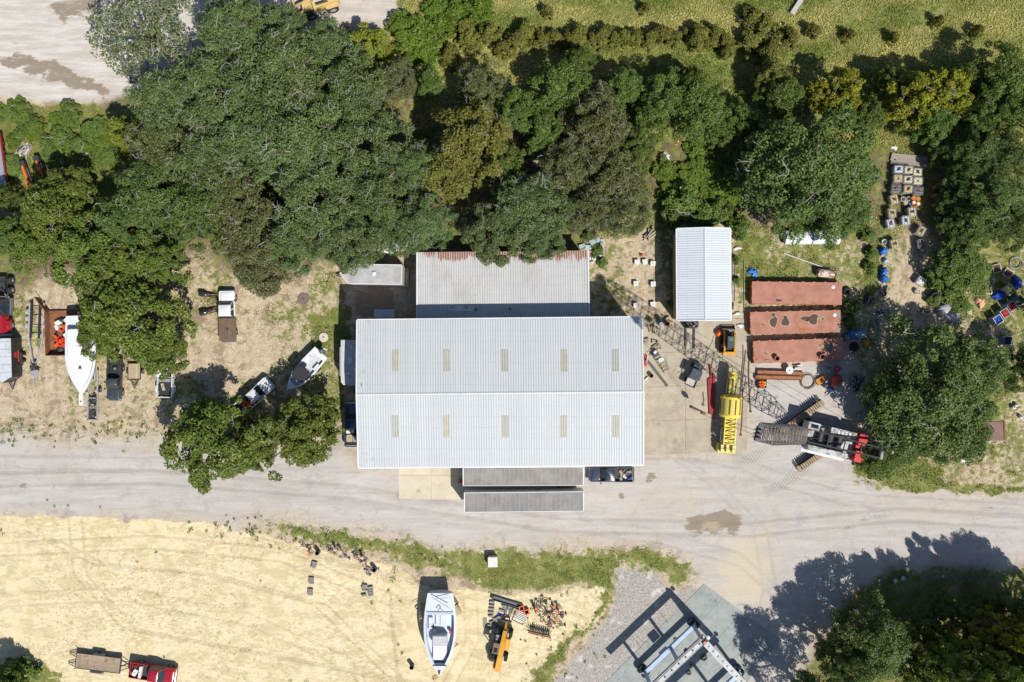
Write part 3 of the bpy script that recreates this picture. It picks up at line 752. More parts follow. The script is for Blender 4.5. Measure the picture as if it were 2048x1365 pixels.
tree('oakd', 1590, 420, 60, "dark green oak behind the row of white tanks", None, 0.85)
tree('green', 1570, 190, 52, "mid green tree by the ditch, west of the yellow trees", None, 0.9)
tree('olive', 1550, 150, 40, "slim olive tree beside the bridge plank", None, 0.75)
tree('yellow', 1690, 175, 52, "yellow-leaved tree by the ditch, above the very large dark oak", None, 1.0)
tree('yellow', 1640, 190, 38, "small yellow-green tree between the yellow tree and the ditch", None, 0.9)
tree('yellow', 1830, 190, 60, "bright yellow-leaved tree north of the plastic totes", None, 1.05)
tree('yellow', 1900, 180, 62, "bright yellow-green tree east of its twin by the ditch", None, 1.05)
tree('green', 1865, 240, 52, "green tree just north of the timber mat", None, 0.9)
for a in [(2010,150,70),(2040,220,62),(1975,225,50)]: tree('green', *a, "green tree at the east end of the ditch", "green trees at the east end of the ditch", hs=1.0)
for a in [(1960,300,60),(2010,320,70),(1990,400,80),(2030,450,60),(1950,425,40),(1930,345,36)]: tree('oakd', *a, "dark oak in the shaded wood east of the plastic totes", "dark oaks east of the plastic totes", hs=0.85)
tree('green', 1928, 540, 66, "bushy green tree in the junk yard beside the pink net heap", None, 0.6)
tree('green', 1945, 470, 45, "bushy green tree behind the pink net heap", None, 0.7)
tree('oakd', 1880, 790, 142, "huge dark green oak spreading east of the crawler crane", None, 1.0)
tree('oakd', 1960, 740, 78, "dark green oak on the north-east flank of the huge oak", None, 0.92)
tree('oakd', 1822, 872, 66, "dark green oak behind the crane's red counterweight", None, 0.85)
tree('oakd', 1930, 870, 70, "dark green oak beside the rusty steel plate", None, 0.85)
tree('green', 1780, 790, 46, "shaded green tree between the crane and the huge oak", None, 0.7)
tree('green', 1765, 925, 44, "low bright green tree beside the crane at the road", None, 0.6)
tree('oakd', 2092, 610, 36, "dark oak beside the red and blue bins", None, 0.9)
tree('oakd', 2068, 740, 55, "dark oak beyond the white floats", None, 0.9)
tree('oakd', 1752, 1285, 92, "grey-green oak at the bend of the gravel road", None, 0.95)
tree('oakd', 1700, 1340, 62, "dark oak beside the boat hoist", None, 1.2)
tree('broad', 1850, 1335, 58, "olive green tree next to the oak at the bend of the gravel road", None, 1.2)
tree('broad', 1905, 1285, 44, "low olive green tree behind the blue trestles", None, 0.9)
for a in [(1925,1345,58),(1990,1345,60),(2060,1340,60),(2125,1320,62),(2185,1325,66)]: tree('broad', *a, "olive green tree in the grove south of the gravel road", "trees of the grove south of the road", hs=2.1)
tree('olive', 1965, 1275, 36, "olive-brown tree in the shaded middle of the southern grove", None, 1.25)
tree('oakd', 2085, 1240, 56, "dark oak at the east end of the grove, shading the verge", None, 1.35)
tree('yellow', 2035, 1280, 40, "yellow-leaved tree in the grove south of the road", None, 2.2)
tree('green', 1850, 1258, 36, "shaded green tree between the road-bend oak and the grove", None, 0.8)
tree('green', 1945, 1240, 38, "shaded green tree in the middle of the dark grove", None, 0.8)
tree('green', 2015, 1255, 40, "shaded green tree beside the grove's yellow-leaved tree", None, 0.8)
tree('green', 1890, 1215, 34, "shaded green tree behind the row of blue trestles", None, 0.7)
tree('green', 1985, 1215, 34, "shaded green tree at the east end of the blue trestles", None, 0.7)
tree('oakd', 1650, 1440, 80, "oak standing beyond the boat hoist, known by its shadow", None, 1.35)
tree('green', -5, 1385, 45, "dark tree behind the flatbed trailer at the sand lot's corner", None, 0.9)
tree('shrub', 30, 1352, 34, "green bushes at the corner of the sand lot", None)
# shrubs on the meadow
tree('lime', 728, 85, 44, "round lime green bush beside the yellow loader's sandy lot", None, 0.8)
tree('lime', 765, 105, 28, "small lime green bush joined to the round one", None, 0.6)
for a in [(830,70,48),(800,45,30),(850,100,30),(880,55,34),(905,25,34),(960,18,30),(870,15,28)]: tree('shrubb', *a, "bright green leafy shrub at the meadow's west end", "bright shrubs at the meadow's west end", hs=0.8)
for a in [(1050,65,28),(1080,74,22),(1110,72,16),(1135,75,20),(1160,70,24),(1182,74,18),(1205,72,22),(1228,78,18),(1250,74,20),(1275,70,15),(1330,66,22),(1350,72,16),(1400,70,28),(1432,70,24),(1302,72,16),(1025,85,22)]: tree('shruby', *a, "olive brown shrub in the hedge row along the meadow", "shrubs of the meadow hedge row")
for a in [(1095,20,14),(1290,12,12),(1630,58,16),(1700,66,14),(1790,72,13),(1880,40,12),(1960,60,14)]: tree('shruby', *a, "small lone shrub dotted on the open meadow", "lone shrubs on the meadow")
for a in [(1530,55,34),(1545,100,30),(1510,30,26),(1500,80,22),(1580,70,26)]: tree('shruby', *a, "olive shrub by the bridge plank over the meadow ditch", "shrubs by the bridge plank")
for a in [(940,80,26),(980,60,24),(900,110,24),(1000,95,18),(930,50,20)]: tree('shruby', *a, "brownish green shrub between bright shrubs and hedge row", "brownish shrubs at the hedge row's west end")
for a in [(1370,400,42),(1400,430,36),(1345,430,26),(1440,420,30),(1470,340,26),(1480,450,26)]: tree('shrub', *a, "leafy green shrub in the clearing north of the white-roofed shed", "shrubs north of the white-roofed shed")
for a in [(1745,505,14),(1742,535,14),(1740,470,18),(1872,560,22),(1900,590,24),(1925,610,20),(1705,615,18),(1702,645,14),(1870,600,16),(1915,580,20)]: tree('shrub', *a, "weedy green bush among the junk of the east yard", "weedy bushes of the east yard", hs=0.6)
for a in [(1340,608,7),(1472,520,9),(1474,560,8),(1462,610,8),(1300,640,6),(1195,500,14),(1205,525,12),(1180,470,14)]: tree('shrub', *a, "small weed clump beside the workshop and shed walls", "weed clumps by the walls", hs=0.45)
for a in [(150,290,26),(180,260,24),(120,270,24),(60,250,22),(30,225,22),(200,310,22),(140,235,22),(100,310,20),(75,400,20)]: tree('shrub', *a, "leafy green bush in the weedy clearing west of the wood", "bushes of the weedy clearing", hs=0.55)

rr_ = random.Random(31)
for _ in range(34):
    px, py = rr_.uniform(-5, 215), rr_.uniform(212, 335)
    if 25 < px < 100 and py > 275: continue
    tree(rr_.choice(['shrub', 'shrub', 'shrubb']), px, py, rr_.uniform(15, 27), "leafy green bush in the weedy clearing west of the wood", "bushes of the weedy clearing", hs=rr_.uniform(0.3, 0.55))
for _ in range(26):
    px = rr_.uniform(1010, 1470); tree(rr_.choice(['shrub', 'shruby', 'shruby']), px, 74+rr_.gauss(0, 10), rr_.uniform(9, 20), "olive brown shrub in the hedge row along the meadow", "shrubs of the meadow hedge row", hs=rr_.uniform(0.5, 1.1))
for a in [(1905,400,34,0.55),(1898,450,28,0.5),(1893,300,32,0.6),(1925,470,34,0.6),(1880,262,30,0.6)]: tree('oakd', *a[:3], "low dark tree at the shaded wood's edge beside the totes", "low dark trees beside the totes", hs=a[3])
# grass, as blades: nobody could count it
def grass(name, n, mask, box, hgt, wid, mat, thr, label, seed, power=1.0):
    rng = np.random.default_rng(seed)
    x0, y1 = P(box[0], box[1]); x1, y0 = P(box[2], box[3])
    x = rng.uniform(x0, x1, n*3); y = rng.uniform(y0, y1, n*3)
    m = mask_at(mask, x, y)+(fbm(x, y, 0.8, seed)-0.5)*1.1
    k = np.where(m > thr+rng.uniform(0, 0.35, n*3))[0][:n]
    x, y = x[k], y[k]; n = len(k)
    h = hgt*rng.uniform(0.4, 1.3, n)*(0.6+0.8*fbm(x, y, 0.3, seed+5))
    cen = np.stack([x, y, h*0.45-0.02], 1)
    wind = np.array([0.35, 0.1, 0])
    nr = rng.normal(size=(n, 3))*np.array([1, 1, 0.6])+np.array([0, 0, 1.5])+wind
    tone = np.stack([np.clip((fbm(x*0.30, y, 0.26, seed+8)-0.5)*3.4+0.46+rng.uniform(-.25, .25, n), 0, 1), rng.uniform(0.2, 1, n)], 1)
    me = leaves_mesh(name, cen, nr, wid*rng.uniform(0.6, 1.4, n), tone, mat, hgt/wid*0.75, rng)
    o = bpy.data.objects.new(name, me); COL.objects.link(o)
    return tag(o, label, "grass", None, "stuff")
M_MEAD = leaf_material("meadow_grass_blades", (0.150, 0.205, 0.030), (0.560, 0.490, 0.200), 0.45, 0.7)
M_LAWN = leaf_material("verge_grass_blades", (0.095, 0.140, 0.024), (0.215, 0.205, 0.065), 0.35, 0.6)
grass("meadow_grass", 130000, 'grass', (690, -40, 2110, 470), 0.32, 0.10, M_MEAD, 0.55, "tall yellowish grass covering the meadow north of the wood", 3)
grass("verge_grass", 42000, 'grass', (470, 1030, 1420, 1400), 0.16, 0.09, M_LAWN, 0.62, "short green grass on the verge between road and sand lot", 4)
grass("yard_weeds", 75000, 'grass', (-40, 190, 720, 905), 0.20, 0.10, M_LAWN, 0.58, "patchy weeds growing in the western yard and clearing", 5)
grass("junkyard_weeds", 60000, 'grass', (1170, 400, 2110, 1000), 0.20, 0.10, M_LAWN, 0.58, "patchy grass growing between the junk of the eastern yard", 6)
grass("grove_weeds", 16000, 'grass', (1600, 1130, 2110, 1400), 0.22, 0.11, M_LAWN, 0.5, "weeds growing on the floor of the southern grove", 8)

# weeds coming through the sand and the road edges
def weed_tufts(name, spots, label, seed):
    rng = np.random.default_rng(seed); cen = []
    for (px, py, r, n) in spots:
        x, y = P(px, py); a = rng.uniform(0, 6.28, n); q = r*np.sqrt(rng.uniform(0, 1, n))
        cen.append(np.stack([x+q*np.cos(a), y+q*np.sin(a), rng.uniform(0.02, 0.16, n)], 1))
    cen = np.concatenate(cen); n = len(cen)
    tone = np.stack([rng.uniform(0, 0.8, n), rng.uniform(0.2, 0.9, n)], 1)
    me = leaves_mesh(name, cen, rng.normal(size=(n, 3))*0.6+np.array([0, 0, 1.0]), rng.uniform(0.06, 0.12, n), tone, M_LAWN, 1.6, rng)
    o = bpy.data.objects.new(name, me); COL.objects.link(o)
    return tag(o, label, "weeds", None, "stuff")
rw = random.Random(9)
W = [(379,1046,.2,20),(382,1058,.35,40),(378,1065,.2,16),(413,1063,.2,20),(312,1105,.2,16),(275,1124,.2,14),(95,1001,.15,10),(109,1013,.2,14),(137,1012,.12,10),(201,1015,.1,8),(2,1062,.3,22),(6,1068,.2,12),(500,1060,.5,50),(506,1070,.4,40),(515,1078,.3,30),(541,1094,.3,26),(778,1182,.2,20),(801,1203,.2,18),(797,1290,.2,20),(805,1306,.25,28),(870,1356,.4,40),(786,1160,.45,50),(790,1142,.5,50),(582,1364,.3,20),(613,1364,.3,20),(744,1206,.25,24),(728,1166,.3,22),(521,1162,.15,12),(835,1140,.4,30),(1540,805,.2,14),(1552,795,.25,16),(1531,806,.2,10),(1590,855,.3,20)]
for _ in range(70):
    px = rw.uniform(430, 900); W.append((px, 1050+(px-430)*0.16+rw.gauss(0, 14), rw.uniform(.1, .4), rw.randint(8, 30)))
for _ in range(60):
    W.append((rw.uniform(1040, 1210), rw.uniform(1180, 1360), rw.uniform(.08, .3), rw.randint(6, 22)))
for _ in range(90):
    W.append((rw.uniform(0, 330), 862+rw.gauss(0, 14), rw.uniform(.1, .4), rw.randint(8, 30)))
weed_tufts("sand_weeds", W, "small weed tufts coming through the sand and road edges", 12)
# ------------------------------------------------------------------ buildings
def metal_roof_mat(name, col, dirt, rust=None, rows=1.33, along='Y', zone_=None, scuff=None):
    """weathered corrugated sheet: stains, fixing rows, optional rust that gathers at one edge"""
    t = NT(name)
    big = t.noise(0.22, 4, 0.6); mid = t.noise(1.2, 5, 0.65)
    stk = t.noise(1.0, 5, 0.7, stretch=((2.4, 0.12, 1) if along == 'Y' else (0.12, 2.4, 1)))
    c = t.mix(t.math('MULTIPLY', t.ramp(stk, 0.35, 0.75), 0.5), col, dirt)
    c = t.mix(t.math('MULTIPLY', t.ramp(big, 0.45, 0.75), 0.35), c, dirt)
    sp = t.n("ShaderNodeSeparateXYZ"); t.l(t.pos, sp.inputs[0])
    row = t.math('FRACT', t.math('DIVIDE', sp.outputs[along], rows))
    rowf = t.math('MULTIPLY', t.ramp(row, 0.93, 0.97), t.ramp(t.noise(3.0, 3, 0.6), 0.35, 0.6))
    c = t.mix(t.math('MULTIPLY', rowf, 0.55), c, tuple(x*0.72 for x in dirt))
    oi = t.n("ShaderNodeObjectInfo").outputs["Random"]
    hv = t.n("ShaderNodeHueSaturation"); t.l(c, hv.inputs["Color"])
    t.l(t.math('ADD', t.math('MULTIPLY', oi, 0.085), 0.95), hv.inputs["Value"]); c = hv.outputs[0]
    if scuff:
        sf = t.math('MULTIPLY', t.ramp(t.math('MULTIPLY', sp.outputs['X'], -1.0), *scuff), t.ramp(t.noise(1.6, 7, 0.78, stretch=(1.6, 0.7, 1)), 0.56, 0.66))
        c = t.mix(t.math('MULTIPLY', sf, t.ramp(t.noise(0.15, 2, 0.5), 0.4, 0.6)), c, (0.10, 0.11, 0.12))
        c = t.mix(t.math('MULTIPLY', t.ramp(t.noise(0.5, 7, 0.75), 0.60, 0.70), 0.35), c, (0.36, 0.35, 0.325))
    if rust:
        lo, hi = zone_
        f = t.ramp(sp.outputs['Y'], lo, hi)
        c = t.mix(t.math('MULTIPLY', t.ramp(t.noise(0.3, 6, 0.7, stretch=(1.0, 0.45, 1)), 0.48, 0.66), 0.55), c, (0.33, 0.265, 0.20))
        rn = t.math('ADD', t.math('MULTIPLY', f, 0.55), t.noise(1.0, 6, 0.72, stretch=(2.2, 0.5, 1)))
        rn = t.math('MULTIPLY', rn, t.ramp(t.noise(0.12, 2, 0.5), 0.42, 0.56))
        c = t.mix(t.ramp(rn, 0.72, 0.92), c, rust)
        c = t.mix(t.ramp(t.noise(2.5, 6, 0.8), 0.69, 0.73), c, rust)
    t.l(c, t.b.inputs["Base Color"])
    t.b.inputs["Roughness"].default_value = 0.5; t.b.inputs["Metallic"].default_value = 0.0
    t.b.inputs["Specular IOR Level"].default_value = 0.35
    return t.m
M_ROOF = metal_roof_mat("white_metal_roof", (0.435, 0.447, 0.452), (0.372, 0.383, 0.388), scuff=(16.2, 18.4))
M_RIB = pm("white_roof_rib_shade", (0.345, 0.375, 0.395), 0.5, var=0.06)  # blue-grey darker than the sheet: paints in the ribs' shadow lines
M_ANNEX = metal_roof_mat("old_lean_to_roof", (0.455, 0.448, 0.43), (0.36, 0.355, 0.345), (0.23, 0.085, 0.032), 1.2, 'Y', (9.0, 11.6))
M_ANRIB = pm("old_roof_rib", (0.335, 0.35, 0.36), 0.55, var=0.15)
M_SHED = metal_roof_mat("pale_blue_metal_roof", (0.475, 0.50, 0.53), (0.435, 0.46, 0.49), None, 1.5, 'X')
M_SHRIB = pm("pale_blue_rib", (0.38, 0.41, 0.445), 0.45, var=0.06)
M_TRIM = pm("white_trim", (0.56, 0.57, 0.575), 0.5, var=0.08)
M_WALLW = pm("white_wall_metal", (0.47, 0.475, 0.46), 0.6, var=0.1)
M_WALLY = pm("cream_wall_metal", (0.34, 0.29, 0.175), 0.6, var=0.12)
M_SKYL = pm("yellowed_skylight", (0.355, 0.338, 0.278), 0.4, var=0.25, scale=1.2, tone=0.12)
M_SKYR = pm("yellowed_skylight_rib", (0.30, 0.285, 0.235), 0.4, var=0.1)
M_DOOR = pm("grey_roller_door", (0.33, 0.34, 0.345), 0.55, var=0.08)
M_DKSTEEL = pm("dark_steel", (0.045, 0.045, 0.048), 0.55, 0.3, var=0.3)
M_GALV = pm("galvanised_steel", (0.36, 0.37, 0.38), 0.45, 0.4, var=0.15)

def rib_panel(w, L, rise, nrib, rh, rw, mats, name="roof_panel", flat=0.0):
    """one corrugated sheet: x across (0..w), y down-slope (0..L), falling by `rise`"""
    mb = MB(); prof = []
    p = w/nrib
    for i in range(nrib):
        x = i*p
        prof += [(x, 0, 0), (x+p*0.5-rw/2, 0, 1), (x+p*0.5-rw/4, rh, 1), (x+p*0.5+rw/4, rh, 1), (x+p*0.5+rw/2, 0, 0)]
    prof.append((w, 0, 0))
    vs = []; n = len(prof)
    for y, dz in ((0, 0), (L, -rise)):
        vs += [(q[0], y, q[1]+dz) for q in prof]
    base = len(mb.v); mb.v += vs
    for i in range(n-1):
        mb.f.append([base+i, base+n+i, base+n+i+1, base+i+1][::-1]); mb.mi.append(1 if prof[i][2] else 0)  # rib faces take the darker slot, adding to their shade
    return mb.mesh(name, mats)

def gable(name, label, cat, cx, cy, rz, L, W, eave, ridge, roofmats, wallmat, rh, nrib, panel, oh=0.25, along_x=True, trim=M_TRIM):
    """metal building, ridge along local x"""
    root = thing(name, label, cat, (cx, cy, 0), rz)
    hw = W/2; hl = L/2
    ih, il = hw-oh, hl-oh
    for s, nm in ((-1, 'south'), (1, 'north')):
        MB().box(-il, il, s*ih-0.06, s*ih+0.06, -0.1, eave-0.12).build("wall", wallmat, root)
    ez = eave-0.12+(ridge-eave)*(oh/hw)
    for s in (-1, 1):
        xa, xb = sorted((s*il-0.06, s*il+0.06))
        poly = [(-ih+0.065, -0.1), (ih-0.065, -0.1), (ih-0.065, ez-0.05), (0, ridge-0.16), (-ih+0.065, ez-0.05)]
        mb = MB(); mb.loft([[(xa, p[0], p[1]) for p in poly], [(xb, p[0], p[1]) for p in poly]]); mb.build("wall", wallmat, root)
    n = round(L/panel); pw = L/n
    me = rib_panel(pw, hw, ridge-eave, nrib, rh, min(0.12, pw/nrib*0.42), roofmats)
    for i in range(n):
        put("roof_panel", me, root, (-hl+pw*i, 0, ridge))
        put("roof_panel", me, root, (hl-pw*i, 0, ridge), PI)
    cap = MB(); cap.loft([[(-hl-0.03, -0.32, ridge+rh*0.7-0.01), (-hl-0.03, 0, ridge+rh+0.05), (-hl-0.03, 0.32, ridge+rh*0.7-0.01)],
                          [(hl+0.03, -0.32, ridge+rh*0.7-0.01), (hl+0.03, 0, ridge+rh+0.05), (hl+0.03, 0.32, ridge+rh*0.7-0.01)]], False, False, False)
    cap.v = [(x, y*0.45, z) for x, y, z in cap.v]; cap.build("ridge_cap", roofmats[0], root)
    for s in (-1, 1):
        MB().box(-hl, hl, s*(hw+0.07)-0.07, s*(hw+0.07)+0.07, eave-0.16, eave-0.01).build("gutter", trim, root)
        m = MB()
        for q in (-1, 1):
            m.bar((s*(hl+0.03), q*hw, eave+0.0), (s*(hl+0.03), 0, ridge+0.0), 0.14, 0.16)
        m.build("rake_trim", trim, root)
    return root

rzM = math.radians(0.6)
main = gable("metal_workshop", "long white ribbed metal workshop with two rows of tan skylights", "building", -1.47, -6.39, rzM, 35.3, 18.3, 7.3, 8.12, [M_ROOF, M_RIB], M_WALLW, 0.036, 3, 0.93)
def w2l(x, y):      # photograph-measured roof point -> workshop local
    dx, dy = x+1.47, y+6.39; c, s = math.cos(-rzM), math.sin(-rzM)
    return dx*c-dy*s, dx*s+dy*c
skme = rib_panel(0.86, 2.68, 2.68*0.82/9.15, 3, 0.036, 0.12, [M_SKYL, M_SKYR], "skylight")
for px in (791, 893, 1010, 1128, 1231.5):
    for py0, s in ((701, 1), (833, -1)):
        x, y = w2l(*P(px, py0+20.5, 7.75))
        z = 8.12-0.82*(abs(y)-1.34)/9.15+0.02
        if s > 0: put("skylight", skme, main, (x-0.43, y-1.34, z))
        else: put("skylight", skme, main, (x+0.43, y+1.34, z), PI)
for k, x in enumerate((-11, -2, 7, 13.5)):
    w = 4.6 if k < 3 else 1.0
    MB().box(x-w/2, x+w/2, -9.15+0.25-0.10, -9.15+0.25-0.062, 0.0, 4.8 if k < 3 else 2.1).build("door", M_DOOR, main)
for y in (-5, 3):
    MB().box(17.65-0.25+0.062, 17.65-0.25+0.10, y-2.2, y+2.2, 0.0, 4.8).build("door", M_DOOR, main)
for x in (-16, -6, 3, 12):
    MB().cyl((x, 9.15+0.14-0.25, 0.05), (x, 9.15-0.02, 7.15), 0.05).build("downpipe", M_TRIM, main)

# lean-to behind it
lean_to = thing("rear_lean_to", "old rust-streaked lean-to roof joined to the back of the white workshop", "building", (-1.13, 2.86, 0), rzM)
La, Wa = 21.9, 8.65
for x in (-La/2+0.2, La/2-0.2):
    MB().add([(x-0.05, 0.05, -0.1), (x+0.05, 0.05, -0.1), (x+0.05, Wa-0.2, -0.1), (x-0.05, Wa-0.2, -0.1), (x-0.05, 0.05, 4.5), (x+0.05, 0.05, 4.5), (x+0.05, Wa-0.2, 3.75), (x-0.05, Wa-0.2, 3.75)],
             [(3,2,1,0),(4,5,6,7),(0,1,5,4),(1,2,6,5),(2,3,7,6),(3,0,4,7)]).build("wall", M_WALLW, lean_to)
MB().box(-La/2+0.26, La/2-0.26, Wa-0.3, Wa-0.2, -0.1, 3.72).build("wall", M_WALLW, lean_to)
na = 24; pa = La/na
meA = rib_panel(pa, Wa, 0.75, 3, 0.032, 0.11, [M_ANNEX, M_ANRIB])
for i in range(na): put("roof_panel", meA, lean_to, (-La/2+pa*i, 0, 4.65))
for s in (-1, 1):
    MB().bar((s*(La/2+0.03), 0, 4.66), (s*(La/2+0.03), Wa, 3.91), 0.16, 0.14).build("rake_trim", M_TRIM, lean_to)
MB().cbox((-5.3, 1.35, 4.62), (3.4, 0.75, 0.02), 0.01).build("roof_patch", pm("white_sealant_patch", (0.47, 0.48, 0.49), 0.6, var=0.3, scale=4, col2=(0.2, 0.21, 0.22), amt=0.3), lean_to)
for x in (-3.4, 0.9):
    MB().cyl((x, 1.2, 4.4), (x, 1.2, 4.98), 0.11, 0.11, 10).build("vent_pipe", M_DKSTEEL, lean_to)

# white-roofed shed to the east
sx, sy = P(1407.5, 549.5, 4.0)
shed = gable("storage_shed", "narrow shed with pale blue-white ribbed roof and cream walls", "shed", sx, sy, PI/2+math.radians(0.4), 11.75, 6.82, 4.0, 4.75, [M_SHED, M_SHRIB], M_WALLY, 0.026, 3, 0.9, 0.3)
MB().box(-5.875+0.3-0.10, -5.875+0.3-0.064, -2.2, 2.2, 0, 3.3).build("door", M_DKSTEEL, shed)

# small lean-to roof in the workshop's shade
x0, y0 = P(748, 619, 2.5); x1, y1 = P(788, 640, 2.5)
hut = thing("small_lean_to", "small blue-grey sheet roof on posts in the workshop's shade", "shelter", ((x0+x1)/2, 3.05+(y0-3.05)/2, 0), 0)
hw, hd = (x1-x0)/2, (y0-3.05)/2
me = rib_panel(0.445, hd*2, 0.3, 2, 0.03, 0.08, [M_SHED, M_SHRIB])
nh = round(hw*2/0.445)
for i in range(nh): put("roof_panel", me, hut, (-hw+0.445*i, -hd, 2.6))
for a in (-1, 1):
    MB().box(a*(hw-0.15)-0.05, a*(hw-0.15)+0.05, hd-0.2, hd-0.1, -0.1, 2.28).build("post", M_GALV, hut)
    MB().box(a*(hw-0.15)-0.05, a*(hw-0.15)+0.05, -hd+0.1, -hd+0.2, -0.1, 2.53).build("post", M_GALV, hut)

# ------------------------------------------------------------------ box trailers, caravan, site office
M_TYRE = pm("tyre_rubber", (0.022, 0.022, 0.023), 0.85, var=0.2, spec=0.25)
M_RIM = pm("steel_rim", (0.34, 0.34, 0.345), 0.4, 0.5, var=0.1)
_wc = {}
def wheel(parent, x, y, r=0.4, w=0.25, z=None, rim=M_RIM):
    key = (round(r, 3), round(w, 3), rim.name)
    if key not in _wc:
        a = MB(); prof = [(r*0.6, -w/2), (r*0.95, -w/2), (r, -w*0.36), (r, w*0.36), (r*0.95, w/2), (r*0.6, w/2)]
        n = 20
        rings = [[(q[0]*math.cos(2*PI*i/n), q[1], q[0]*math.sin(2*PI*i/n)) for i in range(n)] for q in prof]
        a.loft(rings, True, False, False)
        b = MB(); b.cyl((0, -w*0.42, 0), (0, w*0.42, 0), r*0.61, None, 14); b.cyl((0, -w*0.5, 0), (0, w*0.5, 0), r*0.2, None, 8)
        _wc[key] = (a.mesh("tyre", M_TYRE, 40), b.mesh("rim", rim))
    e = bpy.data.objects.new("wheel", None); COL.objects.link(e); e.parent = parent
    e.location = (x, y, r if z is None else z)
    put("tyre", _wc[key][0], e); put("rim", _wc[key][1], e)
    return e

M_TRGREY = pm("grey_trailer_roof", (0.165, 0.155, 0.147), 0.6, var=0.18, scale=0.8, col2=(0.215, 0.20, 0.185), amt=0.35, scale2=0.5)
M_TRSEAM = pm("trailer_roof_seam", (0.24, 0.23, 0.222), 0.6, var=0.1)
M_TRSIDE = pm("white_trailer_side", (0.44, 0.455, 0.46), 0.5, var=0.1, col2=(0.28, 0.25, 0.2), amt=0.12)
def box_trailer(label, px0, px1, py0, py1, rz, logo=False):
    h = 4.05
    xa, ya = P(px0, py0, h); xb, yb = P(px1, py1, h)
    L, W = xb-xa, ya-yb
    root = thing("box_trailer", label, "trailer", ((xa+xb)/2, (ya+yb)/2, 0), rz)
    hl, hw = L/2, W/2
    MB().box(-hl+0.02, hl-0.02, -hw+0.02, hw-0.02, 1.2, h-0.02).build("box_body", M_TRSIDE, root)
    n = 26; pw = (L-0.24)/n
    pm_ = MB().box(0.008, pw-0.008, -hw+0.1, hw-0.1, 0, 0.014).mesh("roof_panel", M_TRGREY)
    sm = MB().box(-0.035, 0.035, -hw+0.1, hw-0.1, 0, 0.03).mesh("roof_seam", M_TRSEAM)
    for i in range(n): put("roof_panel", pm_, root, (-hl+0.12+pw*i, 0, h-0.018))
    for i in range(1, n): put("roof_seam", sm, root, (-hl+0.12+pw*i, 0, h-0.015))
    for s in (-1, 1):
        MB().box(-hl, hl, s*(hw-0.03)-0.03, s*(hw-0.03)+0.03, h-0.14, h+0.025).build("top_rail", M_TRIM, root)
        MB().box(s*(hl-0.06)-0.06, s*(hl-0.06)+0.06, -hw+0.1, hw-0.1, h-0.14, h+0.035).build("top_rail", M_TRIM, root)
    for x in (hl-1.5, hl-2.8):
        for s in (-1, 1): wheel(root, x, s*(hw-0.35), 0.5, 0.5)
    MB().box(-hl+0.4, hl-0.6, -0.5, 0.5, 0.85, 1.2).build("chassis", M_DKSTEEL, root)
    for s in (-1, 1): MB().box(-hl+2.6, -hl+2.78, s*0.8-0.09, s*0.8+0.09, -0.05, 1.2).build("landing_leg", M_DKSTEEL, root)
    if logo:
        lm = MB(); lr = MB(); x = -3.6
        random.seed(5)
        while x < 1.5:
            w = random.uniform(0.12, 0.3); lm.box(x, x+w, hw-0.02, hw-0.008, 2.3+random.uniform(-.12, .12), 2.9); x += w+random.uniform(0.1, 0.3)
        lr.loft([[(2.0+0.45*math.cos(t), hw-0.02, 2.65+0.3*math.sin(t)) for t in [k*PI/6 for k in range(12)]], [(2.0+0.45*math.cos(t), hw-0.006, 2.65+0.3*math.sin(t)) for t in [k*PI/6 for k in range(12)]]])
        lm.build("side_lettering", pm("faded_grey_print", (0.18, 0.19, 0.21), 0.6), root); lr.build("side_emblem", pm("faded_red_print", (0.35, 0.05, 0.05), 0.6), root)
    return root
b1 = box_trailer("grey-roofed box trailer backed against the workshop's south wall", 925.5, 1167.5, 934.5, 972, math.radians(0.25))
b2 = box_trailer("grey-roofed box trailer parked on the road side of its twin", 928, 1168, 984.5, 1024, math.radians(0.6), True)

# caravan beside the west wall
xa, ya = P(681.5, 680.5, 3.2); xb, yb = P(0, 771, 3.2)
cv = thing("caravan", "white travel caravan squeezed against the workshop's west wall", "caravan", (xa+1.25, (ya+yb)/2, 0), 0)
Lc = ya-yb; hl = Lc/2
cb = MB()
poly = [(-1.25, -hl+0.45), (-0.95, -hl+0.05), (-0.6, -hl), (0.6, -hl), (0.95, -hl+0.05), (1.25, -hl+0.45), (1.25, hl), (-1.25, hl)]
cb.prism(poly, 0.55, 3.15); M_CVW = pm("caravan_white", (0.50, 0.50, 0.48), 0.45, var=0.08)
cb.build("body", M_CVW, cv)
M_CVR = pm("caravan_roof", (0.40, 0.405, 0.405), 0.6, var=0.12, col2=(0.3, 0.29, 0.27), amt=0.2)
MB().prism([(p[0]*0.97, p[1]*0.98) for p in poly], 3.15, 3.19).build("roof", M_CVR, cv)
for (x, y, a, b) in ((0.12, hl-0.9, 0.35, 0.4), (-0.05, hl-2.6, 0.55, 0.85), (-0.35, -hl+1.5, 0.36, 0.36), (0.62, -hl+2.1, 0.3, 0.35)):
    MB().box(x-a/2, x+a/2, y-b/2, y+b/2, 3.19, 3.34).build("roof_vent", M_TRIM, cv)
MB().box(-1.42, -1.25, -hl+1.2, hl-0.9, 1.0, 2.95).build("slide_out", M_CVW, cv)
for y in (-0.6, 0.3):
    for s in (-1, 1): wheel(cv, s*1.08, y, 0.34, 0.2)
for y in (-1.6, 1.4): MB().box(-1.256, -1.25, y-0.4, y+0.4, 1.5, 2.2).build("window", glass(), cv)
MB().bar((-0.4, -hl, 0.5), (0, -hl-1.1, 0.5), 0.1).bar((0.4, -hl, 0.5), (0, -hl-1.1, 0.5), 0.1).build("tow_frame", M_DKSTEEL, cv)
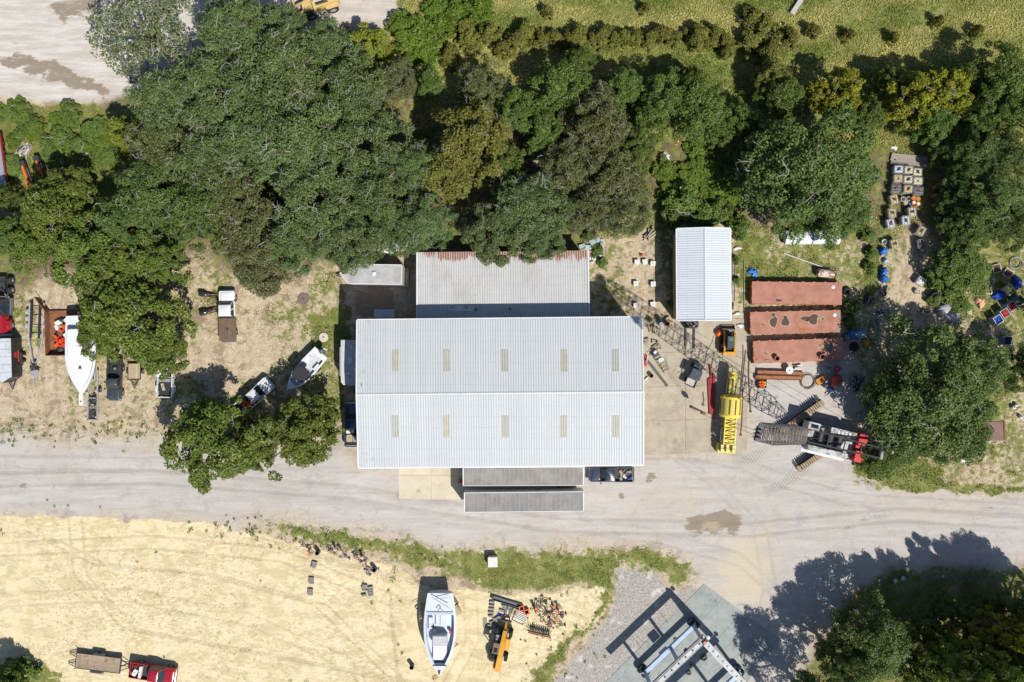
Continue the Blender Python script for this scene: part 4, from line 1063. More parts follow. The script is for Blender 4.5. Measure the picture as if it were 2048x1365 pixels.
for s in (-0.18, 0.2):
    gb = thing("gas_bottle", "small pale gas bottle standing behind the caravan's nose", "gas bottle", (cv.location.x+0.55+s, cv.location.y-hl-0.55, 0), 0, "gas bottles by the caravan")
    MB().lathe([(0.14, 0.0), (0.16, 0.06), (0.16, 0.5), (0.08, 0.62)], 12).build("tank", M_CVW, gb)
    MB().lathe([(0.05, 0.62), (0.09, 0.64), (0.09, 0.74)], 8).build("collar", M_DKSTEEL, gb)

# pointed site office trailer
xa, ya = P(680, 529.5, 3.0); xb, yb = P(803.5, 568, 3.0)
ot = thing("office_trailer", "grey-roofed cargo trailer with pointed nose behind the workshop", "trailer", ((xa+xb)/2, (ya+yb)/2, 0), math.radians(-0.8))
hl, hw = (xb-xa)/2, (ya-yb)/2
poly = [(-hl, 0), (-hl+1.15, -hw), (hl, -hw), (hl, hw), (-hl+1.15, hw)]
MB().prism(poly, 0.5, 2.92).build("body", pm("office_side", (0.40, 0.40, 0.39), 0.5), ot)
M_OFR = pm("faded_grey_membrane", (0.335, 0.335, 0.33), 0.65, var=0.16, scale=0.9, col2=(0.27, 0.27, 0.268), amt=0.35, scale2=0.6)
MB().prism([(p[0]*0.985, p[1]*0.95) for p in poly], 2.92, 2.96).build("roof", M_OFR, ot)
e = MB()
for i in range(5):
    a, b = poly[i], poly[(i+1) % 5]; e.bar((*a, 2.93), (*b, 2.93), 0.1, 0.14)
e.build("roof_trim", M_TRIM, ot)
MB().box(0.2, 0.65, -0.2, 0.25, 2.96, 3.12).build("roof_vent", M_TRIM, ot)
MB().bar((-hl+0.5, 0.4, 0.5), (-hl-1.0, 0, 0.5), 0.12).bar((-hl+0.5, -0.4, 0.5), (-hl-1.0, 0, 0.5), 0.12).build("tow_frame", M_DKSTEEL, ot)
for x in (0.8, 1.7):
    for s in (-1, 1): wheel(ot, x, s*(hw-0.12), 0.36, 0.22)
# its timber ramp behind
rx, ry = P(812, 556, 0.2)
rp = thing("timber_step", "tan timber step at the tail of the pointed cargo trailer", "step", (rx-0.05, ry, 0), 0)
for k in range(5): MB().box(-0.42, 0.42, -1.3+k*0.52, -0.8+k*0.52, 0.0, 0.3).build("plank", pm("tan_plank", (0.36, 0.29, 0.185), 0.8, tone=0.12), rp)
# ------------------------------------------------------------------ vehicles (local +x is forward)
M_CHROME = pm("chrome", (0.5, 0.5, 0.5), 0.2, 0.9, var=0.05)
M_BLKPL = pm("black_plastic", (0.022, 0.022, 0.024), 0.6, var=0.2)
M_LAMP = pm("headlamp_glass", (0.5, 0.52, 0.54), 0.15, var=0.05)
M_TAIL = pm("red_tail_lamp", (0.28, 0.012, 0.01), 0.25, var=0.05)
def paint(name, col, rough=0.28, var=0.06): return pm(name, col, rough, 0.0, var, 1.5, coat=0.5, spec=0.5)

def rrect(x0, x1, w, r, z, n=4):
    """rounded rectangle ring at height z"""
    out = []
    for cx, cy, a0 in ((x1-r, w-r, 0), (x0+r, w-r, PI/2), (x0+r, -w+r, PI), (x1-r, -w+r, 1.5*PI)):
        for k in range(n+1):
            t = a0+PI/2*k/n; out.append((cx+r*math.cos(t), cy+r*math.sin(t), z))
    return out
def quad_on(mb, a, b, c, d, f=0.86, off=0.012):
    """a window: the quad abcd shrunk about its middle and set proud of it"""
    q = [Vector(p) for p in (a, b, c, d)]; m = sum(q, Vector())/4
    nrm = (q[1]-q[0]).cross(q[3]-q[0]).normalized()
    q = [m+(p-m)*f+nrm*off for p in q]
    mb.add(q, [(0, 1, 2, 3)])

def pickup(label, px, py, deg, mat, L=5.7, W=1.98, cab=2.0, hood=1.35, bed_mat=None, dual=False, flat=None, rim=M_RIM, name="pickup_truck", hgt=1.85, h=1.0, ribs=True):
    x, y = P(px, py, h)
    t = thing(name, label, "truck", (x, y, 0), math.radians(deg))
    f = L/2; hw = W/2; b = -L/2
    xh = f-hood                       # windscreen foot
    xc = xh-cab                       # back of cab
    zb = 1.08; zs = 0.42
    body = MB()
    body.loft([rrect(xc, f, hw*0.93, 0.16, zs), rrect(xc, f, hw*0.99, 0.18, zs+0.2), rrect(xc, f, hw, 0.2, zb-0.12), rrect(xc, f-0.04, hw*0.95, 0.22, zb)])
    body.build("body", mat, t, 40)
    hd = MB(); hd.loft([rrect(xh-0.05, f-0.14, hw*0.80, 0.12, zb), rrect(xh-0.02, f-0.2, hw*0.74, 0.12, zb+0.05), rrect(xh+0.05, f-0.45, hw*0.52, 0.1, zb+0.075)])
    hd.build("hood", mat, t, 40)
    # cab: frustum
    zr = hgt
    lo = [(xh+0.02, -hw*0.90, zb), (xh+0.02, hw*0.90, zb), (xc, hw*0.92, zb), (xc, -hw*0.92, zb)]
    hi = [(xh-0.62, -hw*0.74, zr-0.03), (xh-0.62, hw*0.74, zr-0.03), (xc+0.12, hw*0.76, zr), (xc+0.12, -hw*0.76, zr)]
    MB().add(lo+hi, [(4, 5, 6, 7), (0, 1, 5, 4), (1, 2, 6, 5), (2, 3, 7, 6), (3, 0, 4, 7)]).build("cab", mat, t)
    rf = MB(); rf.loft([rrect(xc+0.10, xh-0.60, hw*0.755, 0.14, zr-0.02), rrect(xc+0.15, xh-0.66, hw*0.70, 0.14, zr+0.035)]); rf.build("cab_roof", mat, t, 40)
    if ribs:
        for k in range(5):
            yy = (-0.52+0.26*k)*hw/0.99
            MB().box(xc+0.25, xh-0.78, yy-0.02, yy+0.02, zr+0.035, zr+0.05).build("roof_rib", mat, t)
    g = MB(); quad_on(g, lo[0], lo[1], hi[1], hi[0], 0.9); g.build("windshield", glass(), t)
    g = MB(); quad_on(g, lo[2], lo[3], hi[3], hi[2], 0.8); g.build("rear_window", glass(), t)
    for (i, j) in ((1, 2), (3, 0)):
        a, bb, c, d = [Vector(p) for p in (lo[i], lo[j], hi[j], hi[i])]
        for u0, u1 in (((0.0, 0.52), (0.52, 1.0)) if cab > 1.7 else ((0.0, 1.0),)):
            g = MB(); quad_on(g, a.lerp(bb, u0), a.lerp(bb, u1), d.lerp(c, u1), d.lerp(c, u0), 0.84); g.build("side_window", glass(), t)
    for s in (-1, 1):
        MB().cbox((xh-0.12, s*(hw+0.14), zb+0.12), (0.12, 0.26, 0.2), s*0.3).build("mirror", M_BLKPL, t)
        MB().cbox((f-0.08, s*hw*0.78, zb-0.2), (0.2, 0.3, 0.18), -s*0.25).build("headlight", M_LAMP, t)
    MB().cbox((f+0.03, 0, 0.6), (0.22, W*0.94, 0.26)).build("front_bumper", M_CHROME, t)
    if flat is None:
        bm = bed_mat or M_BLKPL
        MB().box(b+0.09, xc-0.03, -hw+0.09, hw-0.09, 0.62, 0.74).build("bed_floor", bm, t)
        for s in (-1, 1):
            s0, s1 = sorted((s*hw, s*(hw-0.1)))
            m = MB(); m.box(b, xc-0.02, s0, s1, 0.5, zb+0.06)
            m.build("bed_side", mat, t)
            MB().cbox(((b+xc)/2-0.05, s*(hw-0.19), 0.84), (0.9, 0.18, 0.2)).build("wheel_arch", bm, t)
        MB().box(b-0.06, b+0.02, -hw+0.11, hw-0.11, 0.55, zb+0.04).build("tailgate", mat, t)
        for s in (-1, 1): MB().box(b-0.02, b+0.1, s*(hw-0.05)-0.06, s*(hw-0.05)+0.06, 0.72, 1.0).build("tail_light", M_TAIL, t)
        if dual:
            for s in (-1, 1):
                MB().loft([[(xx, s*(hw-0.02), 0.4+0.65*zz), (xx, s*(hw+0.24*zz), 0.4+0.62*zz), (xx, s*(hw+0.24*zz), 0.4)] for xx, zz in ((b+0.45, 0.1), (b+0.7, 0.9), (b+1.1, 1.0), (b+1.5, 0.9), (b+1.75, 0.1))]).build("dual_fender", mat, t)
    else:
        fw = hw+0.1
        MB().box(b, xc-0.08, -fw, fw, 0.82, 0.94).build("flatbed_frame", M_DKSTEEL, t)
        n = 9; pw = 2*fw/n
        for k in range(n): MB().box(b+0.05, xc-0.13, -fw+pw*k+0.008, -fw+pw*(k+1)-0.008, 0.94, 0.975).build("plank", flat, t)
        MB().cyl(((b+xc)/2, 0, 0.975), ((b+xc)/2, 0, 1.03), 0.17, None, 12).build("gooseneck_plate", M_DKSTEEL, t)
        MB().box(xc-0.09, xc-0.03, -fw, fw, 0.9, 1.75).build("headboard", M_DKSTEEL, t)
    MB().cbox((b-0.1, 0, 0.55), (0.16, W*0.9, 0.2)).build("rear_bumper", M_CHROME, t)
    MB().box(b+0.3, f-0.4, -0.45, 0.45, 0.32, 0.5).build("chassis", M_DKSTEEL, t)
    for xx in (f-0.95, b+1.15):
        for s in (-1, 1): wheel(t, xx, s*(hw-0.10+(0.14 if dual and xx < 0 else 0)), 0.40, 0.27, None, rim)
    return t

M_NAVY = paint("navy_paint", (0.020, 0.026, 0.052))
M_BLUE = paint("blue_paint", (0.014, 0.045, 0.105))
M_WHITE = paint("white_paint", (0.56, 0.57, 0.58))
M_BLACKP = paint("charcoal_paint", (0.040, 0.043, 0.050))
M_RED = paint("red_paint", (0.26, 0.010, 0.018))
M_WORN = pm("worn_bed_metal", (0.10, 0.105, 0.11), 0.6, var=0.3)
M_RUSTD = pm("rusty_deck", (0.155, 0.090, 0.052), 0.85, var=0.25, col2=(0.11, 0.078, 0.058), amt=0.4, tone=0.12)
M_RUST = pm("rust", (0.200, 0.082, 0.036), 0.85, var=0.3, col2=(0.12, 0.052, 0.03), amt=0.35, bump=0.2)

navy = pickup("dark navy crew-cab pickup with cluttered bed parked by the grey box trailers", 1223, 949.5, 180, M_NAVY, L=5.75)
blue = pickup("dark blue pickup with pallets in its bed against the workshop's west wall", 704, 850, 90, M_BLUE, L=5.6)
wp = pickup("white pickup with orange gear in its bed under the round roadside tree", 507, 794, 42.5, M_WHITE, L=5.7)
fb = pickup("white truck with rusty plank flatbed, its hood under an oak", 454, 632, 91, M_WHITE, L=6.6, W=2.1, hood=1.3, cab=2.2, flat=M_RUSTD, name="flatbed_truck", hgt=1.95)
bk = pickup("charcoal pickup with a spare wheel in its bed beside the white cruiser", 228, 760, -91, M_BLACKP, L=5.3, W=1.85, cab=1.6, hgt=1.75)
dw = pickup("white dual-wheel pickup, tail showing from under a tree", 330, 750, 89, M_WHITE, L=5.9, W=2.0, dual=True)
rdp = pickup("red pickup with rusty side towing the plank-deck trailer", 305, 1347, -9, M_RED, L=6.0, W=2.05)

def gear(parent, name, items, z):
    """loose cargo lying in a truck bed: each piece its own thing, placed in the truck's frame"""
    for (nm, label, cat, lx, ly, size, rz, mat) in items:
        v = parent.matrix_basis @ Vector((lx, ly, z))
        o = thing(nm, label, cat, v, parent.rotation_euler.z+rz)
        sx, sy, sz = size
        m = MB(); m.loft([rrect(-sx/2, sx/2, sy/2, min(sx, sy)*0.18, 0.0, 2), rrect(-sx/2, sx/2, sy/2, min(sx, sy)*0.18, sz*0.85, 2), rrect(-sx/2*0.92, sx/2*0.92, sy/2*0.92, min(sx, sy)*0.18, sz, 2)])
        m.build("case", mat, o)
        MB().box(-sx*0.2, sx*0.2, -0.02, 0.02, sz, sz+0.03).build("handle", M_BLKPL, o)
bpy.context.view_layer.update()
M_ORNG = pm("orange_plastic", (0.55, 0.075, 0.012), 0.5, var=0.15)
M_BLUEPL = pm("blue_plastic", (0.012, 0.065, 0.30), 0.45, var=0.15)
M_WHPL = pm("white_plastic", (0.52, 0.52, 0.50), 0.5, var=0.1)
M_TAN = pm("tan_wood", (0.34, 0.27, 0.17), 0.8, var=0.2, tone=0.15)
M_GREY = pm("grey_plastic", (0.20, 0.205, 0.21), 0.6, var=0.15)
M_STEELG = pm("tool_grey", (0.28, 0.285, 0.29), 0.5, var=0.2)
gear(navy, "cargo", [("tool_box", "grey tool box in the navy pickup's bed", "tool box", -1.25, 0.55, (0.35, 0.5, 0.25), 0.1, M_GREY), ("blue_jug", "large blue jug at the navy pickup's tailgate", "jug", -2.6, 0.5, (0.32, 0.34, 0.3), 0.2, M_BLUEPL), ("blue_can", "small blue can at the navy pickup's tailgate", "can", -2.3, 0.62, (0.22, 0.24, 0.25), 0.3, M_BLUEPL),
     ("tan_box", "tan box in the navy pickup's bed", "box", -1.2, -0.35, (0.35, 0.4, 0.2), 0.4, M_TAN), ("white_sack", "white sack in the navy pickup's bed", "sack", -1.75, 0.35, (0.55, 0.25, 0.18), -0.6, M_WHPL), ("grey_pipe_bundle", "grey pipe bundle across the navy pickup's bed", "pipes", -1.95, -0.1, (0.8, 0.14, 0.16), 0.9, M_STEELG), ("pale_pipe_bundle", "pale short pipes in the navy pickup's bed", "pipes", -1.55, -0.05, (0.6, 0.1, 0.14), -0.4, M_WHPL),
     ("orange_case", "small orange case in the navy pickup's bed", "case", -1.62, -0.45, (0.22, 0.14, 0.2), 0.5, M_ORNG), ("grey_case", "grey case at the navy pickup's tailgate", "case", -2.45, -0.35, (0.4, 0.35, 0.25), 0.1, M_GREY), ("tan_coil", "tan coil of rope in the navy pickup's bed", "rope", -1.3, 0.1, (0.28, 0.28, 0.14), 0.1, M_TAN)], 0.75)
gear(blue, "cargo", [("pale_sheet", "pale folded sheet at the front of the blue pickup's bed", "sheet", -0.85, 0.25, (0.55, 1.1, 0.35), 0.1, M_WHPL), ("crate", "weathered crate in the blue pickup's bed", "crate", -1.75, 0.35, (1.0, 0.75, 0.4), 0, M_TAN),
     ("black_crate", "black crate in the blue pickup's bed", "crate", -1.85, -0.35, (0.8, 0.6, 0.35), 0.05, M_GREY)], 0.75)
gear(wp, "cargo", [("orange_bag", "orange bag in the white pickup's bed", "bag", -1.35, -0.1, (0.85, 0.95, 0.4), 0.5, M_ORNG), ("white_bundle", "white bundle in the white pickup's bed", "bundle", -2.0, -0.35, (0.6, 0.4, 0.3), 0.2, M_WHPL), ("grey_bundle", "grey bundle in the white pickup's bed", "bundle", -1.3, 0.55, (0.5, 0.4, 0.3), 0.2, M_GREY)], 0.75)
gear(dw, "cargo", [("tan_plank", "tan planks in the white dual-wheel pickup's bed", "planks", -1.6, 0.3, (1.0, 0.35, 0.2), 0.3, M_TAN), ("bed_box", "grey tool chest across the dual-wheel pickup's bed", "tool box", -0.72, 0.0, (0.45, 1.5, 0.42), 0.0, M_GREY)], 0.75)
gear(rdp, "cargo", [("white_cooler", "pale cooler in the red pickup's bed", "cooler", -2.3, -0.25, (0.55, 0.95, 0.4), -0.35, M_WHPL), ("white_tool_chest", "long white chest across the red pickup's bed", "tool box", -1.6, -0.1, (0.35, 1.6, 0.42), 0.0, M_WHPL), ("red_can", "dark red can in the red pickup's bed", "can", -2.35, 0.55, (0.4, 0.4, 0.35), 0.2, M_RED)], 0.75)
v = bk.matrix_basis @ Vector((-1.45, 0.05, 0.745))
sw = thing("spare_wheel", "spare wheel lying in the charcoal pickup's bed", "wheel", v)
MB().torus((0, 0, 0.13), 0.27, 0.12, 20, 8).build("tyre", M_TYRE, sw, 60); MB().cyl((0, 0, 0.05), (0, 0, 0.16), 0.19, None, 14).build("rim", M_RIM, sw)

# ---- red lorry tractor at the west edge (front to the south, mostly out of frame)
x, y = P(2, 612, 1.5)
lt = thing("lorry_tractor", "red lorry tractor with chrome tanks parked at the west edge", "truck", (x-0.25, y, 0), -PI/2)
MB().box(-3.9, 3.6, -0.45, 0.45, 0.7, 0.95).build("chassis", M_DKSTEEL, lt)
cb = MB(); cb.loft([rrect(1.2, 3.7, 0.75, 0.2, 0.6), rrect(1.2, 3.7, 0.85, 0.25, 1.3), rrect(1.2, 3.55, 0.6, 0.3, 1.75)]); cb.build("hood", M_RED, lt, 40)
cb = MB(); cb.loft([rrect(-0.9, 1.3, 1.12, 0.12, 0.7), rrect(-0.9, 1.25, 1.12, 0.12, 1.9), rrect(-0.8, 0.7, 1.0, 0.12, 2.8)]); cb.build("cab", pm("dark_blue_cab", (0.02, 0.03, 0.05), 0.3, coat=0.4), lt, 40)
g = MB(); quad_on(g, (1.24, -0.95, 1.92), (1.24, 0.95, 1.92), (0.72, 0.85, 2.75), (0.72, -0.85, 2.75), 0.92, 0.02); g.build("windshield", glass(), lt)
for s in (-1, 1):
    MB().loft([[(xx, s*0.80, zz), (xx, s*1.2, zz*0.97), (xx, s*1.22, 0.75)] for xx, zz in ((1.75, 0.9), (2.0, 1.3), (2.6, 1.42), (3.1, 1.3), (3.35, 0.9))]).build("fender", M_RED, lt)
    wheel(lt, 2.55, s*1.02, 0.52, 0.3)
    for xx in (-2.1, -3.4): wheel(lt, xx, s*0.92, 0.52, 0.6)
    MB().cyl((-1.0, s*1.0, 0.75), (1.1, s*1.0, 0.75), 0.33, None, 16).build("fuel_tank", M_CHROME, lt, 40)
    MB().cyl((-1.15, s*1.05, 1.0), (-1.15, s*1.05, 3.1), 0.09, None, 10).build("exhaust_stack", M_CHROME, lt, 40)
    MB().box(-1.6, -0.9, s*0.72-0.15, s*0.72+0.15, 0.95, 1.25).build("step_box", M_GALV, lt)
MB().cbox((-2.7, 0, 1.05), (1.0, 0.95, 0.12)).build("fifth_wheel", M_DKSTEEL, lt)
MB().box(-1.35, -0.95, -0.2, 0.5, 0.95, 1.5).build("air_tank", M_RED, lt)
MB().cbox((3.8, 0, 0.65), (0.2, 2.3, 0.35)).build("front_bumper", M_CHROME, lt)

# ---- black enclosed trailer with white roof
xa, ya = P(0, 677, 2.6); xb, yb = P(22.5, 755, 2.6)
et = thing("enclosed_trailer", "black enclosed trailer with pale roof at the west edge", "trailer", (xb-1.3, (ya+yb)/2, 0), math.radians(1.5))
hl = (ya-yb)/2
poly = [(-1.3, hl), (-1.3, -hl), (0, -hl-0.75), (1.3, -hl), (1.3, hl)]
MB().prism(poly, 0.4, 2.55).build("body", pm("black_trailer_skin", (0.018, 0.018, 0.02), 0.35, var=0.2), et)
MB().prism([(p[0]*0.985, p[1]*0.985) for p in poly], 2.55, 2.59).build("roof", pm("pale_trailer_roof", (0.42, 0.45, 0.48), 0.5, var=0.08, col2=(0.35, 0.37, 0.39), amt=0.3), et)
for k in range(5): MB().box(-1.26, 1.26, -hl+0.6+k*1.0, -hl+0.64+k*1.0, 2.59, 2.61).build("roof_seam", M_TRSEAM, et)
for s in (-1, 1):
    for yy in (0.35, -0.5): wheel(et, s*1.42, yy, 0.36, 0.22)
    MB().loft([[(s*1.3, yy, zz), (s*1.6, yy, zz*0.97), (s*1.6, yy, zz-0.12), (s*1.3, yy, zz-0.12)] for yy, zz in ((-1.05, 0.5), (-0.75, 0.85), (0.6, 0.85), (0.9, 0.5))]).build("fender", M_BLKPL, et)
MB().bar((-0.6, -hl-0.3, 0.45), (0, -hl-1.7, 0.45), 0.1).bar((0.6, -hl-0.3, 0.45), (0, -hl-1.7, 0.45), 0.1).build("tow_frame", M_DKSTEEL, et)
MB().loft([[(1.305+q, yy, zz) for yy, zz in ((-0.6, 1.0), (0.9, 1.0), (0.9, 1.25), (-0.1, 1.25), (-0.6, 1.15))] for q in (0, 0.012)]).build("side_stripe", M_ORNG, et)
MB().loft([[(1.305+q, yy, zz) for yy, zz in ((-0.1, 1.5), (0.75, 1.45), (0.6, 2.0), (0.1, 2.05))] for q in (0, 0.012)]).build("side_emblem", pm("red_decal", (0.4, 0.02, 0.03), 0.5), et)

# ---- flat plank trailer towed by the red pickup
x, y = P(196, 1327, 0.7)
pt = thing("plank_trailer", "twin-axle plank-deck trailer with two loading ramps hitched to the red pickup", "trailer", (x, y, 0), math.radians(-7))
M_DECK = pm("weathered_deck_plank", (0.26, 0.195, 0.135), 0.85, var=0.2, scale=3, tone=0.14, col2=(0.17, 0.12, 0.08), amt=0.18)
hl, hw = 2.95, 0.98
n = 9; pw = 2*hw/n
for k in range(n): MB().box(-hl+0.55, hl, -hw+pw*k+0.006, -hw+pw*(k+1)-0.006, 0.62, 0.67).build("plank", M_DECK, pt)
for k in range(3): MB().box(-hl+k*0.18, -hl+0.17+k*0.18, -hw, hw, 0.6, 0.65).build("plank", M_DECK, pt)
MB().box(-hl, hl, -hw-0.05, -hw-0.005, 0.48, 0.72).box(-hl, hl, hw+0.005, hw+0.05, 0.48, 0.72).box(hl+0.005, hl+0.06, -hw-0.05, hw+0.05, 0.48, 0.8).box(-hl-0.06, -hl-0.005, -hw-0.05, hw+0.05, 0.48, 0.62).build("frame", M_DKSTEEL, pt)
MB().bar((hl, -0.75, 0.5), (hl+1.35, 0, 0.5), 0.09).bar((hl, 0.75, 0.5), (hl+1.35, 0, 0.5), 0.09).bar((hl, 0, 0.5), (hl+1.4, 0, 0.5), 0.08).build("tow_frame", M_DKSTEEL, pt)
for s in (-1, 1):
    for xx in (-0.55, 0.3): wheel(pt, xx, s*(hw+0.22), 0.34, 0.2)
    MB().loft([[(xx, s*(hw+0.06), zz), (xx, s*(hw+0.36), zz), (xx, s*(hw+0.36), zz-0.03), (xx, s*(hw+0.06), zz-0.03)] for xx, zz in ((-1.05, 0.5), (-0.8, 0.74), (0.55, 0.74), (0.8, 0.5))]).build("fender", M_DKSTEEL, pt)
    r = MB(); y0 = s*0.68
    for q in (-0.2, 0.2): r.bar((-hl-0.1, y0+q, 0.6), (-hl-1.25, y0+q*0.75, 0.05), 0.05)
    for k in range(6):
        u = k/5; r.bar((-hl-0.1-1.15*u, y0-0.2+0.05*u, 0.6-0.55*u), (-hl-0.1-1.15*u, y0+0.2-0.05*u, 0.6-0.55*u), 0.04)
    r.build("ramp", M_DKSTEEL, pt)
    MB().box(-hl-0.06, -hl+0.02, s*(hw+0.06)-0.04, s*(hw+0.06)+0.04, 0.45, 1.0).build("post", M_DKSTEEL, pt)

# ---- small tan trailer under the tree
x, y = P(269, 752, 0.5)
st = thing("utility_trailer", "small wooden-deck utility trailer half under the big tree", "trailer", (x, y+0.3, 0), -PI/2)
for k in range(5): MB().box(-1.3, 0.75, -0.78+k*0.312, -0.78+k*0.312+0.3, 0.5, 0.55).build("plank", M_TAN, st)
MB().box(-1.3, 0.8, -0.83, -0.79, 0.45, 0.65).box(-1.3, 0.8, 0.79, 0.83, 0.45, 0.65).box(0.76, 0.82, -0.79, 0.79, 0.45, 0.65).build("frame", M_DKSTEEL, st)
MB().bar((0.8, -0.6, 0.45), (2.0, 0, 0.45), 0.08).bar((0.8, 0.6, 0.45), (2.0, 0, 0.45), 0.08).bar((1.2, -0.4, 0.45), (1.2, 0.4, 0.45), 0.06).build("tow_frame", M_DKSTEEL, st)
for s in (-1, 1): wheel(st, -0.3, s*0.98, 0.3, 0.18)

# ---- boat trailer with bunks, empty
x, y = P(72, 650, 0.6)
bt = thing("boat_trailer", "empty aluminium boat trailer with long bunks", "trailer", (x, y, 0), math.radians(-92))
M_ALU = pm("dull_aluminium", (0.40, 0.405, 0.41), 0.45, 0.3, var=0.12)
m = MB()
for s in (-1, 1):
    m.bar((-2.9, s*0.95, 0.55), (1.9, s*0.9, 0.55), 0.14, 0.2); m.bar((1.9, s*0.9, 0.55), (5.0, s*0.3, 0.55), 0.14, 0.2)
m.bar((5.0, -0.32, 0.55), (5.0, 0.32, 0.55), 0.12, 0.16); m.bar((4.9, 0.0, 0.55), (8.2, -0.1, 0.55), 0.12, 0.16)
m.build("frame", M_ALU, bt)
for k, xx in enumerate((-2.2, -1.0, 0.3, 1.4)): MB().bar((xx, -0.9, 0.52), (xx, 0.9, 0.52), 0.08).build("crossbar", M_ALU if k % 2 else M_DKSTEEL, bt)
for yy in (-0.62, -0.48, 0.48, 0.62): MB().box(-2.9, 1.8, yy-0.055, yy+0.055, 0.72, 0.86).build("bunk", M_BLKPL, bt)
for s in (-1, 1):
    for xx in (-1.7, -0.8, 0.1):
        wheel(bt, xx, s*1.17, 0.34, 0.2)
        MB().cyl((xx-0.0, s*1.04, 0.42), (xx, s*1.32, 0.42), 0.40, None, 14).build("fender", M_ALU, bt, 40)
MB().cbox((5.6, -0.05, 0.85), (0.5, 0.6, 0.5)).build("winch", M_DKSTEEL, bt)
MB().cbox((6.4, 0.1, 0.75), (0.7, 1.1, 0.12), 0.2).build("step_plate", M_GALV, bt)
MB().bar((6.1, -0.5, 0.6), (6.1, 0.75, 0.6), 0.1).build("stand_bar", M_GALV, bt)

# ---- rusty skip with its open gate
xa, ya = P(91, 622, 1.2); xb, yb = P(166, 711, 1.2)
sk = thing("rusty_skip", "rusty roll-off skip full of orange and white scrap, gate swung open", "skip", ((xa+xb)/2, (ya+yb)/2, 0), math.radians(1.5))
hw, hl = (xb-xa)/2, (ya-yb)/2
MB().box(-hw, hw, -hl, hl, 0.15, 0.25).build("floor", M_RUST, sk)
for s in (-1, 1): MB().box(s*hw-0.05, s*hw+0.05, -hl+0.06, hl, 0.25, 1.35).build("side_wall", M_RUST, sk)
MB().box(-hw-0.05, hw+0.05, -hl-0.05, -hl+0.05, 0.25, 1.35).build("end_wall", M_RUST, sk)
MB().box(-hw-0.05, hw+0.05, hl+0.0, hl+0.08, 0.12, 0.35).build("sill", M_RUST, sk)
MB().bar((-hw, hl+0.1, 0.8), (-hw-1.3, hl+1.9, 0.8), 0.1, 1.1).build("gate", M_RUST, sk)
random.seed(21)
scr = [("orange_float", M_ORNG, "orange"), ("white_float", M_WHPL, "white"), ("black_bag", M_BLKPL, "black"), ("tan_board", M_TAN, "tan"), ("red_float", pm("red_plastic", (0.45, 0.03, 0.02), 0.5), "red")]
pos = [(-1.2, 1.4, 1, 0.9), (-0.75, 1.75, 2, 0.7), (-1.3, 0.75, 1, 0.8), (-0.8, 1.1, 3, 0.8), (-0.4, 0.9, 0, 0.6), (-1.4, -0.5, 0, 0.6), (-1.2, -1.0, 4, 0.8), (-0.8, -1.2, 0, 0.9), (-0.5, -0.9, 4, 0.7), (-1.25, -1.55, 0, 0.9), (-0.6, -1.6, 4, 1.0), (0.1, -1.5, 1, 0.7), (0.3, -0.9, 0, 0.8), (-1.3, 0.1, 2, 0.6), (0.0, 1.6, 1, 0.9), (-0.9, 0.35, 0, 0.5), (-0.1, -0.2, 1, 0.8), (0.6, 0.4, 3, 0.8), (-0.9, -2.1, 2, 1.2)]
for (lx, ly, k, sz) in pos:
    v = Vector((sk.location.x+lx, sk.location.y+ly, 0.255))
    nm, mt, cn = scr[k]
    o = thing(nm, "%s scrap piece lying in the rusty skip" % cn, "scrap", v, random.uniform(0, 3), "scrap in the rusty skip")
    a = MB()
    if k in (0, 1, 4): a.loft([rrect(-sz*0.45, sz*0.45, sz*0.3, sz*0.12, 0, 3), rrect(-sz*0.5, sz*0.5, sz*0.34, sz*0.15, 0.3, 3), rrect(-sz*0.38, sz*0.38, sz*0.22, sz*0.1, 0.55, 3)])
    elif k == 2: a.ball((0, 0, 0.27), sz*0.45, 9, 6, 0.6)
    else: a.cbox((0, 0, 0.25), (sz, sz*0.4, 0.06), 0.3, 0.35)
    a.build("hull" if k != 3 else "board", mt, o, 35)
    MB().torus((0, 0, 0.5 if k != 3 else 0.35), 0.09, 0.02, 8, 4).build("rope_loop", M_BLKPL, o)

